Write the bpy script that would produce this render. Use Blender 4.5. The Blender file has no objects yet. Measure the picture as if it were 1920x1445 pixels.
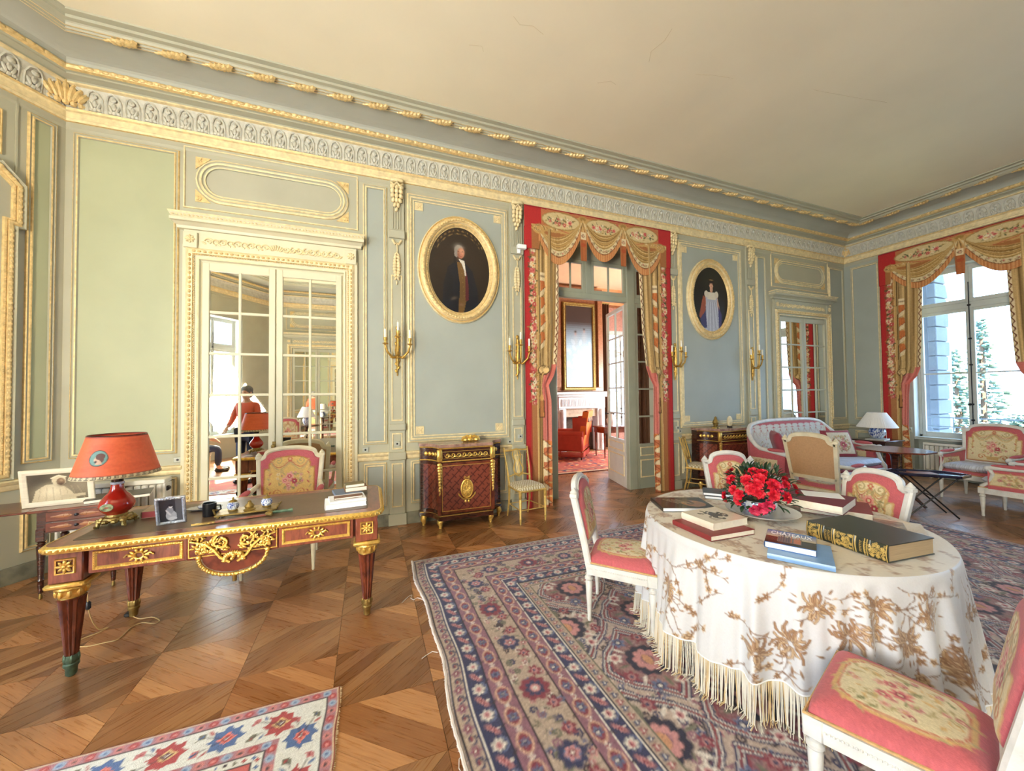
import bpy, math, random
import numpy as np
from mathutils import Vector, Matrix

random.seed(7)
RNG = np.random.RandomState(5)
scene = bpy.context.scene
COL = scene.collection
PI = math.pi

# ------------------------------------------------------------------ camera
def make_camera():
 f, yaw, p, r = 704.42, .366006, .022515, -.010404
 fw = np.array([math.sin(yaw) * math.cos(p), math.cos(yaw) * math.cos(p), math.sin(p)])
 rt = np.array([math.cos(yaw), -math.sin(yaw), 0.])
 up = np.cross(rt, fw)
 c, s = math.cos(r), math.sin(r)
 rt, up = c * rt + s * up, -s * rt + c * up
 cd = bpy.data.cameras.new('camera')
 cd.sensor_width = 36.0
 cd.sensor_fit = 'HORIZONTAL'
 cd.lens = 36.0 * f / 1920.0
 cd.clip_start = .05
 cd.clip_end = 300
 co = bpy.data.objects.new('camera', cd)
 COL.objects.link(co)
 m = Matrix(((rt[0], up[0], -fw[0], 0), (rt[1], up[1], -fw[1], 0), (rt[2], up[2], -fw[2], 1.6), (0, 0, 0, 1)))
 co.matrix_world = m
 scene.camera = co
make_camera()

# ------------------------------------------------------------------ world, sun, window light, exposure
EXPOSURE = -.38
SKY = 17.0
w = bpy.data.worlds.new('world')
scene.world = w
w.use_nodes = True
nt = w.node_tree
bg = nt.nodes['Background']
bg.inputs[0].default_value = (.42, .67, 1.0, 1)
bg.inputs[1].default_value = SKY

sd = bpy.data.lights.new('sun', 'SUN')
sd.energy = 120
sd.color = (1, .90, .66)
sd.angle = math.radians(.6)
so = bpy.data.objects.new('sun', sd)
COL.objects.link(so)
sdir = Vector((.31, .95, -.95))
so.rotation_euler = sdir.to_track_quat('-Z', 'Y').to_euler()
so.location = (-6, -8, 9)

def window_light(name, loc, direction, w_, h_, power, color):
 """daylight entering one of the room's windows, a lamp the size of the opening set in its plane"""
 ld = bpy.data.lights.new(name, 'AREA')
 ld.shape = 'RECTANGLE'
 ld.size = w_
 ld.size_y = h_
 ld.energy = power
 ld.color = color
 o = bpy.data.objects.new(name, ld)
 COL.objects.link(o)
 d = Vector(direction)
 o.location = loc
 o.rotation_euler = d.to_track_quat('-Z', 'Z').to_euler()
 return o
window_light('window_daylight_bay_rear', (-3.92, -2.25, 2.2), (.45, .85, .3), 1.2, 3.0, 1120, (1, .90, .66))
window_light('window_daylight_bay_left', (-4.75, .85, 2.2), (1, 0, .05), 1.4, 3.2, 380, (.70, .85, 1))
window_light('window_daylight_right_rear', (9.86, -1.0, 2.1), (-1, 0, 0), 1.2, 2.8, 280, (.30, .56, 1))
window_light('window_daylight_salon', (8.25, 7.5, 2.0), (-1, .25, -.15), 1.4, 2.6, 680, (1, .93, .84))

def window_portal(name, loc, direction, w_, h_):
 ld = bpy.data.lights.new(name, 'AREA')
 ld.shape = 'RECTANGLE'
 ld.size = w_
 ld.size_y = h_
 ld.cycles.is_portal = True
 o = bpy.data.objects.new(name, ld)
 COL.objects.link(o)
 o.location = loc
 o.rotation_euler = Vector(direction).to_track_quat('-Z', 'Z').to_euler()
window_portal('window_portal_right', (9.75, 3.2, 2.2), (-1, 0, 0), 1.5, 3.2)

scene.view_settings.view_transform = 'Standard'
scene.view_settings.look = 'None'
scene.view_settings.gamma = 1
scene.view_settings.use_curve_mapping = False
scene.view_settings.exposure = EXPOSURE

# ------------------------------------------------------------------ materials
def L1(v):
 v /= 255.0
 return v / 12.92 if v <= .04045 else ((v + .055) / 1.055) ** 2.4
def S(r, g, b):
 return (L1(r), L1(g), L1(b))
MATS = {}
def mat(name, col, rough=.5, metal=0., var=.12, scale=6., bump=0., bscale=40., coat=0., stretch=(1, 1, 1), spec=.5, emit=0.):
 """principled material with procedural colour variation and fine relief"""
 if name in MATS:
  return MATS[name]
 m = bpy.data.materials.new(name)
 m.use_nodes = True
 nt = m.node_tree
 b = nt.nodes['Principled BSDF']
 b.inputs['Roughness'].default_value = rough
 b.inputs['Metallic'].default_value = metal
 b.inputs['Coat Weight'].default_value = coat
 b.inputs['Coat Roughness'].default_value = .12
 b.inputs['Specular IOR Level'].default_value = spec
 tc = nt.nodes.new('ShaderNodeTexCoord')
 mp = nt.nodes.new('ShaderNodeMapping')
 mp.inputs['Scale'].default_value = stretch
 nt.links.new(tc.outputs['Object'], mp.inputs[0])
 if var > 0:
  n = nt.nodes.new('ShaderNodeTexNoise')
  n.inputs['Scale'].default_value = scale
  n.inputs['Detail'].default_value = 6
  nt.links.new(mp.outputs[0], n.inputs['Vector'])
  r = nt.nodes.new('ShaderNodeValToRGB')
  r.color_ramp.elements[0].position = .3
  r.color_ramp.elements[1].position = .7
  r.color_ramp.elements[0].color = tuple(c * (1 - var) for c in col) + (1,)
  r.color_ramp.elements[1].color = tuple(min(1, c * (1 + var)) for c in col) + (1,)
  nt.links.new(n.outputs['Fac'], r.inputs[0])
  nt.links.new(r.outputs[0], b.inputs['Base Color'])
 else:
  b.inputs['Base Color'].default_value = tuple(col) + (1,)
 if bump > 0:
  n2 = nt.nodes.new('ShaderNodeTexNoise')
  n2.inputs['Scale'].default_value = bscale
  n2.inputs['Detail'].default_value = 4
  nt.links.new(mp.outputs[0], n2.inputs['Vector'])
  bp = nt.nodes.new('ShaderNodeBump')
  bp.inputs['Strength'].default_value = bump
  bp.inputs['Distance'].default_value = .02
  nt.links.new(n2.outputs['Fac'], bp.inputs['Height'])
  nt.links.new(bp.outputs[0], b.inputs['Normal'])
 if emit > 0:
  b.inputs['Emission Color'].default_value = tuple(col) + (1,)
  b.inputs['Emission Strength'].default_value = emit
 MATS[name] = m
 return m

def cmat(name, rough=.85, bump=.15, bscale=220., coat=0., sheen=0., amp=.14):
 """woven or painted decoration: colour comes with the mesh, weave relief from noise"""
 if name in MATS:
  return MATS[name]
 m = bpy.data.materials.new(name)
 m.use_nodes = True
 nt = m.node_tree
 b = nt.nodes['Principled BSDF']
 b.inputs['Roughness'].default_value = rough
 b.inputs['Coat Weight'].default_value = coat
 b.inputs['Sheen Weight'].default_value = sheen
 a = nt.nodes.new('ShaderNodeAttribute')
 a.attribute_name = 'Col'
 tc = nt.nodes.new('ShaderNodeTexCoord')
 n = nt.nodes.new('ShaderNodeTexNoise')
 n.inputs['Scale'].default_value = bscale
 n.inputs['Detail'].default_value = 3
 nt.links.new(tc.outputs['Object'], n.inputs['Vector'])
 mr = nt.nodes.new('ShaderNodeMapRange')
 mr.inputs['To Min'].default_value = 1 - amp
 mr.inputs['To Max'].default_value = 1 + amp
 nt.links.new(n.outputs['Fac'], mr.inputs['Value'])
 mx = nt.nodes.new('ShaderNodeVectorMath')
 mx.operation = 'SCALE'
 nt.links.new(a.outputs['Color'], mx.inputs[0])
 nt.links.new(mr.outputs[0], mx.inputs['Scale'])
 nt.links.new(mx.outputs[0], b.inputs['Base Color'])
 if bump > 0:
  bp = nt.nodes.new('ShaderNodeBump')
  bp.inputs['Strength'].default_value = bump
  bp.inputs['Distance'].default_value = .01
  nt.links.new(n.outputs['Fac'], bp.inputs['Height'])
  nt.links.new(bp.outputs[0], b.inputs['Normal'])
 MATS[name] = m
 return m

def wood(name, c0, c1, rough=.3, coat=.3, grain=(1, 12, 1), scale=5.):
 if name in MATS:
  return MATS[name]
 m = bpy.data.materials.new(name)
 m.use_nodes = True
 nt = m.node_tree
 b = nt.nodes['Principled BSDF']
 b.inputs['Roughness'].default_value = rough
 b.inputs['Coat Weight'].default_value = coat
 b.inputs['Coat Roughness'].default_value = .15
 tc = nt.nodes.new('ShaderNodeTexCoord')
 mp = nt.nodes.new('ShaderNodeMapping')
 mp.inputs['Scale'].default_value = grain
 n = nt.nodes.new('ShaderNodeTexNoise')
 n.inputs['Scale'].default_value = scale
 n.inputs['Detail'].default_value = 8
 n.inputs['Distortion'].default_value = .6
 r = nt.nodes.new('ShaderNodeValToRGB')
 r.color_ramp.elements[0].position = .32
 r.color_ramp.elements[1].position = .68
 r.color_ramp.elements[0].color = tuple(c0) + (1,)
 r.color_ramp.elements[1].color = tuple(c1) + (1,)
 nt.links.new(tc.outputs['Object'], mp.inputs[0])
 nt.links.new(mp.outputs[0], n.inputs['Vector'])
 nt.links.new(n.outputs['Fac'], r.inputs[0])
 nt.links.new(r.outputs[0], b.inputs['Base Color'])
 bp = nt.nodes.new('ShaderNodeBump')
 bp.inputs['Strength'].default_value = .06
 bp.inputs['Distance'].default_value = .01
 nt.links.new(n.outputs['Fac'], bp.inputs['Height'])
 nt.links.new(bp.outputs[0], b.inputs['Normal'])
 MATS[name] = m
 return m

def glass(name, tint=(1, 1, 1), alpha=.12):
 if name in MATS:
  return MATS[name]
 m = bpy.data.materials.new(name)
 m.use_nodes = True
 nt = m.node_tree
 for n in list(nt.nodes):
  nt.nodes.remove(n)
 o = nt.nodes.new('ShaderNodeOutputMaterial')
 t = nt.nodes.new('ShaderNodeBsdfTransparent')
 t.inputs[0].default_value = tuple(tint) + (1,)
 g = nt.nodes.new('ShaderNodeBsdfGlossy')
 g.inputs['Roughness'].default_value = .02
 fr = nt.nodes.new('ShaderNodeFresnel')
 fr.inputs[0].default_value = 1.45
 mx = nt.nodes.new('ShaderNodeMixShader')
 ge = nt.nodes.new('ShaderNodeNewGeometry')
 sb = nt.nodes.new('ShaderNodeMath')
 sb.operation = 'SUBTRACT'
 sb.use_clamp = True
 nt.links.new(fr.outputs[0], sb.inputs[0])
 nt.links.new(ge.outputs['Backfacing'], sb.inputs[1])
 nt.links.new(sb.outputs[0], mx.inputs[0])
 nt.links.new(t.outputs[0], mx.inputs[1])
 nt.links.new(g.outputs[0], mx.inputs[2])
 nt.links.new(mx.outputs[0], o.inputs[0])
 MATS[name] = m
 return m

GREEN = mat('panel_green_paint', S(172, 176, 144), .55, var=.05, scale=2.2, bump=.04, bscale=25)
STILE = mat('stile_grey_paint', S(174, 172, 152), .55, var=.05, scale=2.5, bump=.04, bscale=25)
BLUEG = mat('panel_grey_blue_paint', S(162, 168, 160), .55, var=.05, scale=2.2, bump=.04, bscale=25)
CREAM = mat('cream_door_paint', S(214, 208, 180), .45, var=.04, scale=3)
GILT = mat('gilt_paint', S(222, 194, 138), .45, metal=.2, var=.2, scale=30, bump=.15, bscale=90)
PGILT = mat('pale_gilt_paint', S(228, 210, 166), .5, metal=.08, var=.16, scale=20, bump=.1, bscale=90)
BRASS = mat('ormolu_brass', S(232, 194, 104), .3, metal=.75, var=.2, scale=40, bump=.2, bscale=120)
OLDBRASS = mat('tarnished_brass', S(150, 126, 72), .4, metal=.8, var=.35, scale=30, bump=.25, bscale=90)
STUCCO = mat('grey_stucco', S(198, 196, 184), .6, var=.15, scale=18, bump=.12, bscale=60)
COVE = mat('cove_grey_paint', S(172, 174, 164), .6, var=.06, scale=1.6)
CEIL = mat('ceiling_plaster', S(234, 224, 198), .7, var=.05, scale=.8, bump=.05, bscale=8)
MARBLE = mat('mottled_skirting_marble', S(116, 114, 98), .45, var=.45, scale=9, bump=.1)
MIRROR = mat('mirror_glass', (.86, .85, .78), .015, metal=1., var=0)
GLASS = glass('clear_glass')
WHITEP = mat('white_chair_paint', S(214, 214, 212), .45, var=.12, scale=14, bump=.12, bscale=60)
CREAMP = mat('cream_chair_paint', S(214, 204, 176), .45, var=.1, scale=14, bump=.1, bscale=60)
MAHOG = wood('mahogany', S(70, 28, 18), S(120, 58, 38), .25, .4, (2, 14, 2))
DARKW = wood('dark_mahogany', S(40, 18, 14), S(74, 36, 26), .25, .4, (2, 2, 9))
KINGW = wood('kingwood', S(104, 50, 36), S(150, 84, 62), .28, .4, (9, 2, 2))
BLACKM = mat('black_metal', (.012, .012, .016), .35, metal=.3, var=.1)
PAPER = mat('book_paper', S(236, 230, 214), .8, var=.06, scale=40)
WHITEPAPER = mat('white_paper', S(240, 242, 246), .7, var=.03)

# ------------------------------------------------------------------ mesh builder
class MB:
 def __init__(s, T=None):
  s.v, s.f, s.m, s.T, s.mi = [], [], [], T, 0
 def add(s, vs, fs, mi=None):
  b = len(s.v)
  if s.T is not None:
   T = s.T
   vs = [T @ Vector(p) for p in vs]
  s.v.extend([tuple(p) for p in vs])
  k = s.mi if mi is None else mi
  for f in fs:
   s.f.append(tuple(i + b for i in f))
   s.m.append(k)
  return s
 def box(s, x0, x1, y0, y1, z0, z1, bev=0., mi=None):
  if bev <= 0:
   v = [(x0, y0, z0), (x1, y0, z0), (x1, y1, z0), (x0, y1, z0), (x0, y0, z1), (x1, y0, z1), (x1, y1, z1), (x0, y1, z1)]
   f = [(0, 3, 2, 1), (4, 5, 6, 7), (0, 1, 5, 4), (1, 2, 6, 5), (2, 3, 7, 6), (3, 0, 4, 7)]
   return s.add(v, f, mi)
  b = min(bev, (x1 - x0) * .49, (y1 - y0) * .49, (z1 - z0) * .49)
  rect = lambda i, z: [(x0 + i, y0, z), (x1 - i, y0, z), (x1, y0 + i, z), (x1, y1 - i, z), (x1 - i, y1, z), (x0 + i, y1, z), (x0, y1 - i, z), (x0, y0 + i, z)]
  ins = lambda z: [(x0 + b, y0 + b, z), (x1 - b, y0 + b, z), (x1 - b, y0 + b, z), (x1 - b, y1 - b, z), (x1 - b, y1 - b, z), (x0 + b, y1 - b, z), (x0 + b, y1 - b, z), (x0 + b, y0 + b, z)]
  v = [(x0 + b, y0 + b, z0), (x1 - b, y0 + b, z0), (x1 - b, y1 - b, z0), (x0 + b, y1 - b, z0)] + rect(b, z0 + b) + rect(b, z1 - b) + \
   [(x0 + b, y0 + b, z1), (x1 - b, y0 + b, z1), (x1 - b, y1 - b, z1), (x0 + b, y1 - b, z1)]
  f = [(3, 2, 1, 0), (20, 21, 22, 23)]
  for i in range(8):
   j = (i + 1) % 8
   f.append((4 + i, 4 + j, 12 + j, 12 + i))
  for k, (a, c) in enumerate(((0, 1), (2, 3), (4, 5), (6, 7))):
   n = (k + 1) % 4
   f.append((k, n, 4 + c, 4 + a))
   f.append((12 + a, 12 + c, 20 + n, 20 + k))
   f.append((n, 4 + (c + 1) % 8, 4 + c))
   f.append((12 + c, 12 + (c + 1) % 8, 20 + n))
  return s.add(v, f, mi)
 def prism(s, poly, z0, z1, mi=None):
  n = len(poly)
  v = [(p[0], p[1], z0) for p in poly] + [(p[0], p[1], z1) for p in poly]
  f = [tuple(range(n - 1, -1, -1)), tuple(range(n, 2 * n))]
  f += [(i, (i + 1) % n, n + (i + 1) % n, n + i) for i in range(n)]
  return s.add(v, f, mi)
 def lathe(s, prof, n=20, c=(0, 0, 0), mi=None, flute=0, fd=.0, frange=None, sx=1., sy=1.):
  """prof: (radius, z) from bottom to top"""
  v, f = [], []
  for (r, z) in prof:
   for i in range(n):
    a = 2 * PI * i / n
    rr = r
    if flute and frange and frange[0] <= z <= frange[1]:
     rr = r * (1 - fd * (.5 + .5 * math.cos(flute * a)))
    v.append((c[0] + rr * math.cos(a) * sx, c[1] + rr * math.sin(a) * sy, c[2] + z))
  for k in range(len(prof) - 1):
   for i in range(n):
    j = (i + 1) % n
    f.append((k * n + i, k * n + j, (k + 1) * n + j, (k + 1) * n + i))
  f.append(tuple(range(n - 1, -1, -1)))
  f.append(tuple((len(prof) - 1) * n + i for i in range(n)))
  return s.add(v, f, mi)
 def tube(s, pts, r, n=8, closed=False, mi=None, flat=1.):
  pts = [Vector(p) for p in pts]
  N = len(pts)
  rs = r if isinstance(r, (list, tuple)) else [r] * N
  v, f = [], []
  up = None
  for i in range(N):
   a = pts[(i - 1) % N] if (closed or i > 0) else pts[i]
   b = pts[(i + 1) % N] if (closed or i < N - 1) else pts[i]
   t = (b - a)
   t = t.normalized() if t.length > 1e-9 else Vector((0, 0, 1))
   if up is None:
    up = Vector((0, 0, 1)) if abs(t.z) < .9 else Vector((1, 0, 0))
   x = t.cross(up)
   x = x.normalized() if x.length > 1e-6 else t.orthogonal().normalized()
   up = x.cross(t).normalized()
   for k in range(n):
    an = 2 * PI * k / n
    v.append(pts[i] + x * (rs[i] * math.cos(an)) + up * (rs[i] * flat * math.sin(an)))
  M = N if closed else N - 1
  for i in range(M):
   j = (i + 1) % N
   for k in range(n):
    l = (k + 1) % n
    f.append((i * n + k, i * n + l, j * n + l, j * n + k))
  if not closed:
   f.append(tuple(range(n - 1, -1, -1)))
   f.append(tuple((N - 1) * n + k for k in range(n)))
  return s.add(v, f, mi)
 def sweep(s, pts, prof, side=(0, 1, 0), mi=None, closed=False):
  """rigid sweep of a closed 2-D profile (a along in-plane normal, b along side)"""
  pts = [Vector(p) for p in pts]
  sd = Vector(side).normalized()
  N, n = len(pts), len(prof)
  v, f = [], []
  for i in range(N):
   a = pts[(i - 1) % N] if (closed or i > 0) else pts[i]
   b = pts[(i + 1) % N] if (closed or i < N - 1) else pts[i]
   t1 = (pts[i] - a)
   t2 = (b - pts[i])
   t1 = t1.normalized() if t1.length > 1e-9 else t2.normalized()
   t2 = t2.normalized() if t2.length > 1e-9 else t1
   t = (t1 + t2).normalized()
   nn = t.cross(sd).normalized()
   k = 1 / max(.35, t.dot(t1))
   for (p, q) in prof:
    v.append(pts[i] + nn * (p * k) + sd * q)
  for i in range(N if closed else N - 1):
   j = (i + 1) % N
   for k in range(n):
    l = (k + 1) % n
    f.append((i * n + k, i * n + l, j * n + l, j * n + k))
  if not closed:
   f.append(tuple(range(n - 1, -1, -1)))
   f.append(tuple((N - 1) * n + k for k in range(n)))
  return s.add(v, f, mi)
 def loop(s, path, prof, mis=None):
  """mitred moulding round a closed counter-clockwise path in local xy; prof = (inset, height)"""
  N = len(path)
  mv = []
  for i in range(N):
   p0, p1, p2 = (Vector(path[(i + k) % N][:2]) for k in (-1, 0, 1))
   t1, t2 = (p1 - p0).normalized(), (p2 - p1).normalized()
   n1, n2 = Vector((-t1.y, t1.x)), Vector((-t2.y, t2.x))
   m = n1 + n2
   mv.append(m / max(.2, m.dot(n1)))
  v = []
  for (o, h) in prof:
   for i in range(N):
    v.append((path[i][0] + mv[i].x * o, path[i][1] + mv[i].y * o, h))
  for k in range(len(prof) - 1):
   b = len(s.v)
   vs = v[k * N:(k + 2) * N]
   fs = [(i, (i + 1) % N, N + (i + 1) % N, N + i) for i in range(N)]
   s.add(vs, fs, None if mis is None else mis[k % len(mis)])
  return s
 def ell(s, c, r, n=8, m=5, mi=None, R=None):
  v, f = [], []
  for j in range(m + 1):
   ph = PI * j / m - PI / 2
   for i in range(n):
    a = 2 * PI * i / n
    p = Vector((r[0] * math.cos(ph) * math.cos(a), r[1] * math.cos(ph) * math.sin(a), r[2] * math.sin(ph)))
    if R is not None:
     p = R @ p
    v.append((p.x + c[0], p.y + c[1], p.z + c[2]))
  for j in range(m):
   for i in range(n):
    k = (i + 1) % n
    f.append((j * n + i, j * n + k, (j + 1) * n + k, (j + 1) * n + i))
  return s.add(v, f, mi)
 def grid(s, fn, nu, nv, mi=None, closeu=False):
  v = [fn(i / nu, j / nv) for j in range(nv + 1) for i in range(nu if closeu else nu + 1)]
  W = nu if closeu else nu + 1
  f = []
  for j in range(nv):
   for i in range(nu):
    k = (i + 1) % W
    f.append((j * W + i, j * W + k, (j + 1) * W + k, (j + 1) * W + i))
  return s.add(v, f, mi)
 def mesh(s, name, mats, smooth=38):
  me = bpy.data.meshes.new(name)
  me.from_pydata(s.v, [], s.f)
  for m in (mats if isinstance(mats, (list, tuple)) else [mats]):
   me.materials.append(m)
  me.polygons.foreach_set('material_index', s.m)
  if smooth:
   me.polygons.foreach_set('use_smooth', [True] * len(me.polygons))
   me.set_sharp_from_angle(angle=math.radians(smooth))
  me.update()
  return me
 def build(s, name, mats, parent=None, smooth=38):
  return link(name, s.mesh(name, mats, smooth), parent)

def link(name, me, parent=None, loc=None, rot=None, scale=None):
 o = bpy.data.objects.new(name, me)
 COL.objects.link(o)
 o.parent = parent
 if loc is not None:
  o.location = loc
 if rot is not None:
  o.rotation_euler = rot
 if scale is not None:
  o.scale = scale
 return o
def tag(o, label=None, cat=None, group=None, kind=None):
 if label:
  o['label'] = label
 if cat:
  o['category'] = cat
 if group:
  o['group'] = group
 if kind:
  o['kind'] = kind
 return o
def thing(name, label, cat, loc=(0, 0, 0), rz=0., group=None):
 o = bpy.data.objects.new(name, None)
 o.empty_display_size = .1
 COL.objects.link(o)
 o.location = loc
 o.rotation_euler = (0, 0, rz)
 return tag(o, label, cat, group)
def copy_tree(o, parent=None):
 c = o.copy()
 COL.objects.link(c)
 c.parent = parent
 for ch in list(o.children):
  copy_tree(ch, c)
 return c
def cgrid(name, P, C, m, parent=None, flip=False, thick=0.):
 """surface from a (rows, cols, 3) array of points with a colour for each point"""
 if thick < 0:      # pile rug: turn the rim down to the floor
  P = np.pad(P, ((1, 1), (1, 1), (0, 0)), 'edge')
  C = np.pad(C, ((1, 1), (1, 1), (0, 0)), 'edge')
  for sl in (np.s_[0, :], np.s_[-1, :], np.s_[:, 0], np.s_[:, -1]):
   P[sl + (2,)] += thick
 nv, nu = P.shape[:2]
 me = bpy.data.meshes.new(name)
 idx = np.arange(nu * nv).reshape(nv, nu)
 a, b, c, d = idx[:-1, :-1], idx[:-1, 1:], idx[1:, 1:], idx[1:, :-1]
 q = np.stack([a, b, c, d] if not flip else [a, d, c, b], -1).reshape(-1, 4)
 me.from_pydata(P.reshape(-1, 3).tolist(), [], q.tolist())
 ca = me.color_attributes.new('Col', 'FLOAT_COLOR', 'POINT')
 cc = np.ones((nu * nv, 4), np.float32)
 cc[:, :3] = C.reshape(-1, 3)
 ca.data.foreach_set('color', cc.ravel())
 me.materials.append(m)
 me.polygons.foreach_set('use_smooth', [True] * len(me.polygons))
 me.update()
 o = link(name, me, parent)
 if thick > 0:
  md = o.modifiers.new('thickness', 'SOLIDIFY')
  md.thickness = thick
  md.offset = -1
 return o

# ------------------------------------------------------------------ canvas for woven and painted decoration
class Cv:
 def __init__(s, x0, y0, w_, h_, px, col):
  s.x0, s.y0, s.px = x0, y0, px
  s.nx, s.ny = int(round(w_ / px)) + 1, int(round(h_ / px)) + 1
  s.a = np.empty((s.ny, s.nx, 3), np.float32)
  s.a[:] = col
  s.X = x0 + np.arange(s.nx) * px
  s.Y = y0 + np.arange(s.ny) * px
 def win(s, xa, xb, ya, yb):
  i0 = max(0, int((xa - s.x0) / s.px))
  i1 = min(s.nx, int((xb - s.x0) / s.px) + 2)
  j0 = max(0, int((ya - s.y0) / s.px))
  j1 = min(s.ny, int((yb - s.y0) / s.px) + 2)
  if i0 >= i1 or j0 >= j1:
   return None
  return slice(j0, j1), slice(i0, i1), s.X[None, i0:i1], s.Y[j0:j1, None]
 def put(s, sl, cov, col):
  r = s.a[sl[0], sl[1]]
  r += (np.asarray(col, np.float32) - r) * np.clip(cov, 0, 1)[..., None]
 def ell(s, cx, cy, rx, ry, col, ang=0., alpha=1.):
  R = max(rx, ry) + s.px
  q = s.win(cx - R, cx + R, cy - R, cy + R)
  if q is None:
   return
  x, y = q[2] - cx, q[3] - cy
  c, sn = math.cos(ang), math.sin(ang)
  u, v = (x * c + y * sn) / rx, (-x * sn + y * c) / ry
  t = np.sqrt(u * u + v * v)
  s.put(q, np.clip((1 - t) * min(rx, ry) / s.px + .5, 0, 1) * alpha, col)
 def soft(s, cx, cy, rx, ry, col, alpha=1., ang=0.):
  R = 2.2 * max(rx, ry)
  q = s.win(cx - R, cx + R, cy - R, cy + R)
  if q is None:
   return
  x, y = q[2] - cx, q[3] - cy
  c, sn = math.cos(ang), math.sin(ang)
  s.put(q, alpha * np.exp(-((x * c + y * sn) / rx) ** 2 - ((-x * sn + y * c) / ry) ** 2), col)
 def line(s, pts, w_, col, alpha=1.):
  for (a, b) in zip(pts[:-1], pts[1:]):
   q = s.win(min(a[0], b[0]) - w_, max(a[0], b[0]) + w_, min(a[1], b[1]) - w_, max(a[1], b[1]) + w_)
   if q is None:
    continue
   dx, dy = b[0] - a[0], b[1] - a[1]
   l2 = dx * dx + dy * dy + 1e-12
   t = np.clip(((q[2] - a[0]) * dx + (q[3] - a[1]) * dy) / l2, 0, 1)
   d = np.hypot(q[2] - a[0] - t * dx, q[3] - a[1] - t * dy)
   s.put(q, np.clip((w_ / 2 - d) / s.px + .5, 0, 1) * alpha, col)
 def poly(s, pts, col, alpha=1.):
  xs, ys = [p[0] for p in pts], [p[1] for p in pts]
  q = s.win(min(xs), max(xs), min(ys), max(ys))
  if q is None:
   return
  x = np.broadcast_to(q[2], (q[3].shape[0], q[2].shape[1]))
  y = np.broadcast_to(q[3], x.shape)
  ins = np.zeros(x.shape, bool)
  n = len(pts)
  for i in range(n):
   (xa, ya), (xb, yb) = pts[i], pts[(i + 1) % n]
   if ya == yb:
    continue
   ins ^= ((ya > y) != (yb > y)) & (x < (xb - xa) * (y - ya) / (yb - ya) + xa)
  s.put(q, ins * alpha, col)
 def rect(s, xa, xb, ya, yb, col, alpha=1.):
  q = s.win(xa, xb, ya, yb)
  if q is not None:
   m = (q[2] >= xa) & (q[2] <= xb) & (q[3] >= ya) & (q[3] <= yb)
   s.put(q, m * alpha, col)
 def flower(s, cx, cy, r, cols, n=6, a0=0.):
  for k in range(n):
   a = a0 + 2 * PI * k / n
   s.ell(cx + r * .58 * math.cos(a), cy + r * .58 * math.sin(a), r * .46, r * .3, cols[0], a)
  s.ell(cx, cy, r * .5, r * .5, cols[1])
  s.ell(cx, cy, r * .24, r * .24, cols[2])
 def leaf(s, cx, cy, r, a, col):
  s.ell(cx + r * math.cos(a), cy + r * math.sin(a), r, r * .34, col, a)
 def grain(s, amt, seed=0):
  g = np.random.RandomState(seed).normal(1, amt, s.a.shape[:2])
  s.a *= np.clip(g, .4, 1.6)[..., None]
  np.clip(s.a, 0, 1, s.a)
  return s
 def at(s, x, y):
  i = np.clip(np.rint((np.asarray(x) - s.x0) / s.px).astype(int), 0, s.nx - 1)
  j = np.clip(np.rint((np.asarray(y) - s.y0) / s.px).astype(int), 0, s.ny - 1)
  return s.a[j, i]

def arc(cx, cy, rx, ry, a0, a1, n=16):
 return [(cx + rx * math.cos(a0 + (a1 - a0) * i / n), cy + ry * math.sin(a0 + (a1 - a0) * i / n)) for i in range(n + 1)]
def spiral(cx, cy, r0, r1, a0, turns, n=22):
 return [(cx + (r0 + (r1 - r0) * i / n) * math.cos(a0 + turns * 2 * PI * i / n), cy + (r0 + (r1 - r0) * i / n) * math.sin(a0 + turns * 2 * PI * i / n)) for i in range(n + 1)]
def wallframe(o, u, n):
 return Matrix(((u[0], 0, n[0], o[0]), (u[1], 0, n[1], o[1]), (0, 1, 0, 0), (0, 0, 0, 1)))

# ================================================================== THE SETTING
YW, XW, XL, YR = 4.9, 9.5, -4.4, -3.2
ROOM = [(-2.74, YR), (XW, YR), (XW, YW), (-2.74, YW), (XL, 2.45), (XL, -.75)]
ZC = 4.92
def frame_between(p, q):
 d = Vector((q[0] - p[0], q[1] - p[1]))
 L = d.length
 u = d / L
 return wallframe(p, (u.x, u.y), (u.y, -u.x)), L
WA = wallframe((0, YW), (1, 0), (0, -1))
WR, LR = frame_between((XW, YW), (XW, YR))
WB, LB = frame_between((XW, YR), (-2.74, YR))
WC, LC = frame_between((-2.74, YR), (XL, -.75))
WL, LL = frame_between((XL, -.75), (XL, 2.45))
WD, LD = frame_between((XL, 2.45), (-2.74, YW))

def wall(name, W, u0, u1, openings, m, th=.3, top=4.98):
 b = MB(W)
 u = u0
 for (a, c, z0, z1) in sorted(openings):
  b.box(u, a, 0, top, -th, 0)
  if z0 > 0:
   b.box(a, c, 0, z0, -th, 0)
  b.box(a, c, z1, top, -th, 0)
  u = c
 b.box(u, u1, 0, top, -th, 0)
 return tag(b.build(name, m, None, 0), kind='structure')
wall_main = wall('wall_main', WA, -2.74 - .2, XW + .3, [(2.32, 4.62, 0, 3.9)], STILE)
wall_right = wall('wall_right', WR, 0, LR, [(1.02, 2.40, 0, 3.78), (5.28, 6.5, .72, 3.6)], BLUEG, .4)
wall_rear = wall('wall_rear', WB, -.2, LB + .2, [], STILE)
wall_bay_rear = wall('wall_bay_rear', WC, 0, LC, [(.86, 2.1, .6, 3.7)], STILE)
wall_bay_left = wall('wall_bay_left', WL, 0, LL, [(.9, 2.3, .5, 3.8)], STILE)
wall_bay_front = wall('wall_bay_front', WD, 0, LD, [], STILE)

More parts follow.
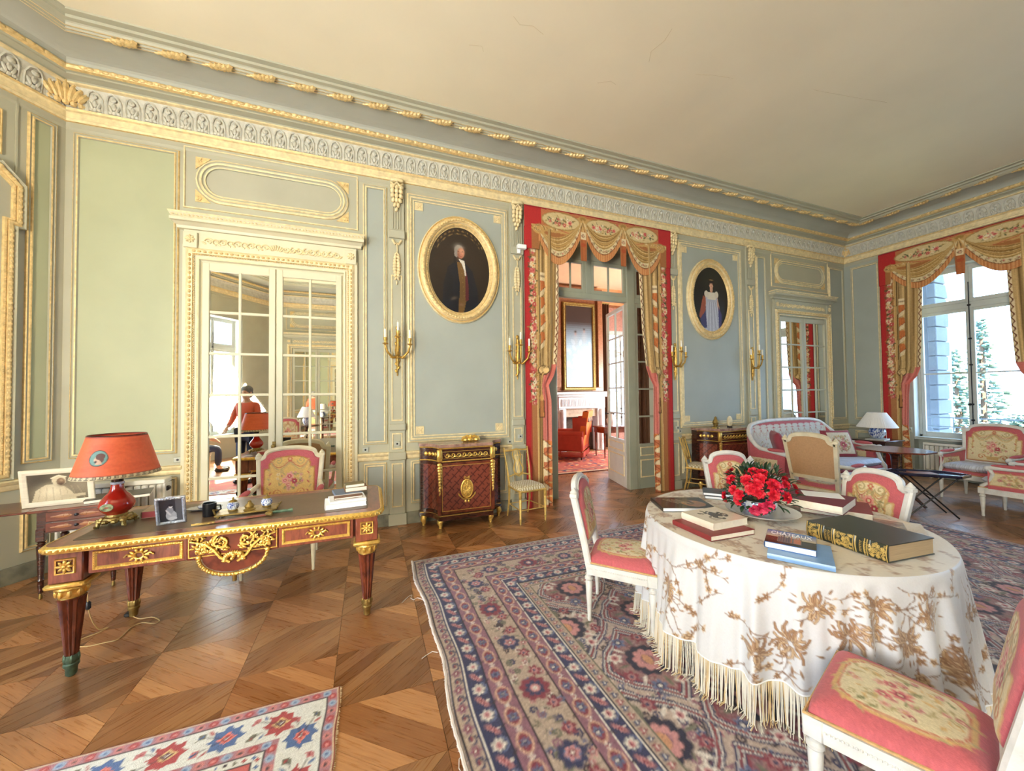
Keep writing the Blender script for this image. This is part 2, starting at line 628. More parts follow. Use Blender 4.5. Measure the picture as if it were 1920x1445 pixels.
ceiling = MB().prism(ROOM, ZC, ZC + .08).build('ceiling', CEIL, None, 0)
tag(ceiling, kind='structure')

# ---- fine cracks in the ceiling plaster
CRK = mat('ceiling_crack', S(200, 182, 144), .8, var=.2)
for pts in (((1.2, 3.0), (1.28, 3.05), (1.4, 3.02), (1.52, 3.06)), ((2.3, 3.35), (2.42, 3.28), (2.5, 3.3)), ((2.6, 2.6), (2.62, 2.72), (2.58, 2.85), (2.64, 2.95)), ((.9, 3.4), (1.02, 3.37), (1.05, 3.42)), ((3.2, 2.9), (3.4, 2.84), (3.62, 2.8)), ((4.6, 2.6), (4.9, 2.55), (5.2, 2.5), (5.6, 2.42))):
 MB().tube([(x, y, ZC - .0005) for x, y in pts], .0014, 4).build('plaster_crack', CRK, ceiling)

# ---- parquet
def clip(poly, n, c, keep):
 out = []
 for i in range(len(poly)):
  p, q = poly[i], poly[(i + 1) % len(poly)]
  a, b = (p[0] * n[0] + p[1] * n[1] - c) * keep, (q[0] * n[0] + q[1] * n[1] - c) * keep
  if a >= 0:
   out.append(p)
  if a * b < 0:
   t = a / (a - b)
   out.append((p[0] + t * (q[0] - p[0]), p[1] + t * (q[1] - p[1])))
 return out
CX, CY = .515, .435
def cell_planks(sign):
 res = []
 n = Vector((-CY * sign, CX)).normalized()
 rect = [(g, h) for g, h in ((.001, .001), (CX - .001, .001), (CX - .001, CY - .001), (.001, CY - .001))]
 offs = [p[0] * n.x + p[1] * n.y for p in rect]
 lo, hi = min(offs), max(offs)
 K = 8
 for k in range(K):
  a, b = lo + (hi - lo) * k / K, lo + (hi - lo) * (k + 1) / K
  p = clip(clip(rect, n, a + .0008, 1), n, b - .0008, -1)
  if len(p) >= 3:
   res.append(p)
 return res
def floor_wood(name, ang, c0, c1):
 m = bpy.data.materials.new(name)
 m.use_nodes = True
 nt = m.node_tree
 b = nt.nodes['Principled BSDF']
 b.inputs['Roughness'].default_value = .27
 b.inputs['Coat Weight'].default_value = .3
 b.inputs['Coat Roughness'].default_value = .2
 tc = nt.nodes.new('ShaderNodeTexCoord')
 oi = nt.nodes.new('ShaderNodeObjectInfo')
 mp = nt.nodes.new('ShaderNodeMapping')
 mp.vector_type = 'TEXTURE'
 mp.inputs['Rotation'].default_value = (0, 0, ang)
 mp.inputs['Scale'].default_value = (.6, .035, 1)
 ad = nt.nodes.new('ShaderNodeVectorMath')
 ad.operation = 'ADD'
 sc = nt.nodes.new('ShaderNodeVectorMath')
 sc.operation = 'SCALE'
 sc.inputs[0].default_value = (7, 11, 3)
 nt.links.new(oi.outputs['Random'], sc.inputs['Scale'])
 nt.links.new(tc.outputs['Object'], ad.inputs[0])
 nt.links.new(sc.outputs[0], ad.inputs[1])
 nt.links.new(ad.outputs[0], mp.inputs[0])
 n = nt.nodes.new('ShaderNodeTexNoise')
 n.inputs['Scale'].default_value = 4
 n.inputs['Detail'].default_value = 8
 n.inputs['Distortion'].default_value = .4
 nt.links.new(mp.outputs[0], n.inputs['Vector'])
 r = nt.nodes.new('ShaderNodeValToRGB')
 r.color_ramp.elements[0].position = .3
 r.color_ramp.elements[1].position = .72
 r.color_ramp.elements[0].color = c0 + (1,)
 r.color_ramp.elements[1].color = c1 + (1,)
 nt.links.new(n.outputs['Fac'], r.inputs[0])
 nt.links.new(r.outputs[0], b.inputs['Base Color'])
 bp = nt.nodes.new('ShaderNodeBump')
 bp.inputs['Strength'].default_value = .08
 bp.inputs['Distance'].default_value = .01
 nt.links.new(n.outputs['Fac'], bp.inputs['Height'])
 nt.links.new(bp.outputs[0], b.inputs['Normal'])
 rr = nt.nodes.new('ShaderNodeMapRange')
 rr.inputs['To Min'].default_value = .18
 rr.inputs['To Max'].default_value = .42
 nt.links.new(n.outputs['Fac'], rr.inputs['Value'])
 nt.links.new(rr.outputs[0], b.inputs['Roughness'])
 return m
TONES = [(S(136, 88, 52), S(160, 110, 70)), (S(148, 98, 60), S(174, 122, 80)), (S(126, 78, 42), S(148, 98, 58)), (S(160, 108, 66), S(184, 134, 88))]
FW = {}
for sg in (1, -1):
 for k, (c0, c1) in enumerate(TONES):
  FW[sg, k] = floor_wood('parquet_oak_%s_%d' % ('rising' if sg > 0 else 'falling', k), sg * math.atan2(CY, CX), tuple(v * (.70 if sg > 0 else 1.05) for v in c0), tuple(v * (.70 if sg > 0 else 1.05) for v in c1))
floor = MB().prism([(-4.6, -3.4), (9.9, -3.4), (9.9, 9.9), (-4.6, 9.9)], -.1, -.008).build('floor', mat('floor_joint_dark', S(46, 28, 16), .7), None, 0)
tag(floor, kind='structure')
def in_room(x, y):
 if y > YW + .2:
  return (1.9 < x < 7.1 and y < 9.7)
 if not (XL < x < XW + .2 and YR < y):
  return False
 return not (x < -2.74 and abs(y - .85) > 4.45 - (-2.74 - x) * 1.476)
RUGS = [(.42, 6.2, -.4, 3.68), (-3.0, -.2, .4, 2.25)]
protos = {}
for sg in (1, -1):
 for k, p in enumerate(cell_planks(sg)):
  b = MB().prism(p, -.012, 0)
  me = b.mesh('plank', FW[sg, 0], 0)
  cx_, cy_ = sum(q[0] for q in p) / len(p), sum(q[1] for q in p) / len(p)
  protos[sg, k] = (me, p, cx_, cy_)
cand = []
fw_ = (math.sin(.366), math.cos(.366))
for i in range(-9, 20):
 for j in range(-13, 19):
  x0, y0 = -.18 + i * CX, 2.16 + j * CY
  sg = 1 if (i + j) % 2 == 0 else -1
  for k in range(8):
   if (sg, k) not in protos:
    continue
   me, p, px_, py_ = protos[sg, k]
   x, y = x0 + px_, y0 + py_
   if not in_room(x, y):
    continue
   dep = x * fw_[0] + y * fw_[1]
   lat = x * fw_[1] - y * fw_[0]
   vis = dep > 1.2 and abs(lat) < dep * 1.36 and 1.6 / dep < 1.04 and not any(a < x < b_ and c < y < d for a, b_, c, d in RUGS)
   cand.append((dep if vis else 99, x0, y0, sg, k, random.randrange(4), random.uniform(-.0009, .0004)))
cand.sort()
rest = MB()
for n_, (dep, x0, y0, sg, k, tone, dz) in enumerate(cand):
 me, p, _, _ = protos[sg, k]
 if n_ < 300 and dep < 90:
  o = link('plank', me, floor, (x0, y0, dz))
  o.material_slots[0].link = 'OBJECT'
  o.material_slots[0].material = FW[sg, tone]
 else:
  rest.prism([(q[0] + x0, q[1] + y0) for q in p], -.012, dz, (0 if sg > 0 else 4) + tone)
tag(rest.build('parquet_planks', [FW[1, k] for k in range(4)] + [FW[-1, k] for k in range(4)], floor, 0), kind='stuff')

# ---- cornice round the room
trim = tag(MB().loop(ROOM, [(0, 4.22), (.012, 4.24), (.012, 4.29)]).build('trim_1', STILE, None, 30), kind='structure')
def ring(name, prof, mats, mis=None):
 return MB().loop(ROOM, prof, mis).build(name, mats, trim, 30)
ring('gilt_rail', [(0, 4.285), (.03, 4.292), (.035, 4.315), (.022, 4.325), (.022, 4.385), (.04, 4.395), (.05, 4.412), (.02, 4.42)], [GILT, PGILT], [0, 1, 1, 1, 1, 0, 1])
ring('frieze_ground', [(.02, 4.415), (.03, 4.43), (.05, 4.56), (.075, 4.62)], STUCCO)
ring('cornice_moulding', [(.07, 4.615), (.10, 4.625), (.10, 4.64), (.085, 4.645), (.085, 4.665), (.12, 4.68), (.14, 4.685), (.14, 4.70), (.165, 4.71)], [STILE, PGILT], [1, 1, 0, 0, 0, 0, 0, 0])
ring('garland_band', [(.16, 4.705), (.185, 4.715), (.195, 4.735), (.185, 4.755), (.17, 4.76)], GILT)
cv = [(.17, 4.757)] + [(.17 + .29 * (1 - math.cos(t)), 4.757 + .1 * math.sin(t)) for t in [PI / 2 * k / 10 for k in range(1, 11)]]
ring('cove', cv, COVE)
ring('ceiling_moulding', [(.455, 4.856), (.46, 4.848), (.475, 4.845), (.485, 4.855), (.495, 4.848), (.51, 4.845), (.52, 4.858), (.53, 4.852), (.545, 4.85), (.555, 4.866), (.565, 4.874), (.60, 4.878), (.605, 4.9), (.655, 4.905), (.66, 4.925)], [PGILT, STILE], [1, 0, 1, 1, 0, 1, 1, 0, 1, 1, 1, 1, 1, 1])
gl = MB()   # little overlapping leaves of the garland
def along(step, off, walls=((0, 1), (1, 2), (2, 3), (3, 4)), s0=0.):
 for a, b in walls:
  # only walls the camera or the mirrors see
  p, q = Vector(ROOM[a]), Vector(ROOM[b])
  d = (q - p)
  L = d.length
  t = d / L
  n = Vector((-t.y, t.x))
  cut = off
  N = max(1, int((L - 2 * cut) / step))
  st = (L - 2 * cut) / N
  for k in range(N):
   c = p + t * (cut + st * (k + .5)) + n * off
   yield c, math.atan2(t.y, t.x), k
for c, a, k in along(.055, .188, ((1, 2), (2, 3), (3, 4))):
 R = Matrix.Rotation(a, 3, 'Z') @ Matrix.Rotation(.5 if k % 2 else -.5, 3, 'X')
 gl.ell((c.x, c.y, 4.735), (.036, .016, .02), 6, 4, R=R)
gl.build('garland_leaves', GILT, trim)
# acanthus unit of the grey frieze: local x along wall, y out of wall, z up
fu = MB()
fu.tube([(-.052, .012, .0), (-.056, .02, .06), (-.054, .034, .12), (-.035, .052, .165), (0, .06, .182), (.035, .052, .165), (.054, .034, .12), (.056, .02, .06), (.052, .012, .0)], .009, 5)
fu.ell((0, .05, .132), (.027, .013, .026), 8, 5)
fu.ell((0, .056, .132), (.011, .012, .011), 6, 4)
fu.ell((0, .032, .075), (.02, .012, .036), 6, 4)
for s_ in (-1, 1):
 fu.ell((s_ * .028, .028, .055), (.014, .012, .04), 6, 4, R=Matrix.Rotation(s_ * .35, 3, 'Y'))
 fu.ell((s_ * .03, .02, .018), (.022, .014, .018), 6, 4)
fu.ell((0, .022, .018), (.02, .014, .022), 6, 4)
fmesh = fu.mesh('frieze_leaf', STUCCO)
for c, a, k in along(.142, .018, ((1, 2), (2, 3), (3, 4))):
 link('frieze_leaf', fmesh, trim, (c.x, c.y, 4.422), (0, 0, a))
# gilt ribbon wraps on the ceiling moulding
ru = MB()
for k in range(5):
 ru.ell((-.06 + k * .028, .035 - .004 * k, -.012 - .003 * (k % 2)), (.026, .045 - .004 * k, .018), 6, 4, R=Matrix.Rotation(.7 - .1 * k, 3, 'Z'))
ru.ell((.075, .01, -.008), (.03, .014, .012), 6, 4)
ru.ell((.105, .0, -.006), (.02, .009, .009), 6, 4)
rmesh = ru.mesh('ribbon_wrap', GILT)
for c, a, k in along(.36, .475, ((1, 2), (2, 3), (3, 4))):
 link('ribbon_wrap', rmesh, trim, (c.x, c.y, 4.853), (0, 0, a), (1.25, 1.3, 1.3))
# gilt leaf covering each corner of the frieze
for (x, y), a in (((-2.74, YW), -1.1), ((XW, YW), -3 * PI / 4)):
 m_ = MB()
 for k in range(-3, 4):
  m_.ell((.10 + .006 * abs(k), k * .038, .13 - .012 * abs(k)), (.03, .026, .11 - .014 * abs(k)), 6, 5, R=Matrix.Rotation(-k * .18, 3, 'X'))
 for k in range(-2, 3):
  m_.ell((.085, k * .05, .03), (.03, .03, .032), 6, 4)
 link('corner_acanthus', m_.mesh('corner_acanthus', GILT), trim, (x, y, 4.42), (0, 0, a))

# ---- skirting, chair rail, panels
def rail(name, W, runs, prof, m, parent, kind=None):
 b = MB(W)
 for (a, c) in runs:
  v = [(a, z, d) for d, z in prof] + [(c, z, d) for d, z in prof]
  n = len(prof)
  b.add(v, [(i, n + i, n + i + 1, i + 1) for i in range(n - 1)] + [tuple(range(n)), tuple(range(2 * n - 1, n - 1, -1))])
 o = b.build(name, m, parent, 30)
 if kind:
  tag(o, kind=kind)
 return o
RUNS_A = [(-2.72, -1.80), (-.12, 2.30), (4.64, 7.25), (8.92, 9.5)]
SK = [(0, 0), (.035, 0), (.035, .1), (.02, .14), (0, .14)]
CR = [(0, .80), (.02, .81), (.03, .835), (.028, .85), (.05, .87), (.055, .885), (.045, .897), (0, .9)]
rail('baseboard_main', WA, RUNS_A, SK, MARBLE, None, 'structure')
rail('baseboard_right', WR, [(0, 1.0), (2.42, 5.2), (6.6, LR)], SK, MARBLE, None, 'structure')
rail('baseboard_bay', WD, [(0, LD)], SK, MARBLE, None, 'structure')
rail('chair_rail', WA, RUNS_A, CR, [PGILT], wall_main)
rail('chair_rail', WR, [(0, 1.0), (2.42, 5.2), (6.6, LR)], CR, [STILE], wall_right)
rail('chair_rail', WD, [(0, LD)], CR, [PGILT], wall_bay_front)

def rectp(u0, u1, z0, z1):
 return [(u0, z0), (u1, z0), (u1, z1), (u0, z1)]
PROF_S = [(0, 0), (.004, .014), (.012, .02), (.018, .012), (.026, .012), (.032, .022), (.042, .02), (.048, .006)]
PROF_L = [(0, 0), (.004, .02), (.02, .028), (.026, .02), (.034, .018), (.04, .03), (.056, .026), (.064, .012), (.074, .01), (.078, .016), (.088, .014), (.092, .003)]
def beads(b, path, o, h, step, r, mi=None, flat=.8):
 """row of beads set along a closed rectangle inset by o"""
 (x0, y0), (x1, y1) = path[0], path[2]
 x0 += o; y0 += o; x1 -= o; y1 -= o
 for (a, c) in (((x0, y0), (x1, y0)), ((x1, y0), (x1, y1)), ((x1, y1), (x0, y1)), ((x0, y1), (x0, y0))):
  L = math.hypot(c[0] - a[0], c[1] - a[1])
  n = max(1, int(L / step))
  hx = abs(c[0] - a[0]) > abs(c[1] - a[1])
  for k in range(n):
   t = (k + .5) / n
   x, y = a[0] + (c[0] - a[0]) * t, a[1] + (c[1] - a[1]) * t
   rx, ry = (step * .36, r) if hx else (r, step * .36)
   b.add([(x - rx, y, h), (x, y - ry, h), (x + rx, y, h), (x, y + ry, h), (x, y, h + r * flat)], [(0, 1, 4), (1, 2, 4), (2, 3, 4), (3, 0, 4)], mi)
def panel(wobj, W, u0, u1, z0, z1, field=BLUEG, kind='S', rosettes=False, gold=GILT):
 p = rectp(u0, u1, z0, z1)
 f = MB(W).box(u0 + .02, u1 - .02, z0 + .02, z1 - .02, 0, .004).build('wall_panel', field, wobj, 0)
 m = MB(W)
 if kind == 'S':
  m.loop(p, PROF_S, [0, 0, 1, 1, 0, 0, 1])
  m.build('panel_moulding', [gold, STILE], f, 30)
 else:
  m.loop(p, PROF_L, [0, 0, 1, 1, 0, 0, 1, 1, 0, 0, 1])
  beads(m, p, .046, .026, .034, .011, 0)
  m.build('panel_moulding', [PGILT, STILE], f, 30)
 if rosettes:
  for uu in (u0 + .15, u1 - .15):
   for zz in (z0 + .15, z1 - .15):
    r = MB(W)
    r.loop(rectp(uu - .052, uu + .052, zz - .052, zz + .052), [(0, .004), (.002, .014), (.01, .014), (.012, .006)])
    r.box(uu - .042, uu + .042, zz - .042, zz + .042, .004, .007)
    for k in range(4):
     a = PI / 4 + k * PI / 2
     r.ell((uu + .024 * math.cos(a), zz + .024 * math.sin(a), .01), (.02, .012, .008), 6, 4, R=Matrix.Rotation(a, 3, 'Z'))
    r.ell((uu, zz, .014), (.012, .012, .008), 6, 4)
    r.build('corner_rosette', PGILT, f)
 return f
panel(wall_main, WA, -2.68, -1.85, 1.02, 4.2, GREEN, 'S')
panel(wall_main, WA, -.055, .225, 1.0, 4.2, BLUEG, 'S', gold=PGILT)
panel(wall_main, WA, .465, 1.83, 1.0, 4.175, BLUEG, 'L', True)
panel(wall_main, WA, 4.905, 6.41, 1.0, 4.19, BLUEG, 'L', True)
panel(wall_main, WA, 6.79, 7.06, 1.0, 4.16, BLUEG, 'S', gold=PGILT)
panel(wall_main, WA, 8.95, 9.44, 1.0, 4.18, BLUEG, 'S', gold=PGILT)
for (a, c) in ((-2.68, -2.2), (-2.15, -1.85), (-.05, .215), (.5, 1.1), (1.18, 1.8), (4.92, 5.6), (5.68, 6.4), (6.8, 7.06), (8.95, 9.44)):
 panel(wall_main, WA, a, c, .24, .775, BLUEG, 'S', gold=PGILT)
# right wall panels (u measured from the corner)
panel(wall_right, WR, .12, .60, 1.0, 4.17, BLUEG, 'S', gold=PGILT)
panel(wall_right, WR, .12, .60, .24, .775, BLUEG, 'S', gold=PGILT)
panel(wall_right, WR, 3.0, 5.0, 1.0, 4.17, BLUEG, 'S', gold=PGILT)
# bay wall beside the corner: tall green panel and the stepped gilt frame at its left
panel(wall_bay_front, WD, LD - .252, LD - .058, 1.02, 4.21, GREEN, 'S')
panel(wall_bay_front, WD, LD - .252, LD - .058, .24, .775, GREEN, 'S')
bx = LD - .31
sf = MB(WD)
OUT = [(bx - 1.5, .9), (bx, .9), (bx, 3.11), (bx + .047, 3.11), (bx + .047, 3.50), (bx - .10, 3.66), (bx - 1.4, 3.66), (bx - 1.55, 3.5), (bx - 1.55, 3.11), (bx - 1.5, 3.11)]
sf.loop(OUT, [(0, 0), (0, .05), (.006, .055), (.012, .035), (.018, .03), (.03, .042), (.05, .04), (.054, .025), (.058, .03), (.072, .026), (.076, .0)], [1, 1, 1, 1, 0, 0, 0, 0, 0, 0])
def egg_run(b, a, c, step, r, h, mi=0, flat=.7, wid=None):
 L = math.hypot(c[0] - a[0], c[1] - a[1])
 n = max(1, int(L / step))
 ang = math.atan2(c[1] - a[1], c[0] - a[0])
 for k in range(n):
  t = (k + .5) / n
  b.ell((a[0] + (c[0] - a[0]) * t, a[1] + (c[1] - a[1]) * t, h), (step * .42, r if wid is None else wid, r * flat), 6, 4, mi, Matrix.Rotation(ang, 3, 'Z'))
for dx_, z0_, z1_ in ((0, .95, 3.10), (.047, 3.14, 3.48)):
 egg_run(sf, (bx + dx_ - .034, z0_), (bx + dx_ - .034, z1_), .045, .014, .04, wid=.015)
 egg_run(sf, (bx + dx_ - .064, z0_), (bx + dx_ - .064, z1_), .02, .007, .03)
egg_run(sf, (bx - .01, 3.51), (bx - .12, 3.63), .045, .014, .04, wid=.015)
o = sf.build('stepped_frame_moulding', [GILT, STILE], wall_bay_front, 30)
MB(WD).loop(rectp(bx - 1.2, bx - .085, 3.72, 4.12), PROF_S, [0]).build('panel_moulding', [GILT], wall_bay_front, 30)
MB(WD).box(bx - .012, bx + .0, 3.6, 4.29, 0, .012).build('stile_edge', STILE, wall_bay_front, 0)

def stadium(u0, u1, z0, z1, n=12):
 r = (z1 - z0) / 2
 zc = (z0 + z1) / 2
 return arc(u1 - r, zc, r, r, -PI / 2, PI / 2, n) + arc(u0 + r, zc, r, r, PI / 2, 3 * PI / 2, n)
def notched(u0, u1, z0, z1, nt_=.05):
 """stadium with small square notches where the straight runs meet the round ends"""
 return stadium(u0, u1, z0, z1)
def mirror_door(name, wobj, W, uc, w_bead, cols, z_top, casing_m, label_kind='structure', detail=True):
 """double door glazed with mirror in a carved casing, with an oval panel above"""
 ub0, ub1 = uc - w_bead / 2, uc + w_bead / 2
 root = MB(W).box(ub0 + .10, ub1 - .10, .02, z_top - .10, .0, .012).build(name, casing_m, None, 0)
 tag(root, kind='structure')
 cas = MB(W)
 def arch(o, h):   # three-sided path from floor up and over
  return [(ub0 + o, .0, h), (ub0 + o, z_top - o, h), (ub1 - o, z_top - o, h), (ub1 - o, .0, h)]
 prof = [(-.045, 0), (-.04, .035), (-.01, .04), (0, .05), (.018, .062), (.05, .055), (.056, .035), (.085, .035), (.09, .05), (.105, .045), (.115, .02), (.13, .012)]
 mis = [1, 1, 0, 0, 0, 0, 1, 1, 0, 1, 1]
 for k in range(len(prof) - 1):
  A, B = arch(*prof[k]), arch(*prof[k + 1])
  cas.add(A + B, [(i + 4, i + 5, i + 1, i) for i in range(3)], mis[k])
 casing = cas.build('door_casing', [PGILT, casing_m], root, 30)
 eg = MB(W)
 for (a, c) in (((ub0 + .028, .3), (ub0 + .028, z_top - .05)), ((ub0 + .04, z_top - .028), (ub1 - .04, z_top - .028)), ((ub1 - .028, .3), (ub1 - .028, z_top - .05))):
  egg_run(eg, a, c, .047, .017, .06, wid=.014)
  if detail:
   dx, dz = (.033, 0) if a[0] == c[0] and a[0] < uc else ((-.033, 0) if a[0] == c[0] else (0, -.033))
   egg_run(eg, (a[0] + dx, a[1] + dz), (c[0] + dx, c[1] + dz), .024, .007, .05)
 eg.build('egg_moulding', GILT, casing, 60)
 # frieze with corner blocks and running scroll
 fz = MB(W)
 fz.box(ub0 - .03, ub1 + .03, z_top, z_top + .2, 0, .03)
 for s_, uu in ((-1, ub0 + .03), (1, ub1 - .03)):
  fz.box(uu - .06, uu + .06, z_top + .005, z_top + .17, .03, .06, .004)
 frieze = fz.build('door_frieze', casing_m, root, 0)
 sc = MB(W)
 u_, zc = ub0 + .16, z_top + .095
 half = (ub1 - ub0) / 2 - .16
 n = 9
 for s_ in (-1, 1):
  for k in range(n):
   c0 = uc + s_ * (.07 + (half - .06) * (k + .5) / n)
   sp = spiral(c0, zc, .036, .008, s_ * PI / 2 if k % 2 else PI, s_ * 1.1, 12)
   sc.tube([(x, z, .036) for x, z in sp], .009, 5)
   sc.ell((c0 + s_ * .04, zc + (.02 if k % 2 else -.02), .034), (.028, .012, .008), 6, 4, R=Matrix.Rotation(.6 * s_, 3, 'Z'))
 for k in range(-3, 4):
  sc.ell((uc + k * .02, zc + .012 - abs(k) * .006, .036), (.012, .036, .012), 6, 4, R=Matrix.Rotation(-k * .25, 3, 'Z'))
 for uu in (ub0 + .03, ub1 - .03):
  for k in range(8):
   a = k * PI / 4
   sc.ell((uu + .026 * math.cos(a), zc + .026 * math.sin(a), .064), (.022, .012, .01), 6, 4, R=Matrix.Rotation(a, 3, 'Z'))
  sc.ell((uu, zc, .07), (.016, .016, .012), 6, 4)
 sc.build('frieze_scroll', PGILT, frieze, 60)
 # projecting cornice on top
 pr = [(0, z_top + .20), (.05, z_top + .205), (.06, z_top + .23), (.10, z_top + .255), (.13, z_top + .26), (.13, z_top + .29), (.115, z_top + .3), (.14, z_top + .33), (.15, z_top + .345), (0, z_top + .35)]
 c = MB(W)
 ex = .06
 vs = []
 for (d, z) in pr:
  e = ex + d * .45
  vs += [(ub0 - e, z, 0), (ub0 - e, z, d), (ub1 + e, z, d), (ub1 + e, z, 0)]
 for k in range(len(pr) - 1):
  b = 4 * k
  c.add(vs[b:b + 8], [(i, i + 1, i + 5, i + 4) for i in range(3)], 1 if k in (5, 7) else 0)
 cor = c.build('door_cornice', [casing_m, PGILT], root, 30)
 dn = MB(W)
 egg_run(dn, (ub0 - ex - .05, z_top + .315), (ub1 + ex + .05, z_top + .315), .034, .011, .128)
 dn.build('cornice_beads', PGILT, cor, 60)
 # leaves of the door
 zt, zb, rows = z_top - .135, .02, 6
 pane_top = z_top - .215
 for li, (a, b_) in enumerate(((uc - cols[0], uc - .005), (uc + .005, uc + cols[0]))):
  lf = MB(W)
  st, mid = .062, .026
  xs = [(a + st, (a + b_) / 2 - mid / 2), ((a + b_) / 2 + mid / 2, b_ - st)]
  rowh = (pane_top - .29) / rows
  fr_ = .012
  d0, d1 = .012, .036
  lf.box(a, a + st, zb, zt, d0, d1, .004)
  lf.box(b_ - st, b_, zb, zt, d0, d1, .004)
  lf.box(a + st, b_ - st, zb, .29, d0, d1 - .004)
  lf.box(a + st, b_ - st, pane_top, zt, d0, d1 - .002)
  leaf = lf.build('door_leaf', casing_m, root, 30)
  mb_ = MB(W).box(xs[0][1], xs[1][0], .29, pane_top, d0, d1 - .006, .004)
  mb_.build('glazing_bar', casing_m, leaf, 30)
  for r in range(1, rows):
   z = .29 + r * rowh
   MB(W).box(a + st, b_ - st, z - .014, z + .014, d0, d1 - .007, .004).build('glazing_bar', casing_m, leaf, 30)
  for r in range(rows):
   for (x0, x1) in xs:
    z0 = .29 + r * rowh + (.014 if r else 0)
    z1 = .29 + (r + 1) * rowh - (.014 if r < rows - 1 else 0)
    pm = MB(W).box(x0, x1, z0, z1, .012, .016)
    pane = pm.build('mirror_pane', MIRROR, leaf, 0)
 kb = MB(W)
 kb.lathe([(.006, .036), (.006, .06), (.02, .066), (.024, .08), (.016, .092), (.003, .095)], 12, (uc - .012, 1.05, 0))
 kb.box(uc - .03, uc + .006, 1.0, 1.1, .034, .04, .002)
 kb.build('door_knob', OLDBRASS, root)
 # oval panel above
 z0, z1 = z_top + .44, 4.27
 if z1 - z0 > .4:
  ov = MB(W).loop(rectp(ub0 - .05, ub1 + .05, z0, z1), [(0, 0), (.004, .014), (.014, .014), (.018, .004)]).build('overdoor_panel', [PGILT], root, 30)
  st_ = stadium(ub0 + .055, ub1 - .055, z0 + .08, z1 - .1)
  MB(W).loop(st_, PROF_L, [0, 0, 1, 1, 0, 0, 1, 1, 0, 0, 1]).build('oval_moulding', [PGILT, STILE], ov, 30)
  for (sx, sz) in ((-1, -1), (-1, 1), (1, -1), (1, 1)):
   cu = (ub0 + .055 + .075) if sx < 0 else (ub1 - .055 - .075)
   cz = (z0 + .08 + .07) if sz < 0 else (z1 - .1 - .07)
   sp = MB(W)
   pts = [(cu + sx * .075, cz + sz * .07), (cu - sx * .06, cz + sz * .07), (cu + sx * .075, cz - sz * .065)]
   if sx * sz < 0:
    pts = pts[::-1]
   sp.prism(pts[::-1] if sx * sz > 0 else pts[::-1], .002, .008)
   for k in range(4):
    sp.ell((cu + sx * (.05 - .02 * (k % 2)), cz + sz * (.045 - .02 * (k // 2)), .011), (.018, .01, .007), 6, 4, R=Matrix.Rotation(k * .9, 3, 'Z'))
   sp.build('spandrel_leaf', GILT, ov, 60)
 return root
mirror_door('door_1', wall_main, WA, -.965, 1.61, (.675,), 3.166, CREAM)
mirror_door('door_2', wall_main, WA, 8.075, 1.62, (.715,), 3.166, STILE)
mirror_door('door_3', wall_rear, WB, XW + 1.45, 1.61, (.675,), 3.166, STILE, detail=False)

# ---- pilaster strips between the panels
def pilaster(W, uc, w_, wobj):
 b = MB(W)
 b.box(uc - w_ / 2, uc + w_ / 2, 0.0, 4.29, 0, .03, .004)
 b.box(uc - w_ / 2 - .015, uc + w_ / 2 + .015, 0, .14, .0, .05, .004)
 b.box(uc - w_ / 2 - .012, uc + w_ / 2 + .012, .80, .9, .0, .065, .008)
 p = b.build('pilaster', STILE, wobj, 30)
 for (z0, z1) in ((.22, .76), (.95, 1.05), (1.28, 3.10)):
  if z1 - z0 > .2:
   MB(W).loop(rectp(uc - w_ / 2 + .025, uc + w_ / 2 - .025, z0, z1), [(0, .03), (.004, .04), (.012, .04), (.016, .031)]).build('panel_moulding', PGILT, p, 30)
 MB(W).box(uc - w_ / 2 - .008, uc + w_ / 2 + .008, 1.16, 1.25, .03, .055, .012).build('pilaster_block', STILE, p, 30)
 MB(W).loop(rectp(uc - w_ / 2 + .03, uc + w_ / 2 - .03, .93, 1.13), [(0, .03), (.004, .04), (.012, .04), (.016, .031)]).build('panel_moulding', PGILT, p, 30)
 MB(W).box(uc - w_ / 2 - .006, uc + w_ / 2 + .006, 3.56, 3.66, .03, .06, .006).build('pilaster_block', STILE, p, 30)
 # fluted neck and acanthus console at the top
 f = MB(W)
 for k in range(4):
  f.box(uc - .055 + k * .03, uc - .038 + k * .03, 3.68, 3.98, .03, .042, .004)
 f.build('fluted_neck', STILE, p, 30)
 g = MB(W)
 for r in range(6):
  z = 4.2 - r * .055
  n = 3 if r < 4 else (2 if r < 5 else 1)
  for k in range(n):
   x = uc + (k - (n - 1) / 2) * (.05 if r < 3 else .04)
   g.ell((x, z, .075 - r * .006), (.032 - r * .002, .038, .026), 6, 4, R=Matrix.Rotation((k - 1) * .35, 3, 'Z'))
 g.tube([(uc - .07, 4.24, .07), (uc - .03, 4.2, .1), (uc, 4.24, .105), (uc + .03, 4.2, .1), (uc + .07, 4.24, .07)], .016, 6)
 g.box(uc - .075, uc + .075, 4.255, 4.3, .03, .1, .006)
 g.build('acanthus_console', PGILT, p, 60)
 # hanging festoon
 h = MB(W)
 h.tube([(uc - .055, 3.54, .045), (uc - .02, 3.48, .05), (uc, 3.5, .05), (uc + .02, 3.48, .05), (uc + .055, 3.54, .045)], .013, 5)
 h.tube([(uc, 3.5, .045), (uc + .008, 3.42, .045), (uc, 3.36, .045)], .008, 5)
 for r in range(9):
  z = 3.36 - r * .038
  s_ = (.5 + .5 * math.sin(r / 8 * PI)) * .036 + .004
  for k in (-1, 1):
   h.ell((uc + k * s_ * .6, z, .045), (s_ * .7, .03, .018), 6, 4, R=Matrix.Rotation(k * .6, 3, 'Z'))
 h.ell((uc, 3.0, .04), (.01, .03, .012), 6, 4)
 h.build('festoon', PGILT, p, 60)
 return p
for uc in (.338, 1.955, 4.765, 6.61):
 pilaster(WA, uc, .185, wall_main)

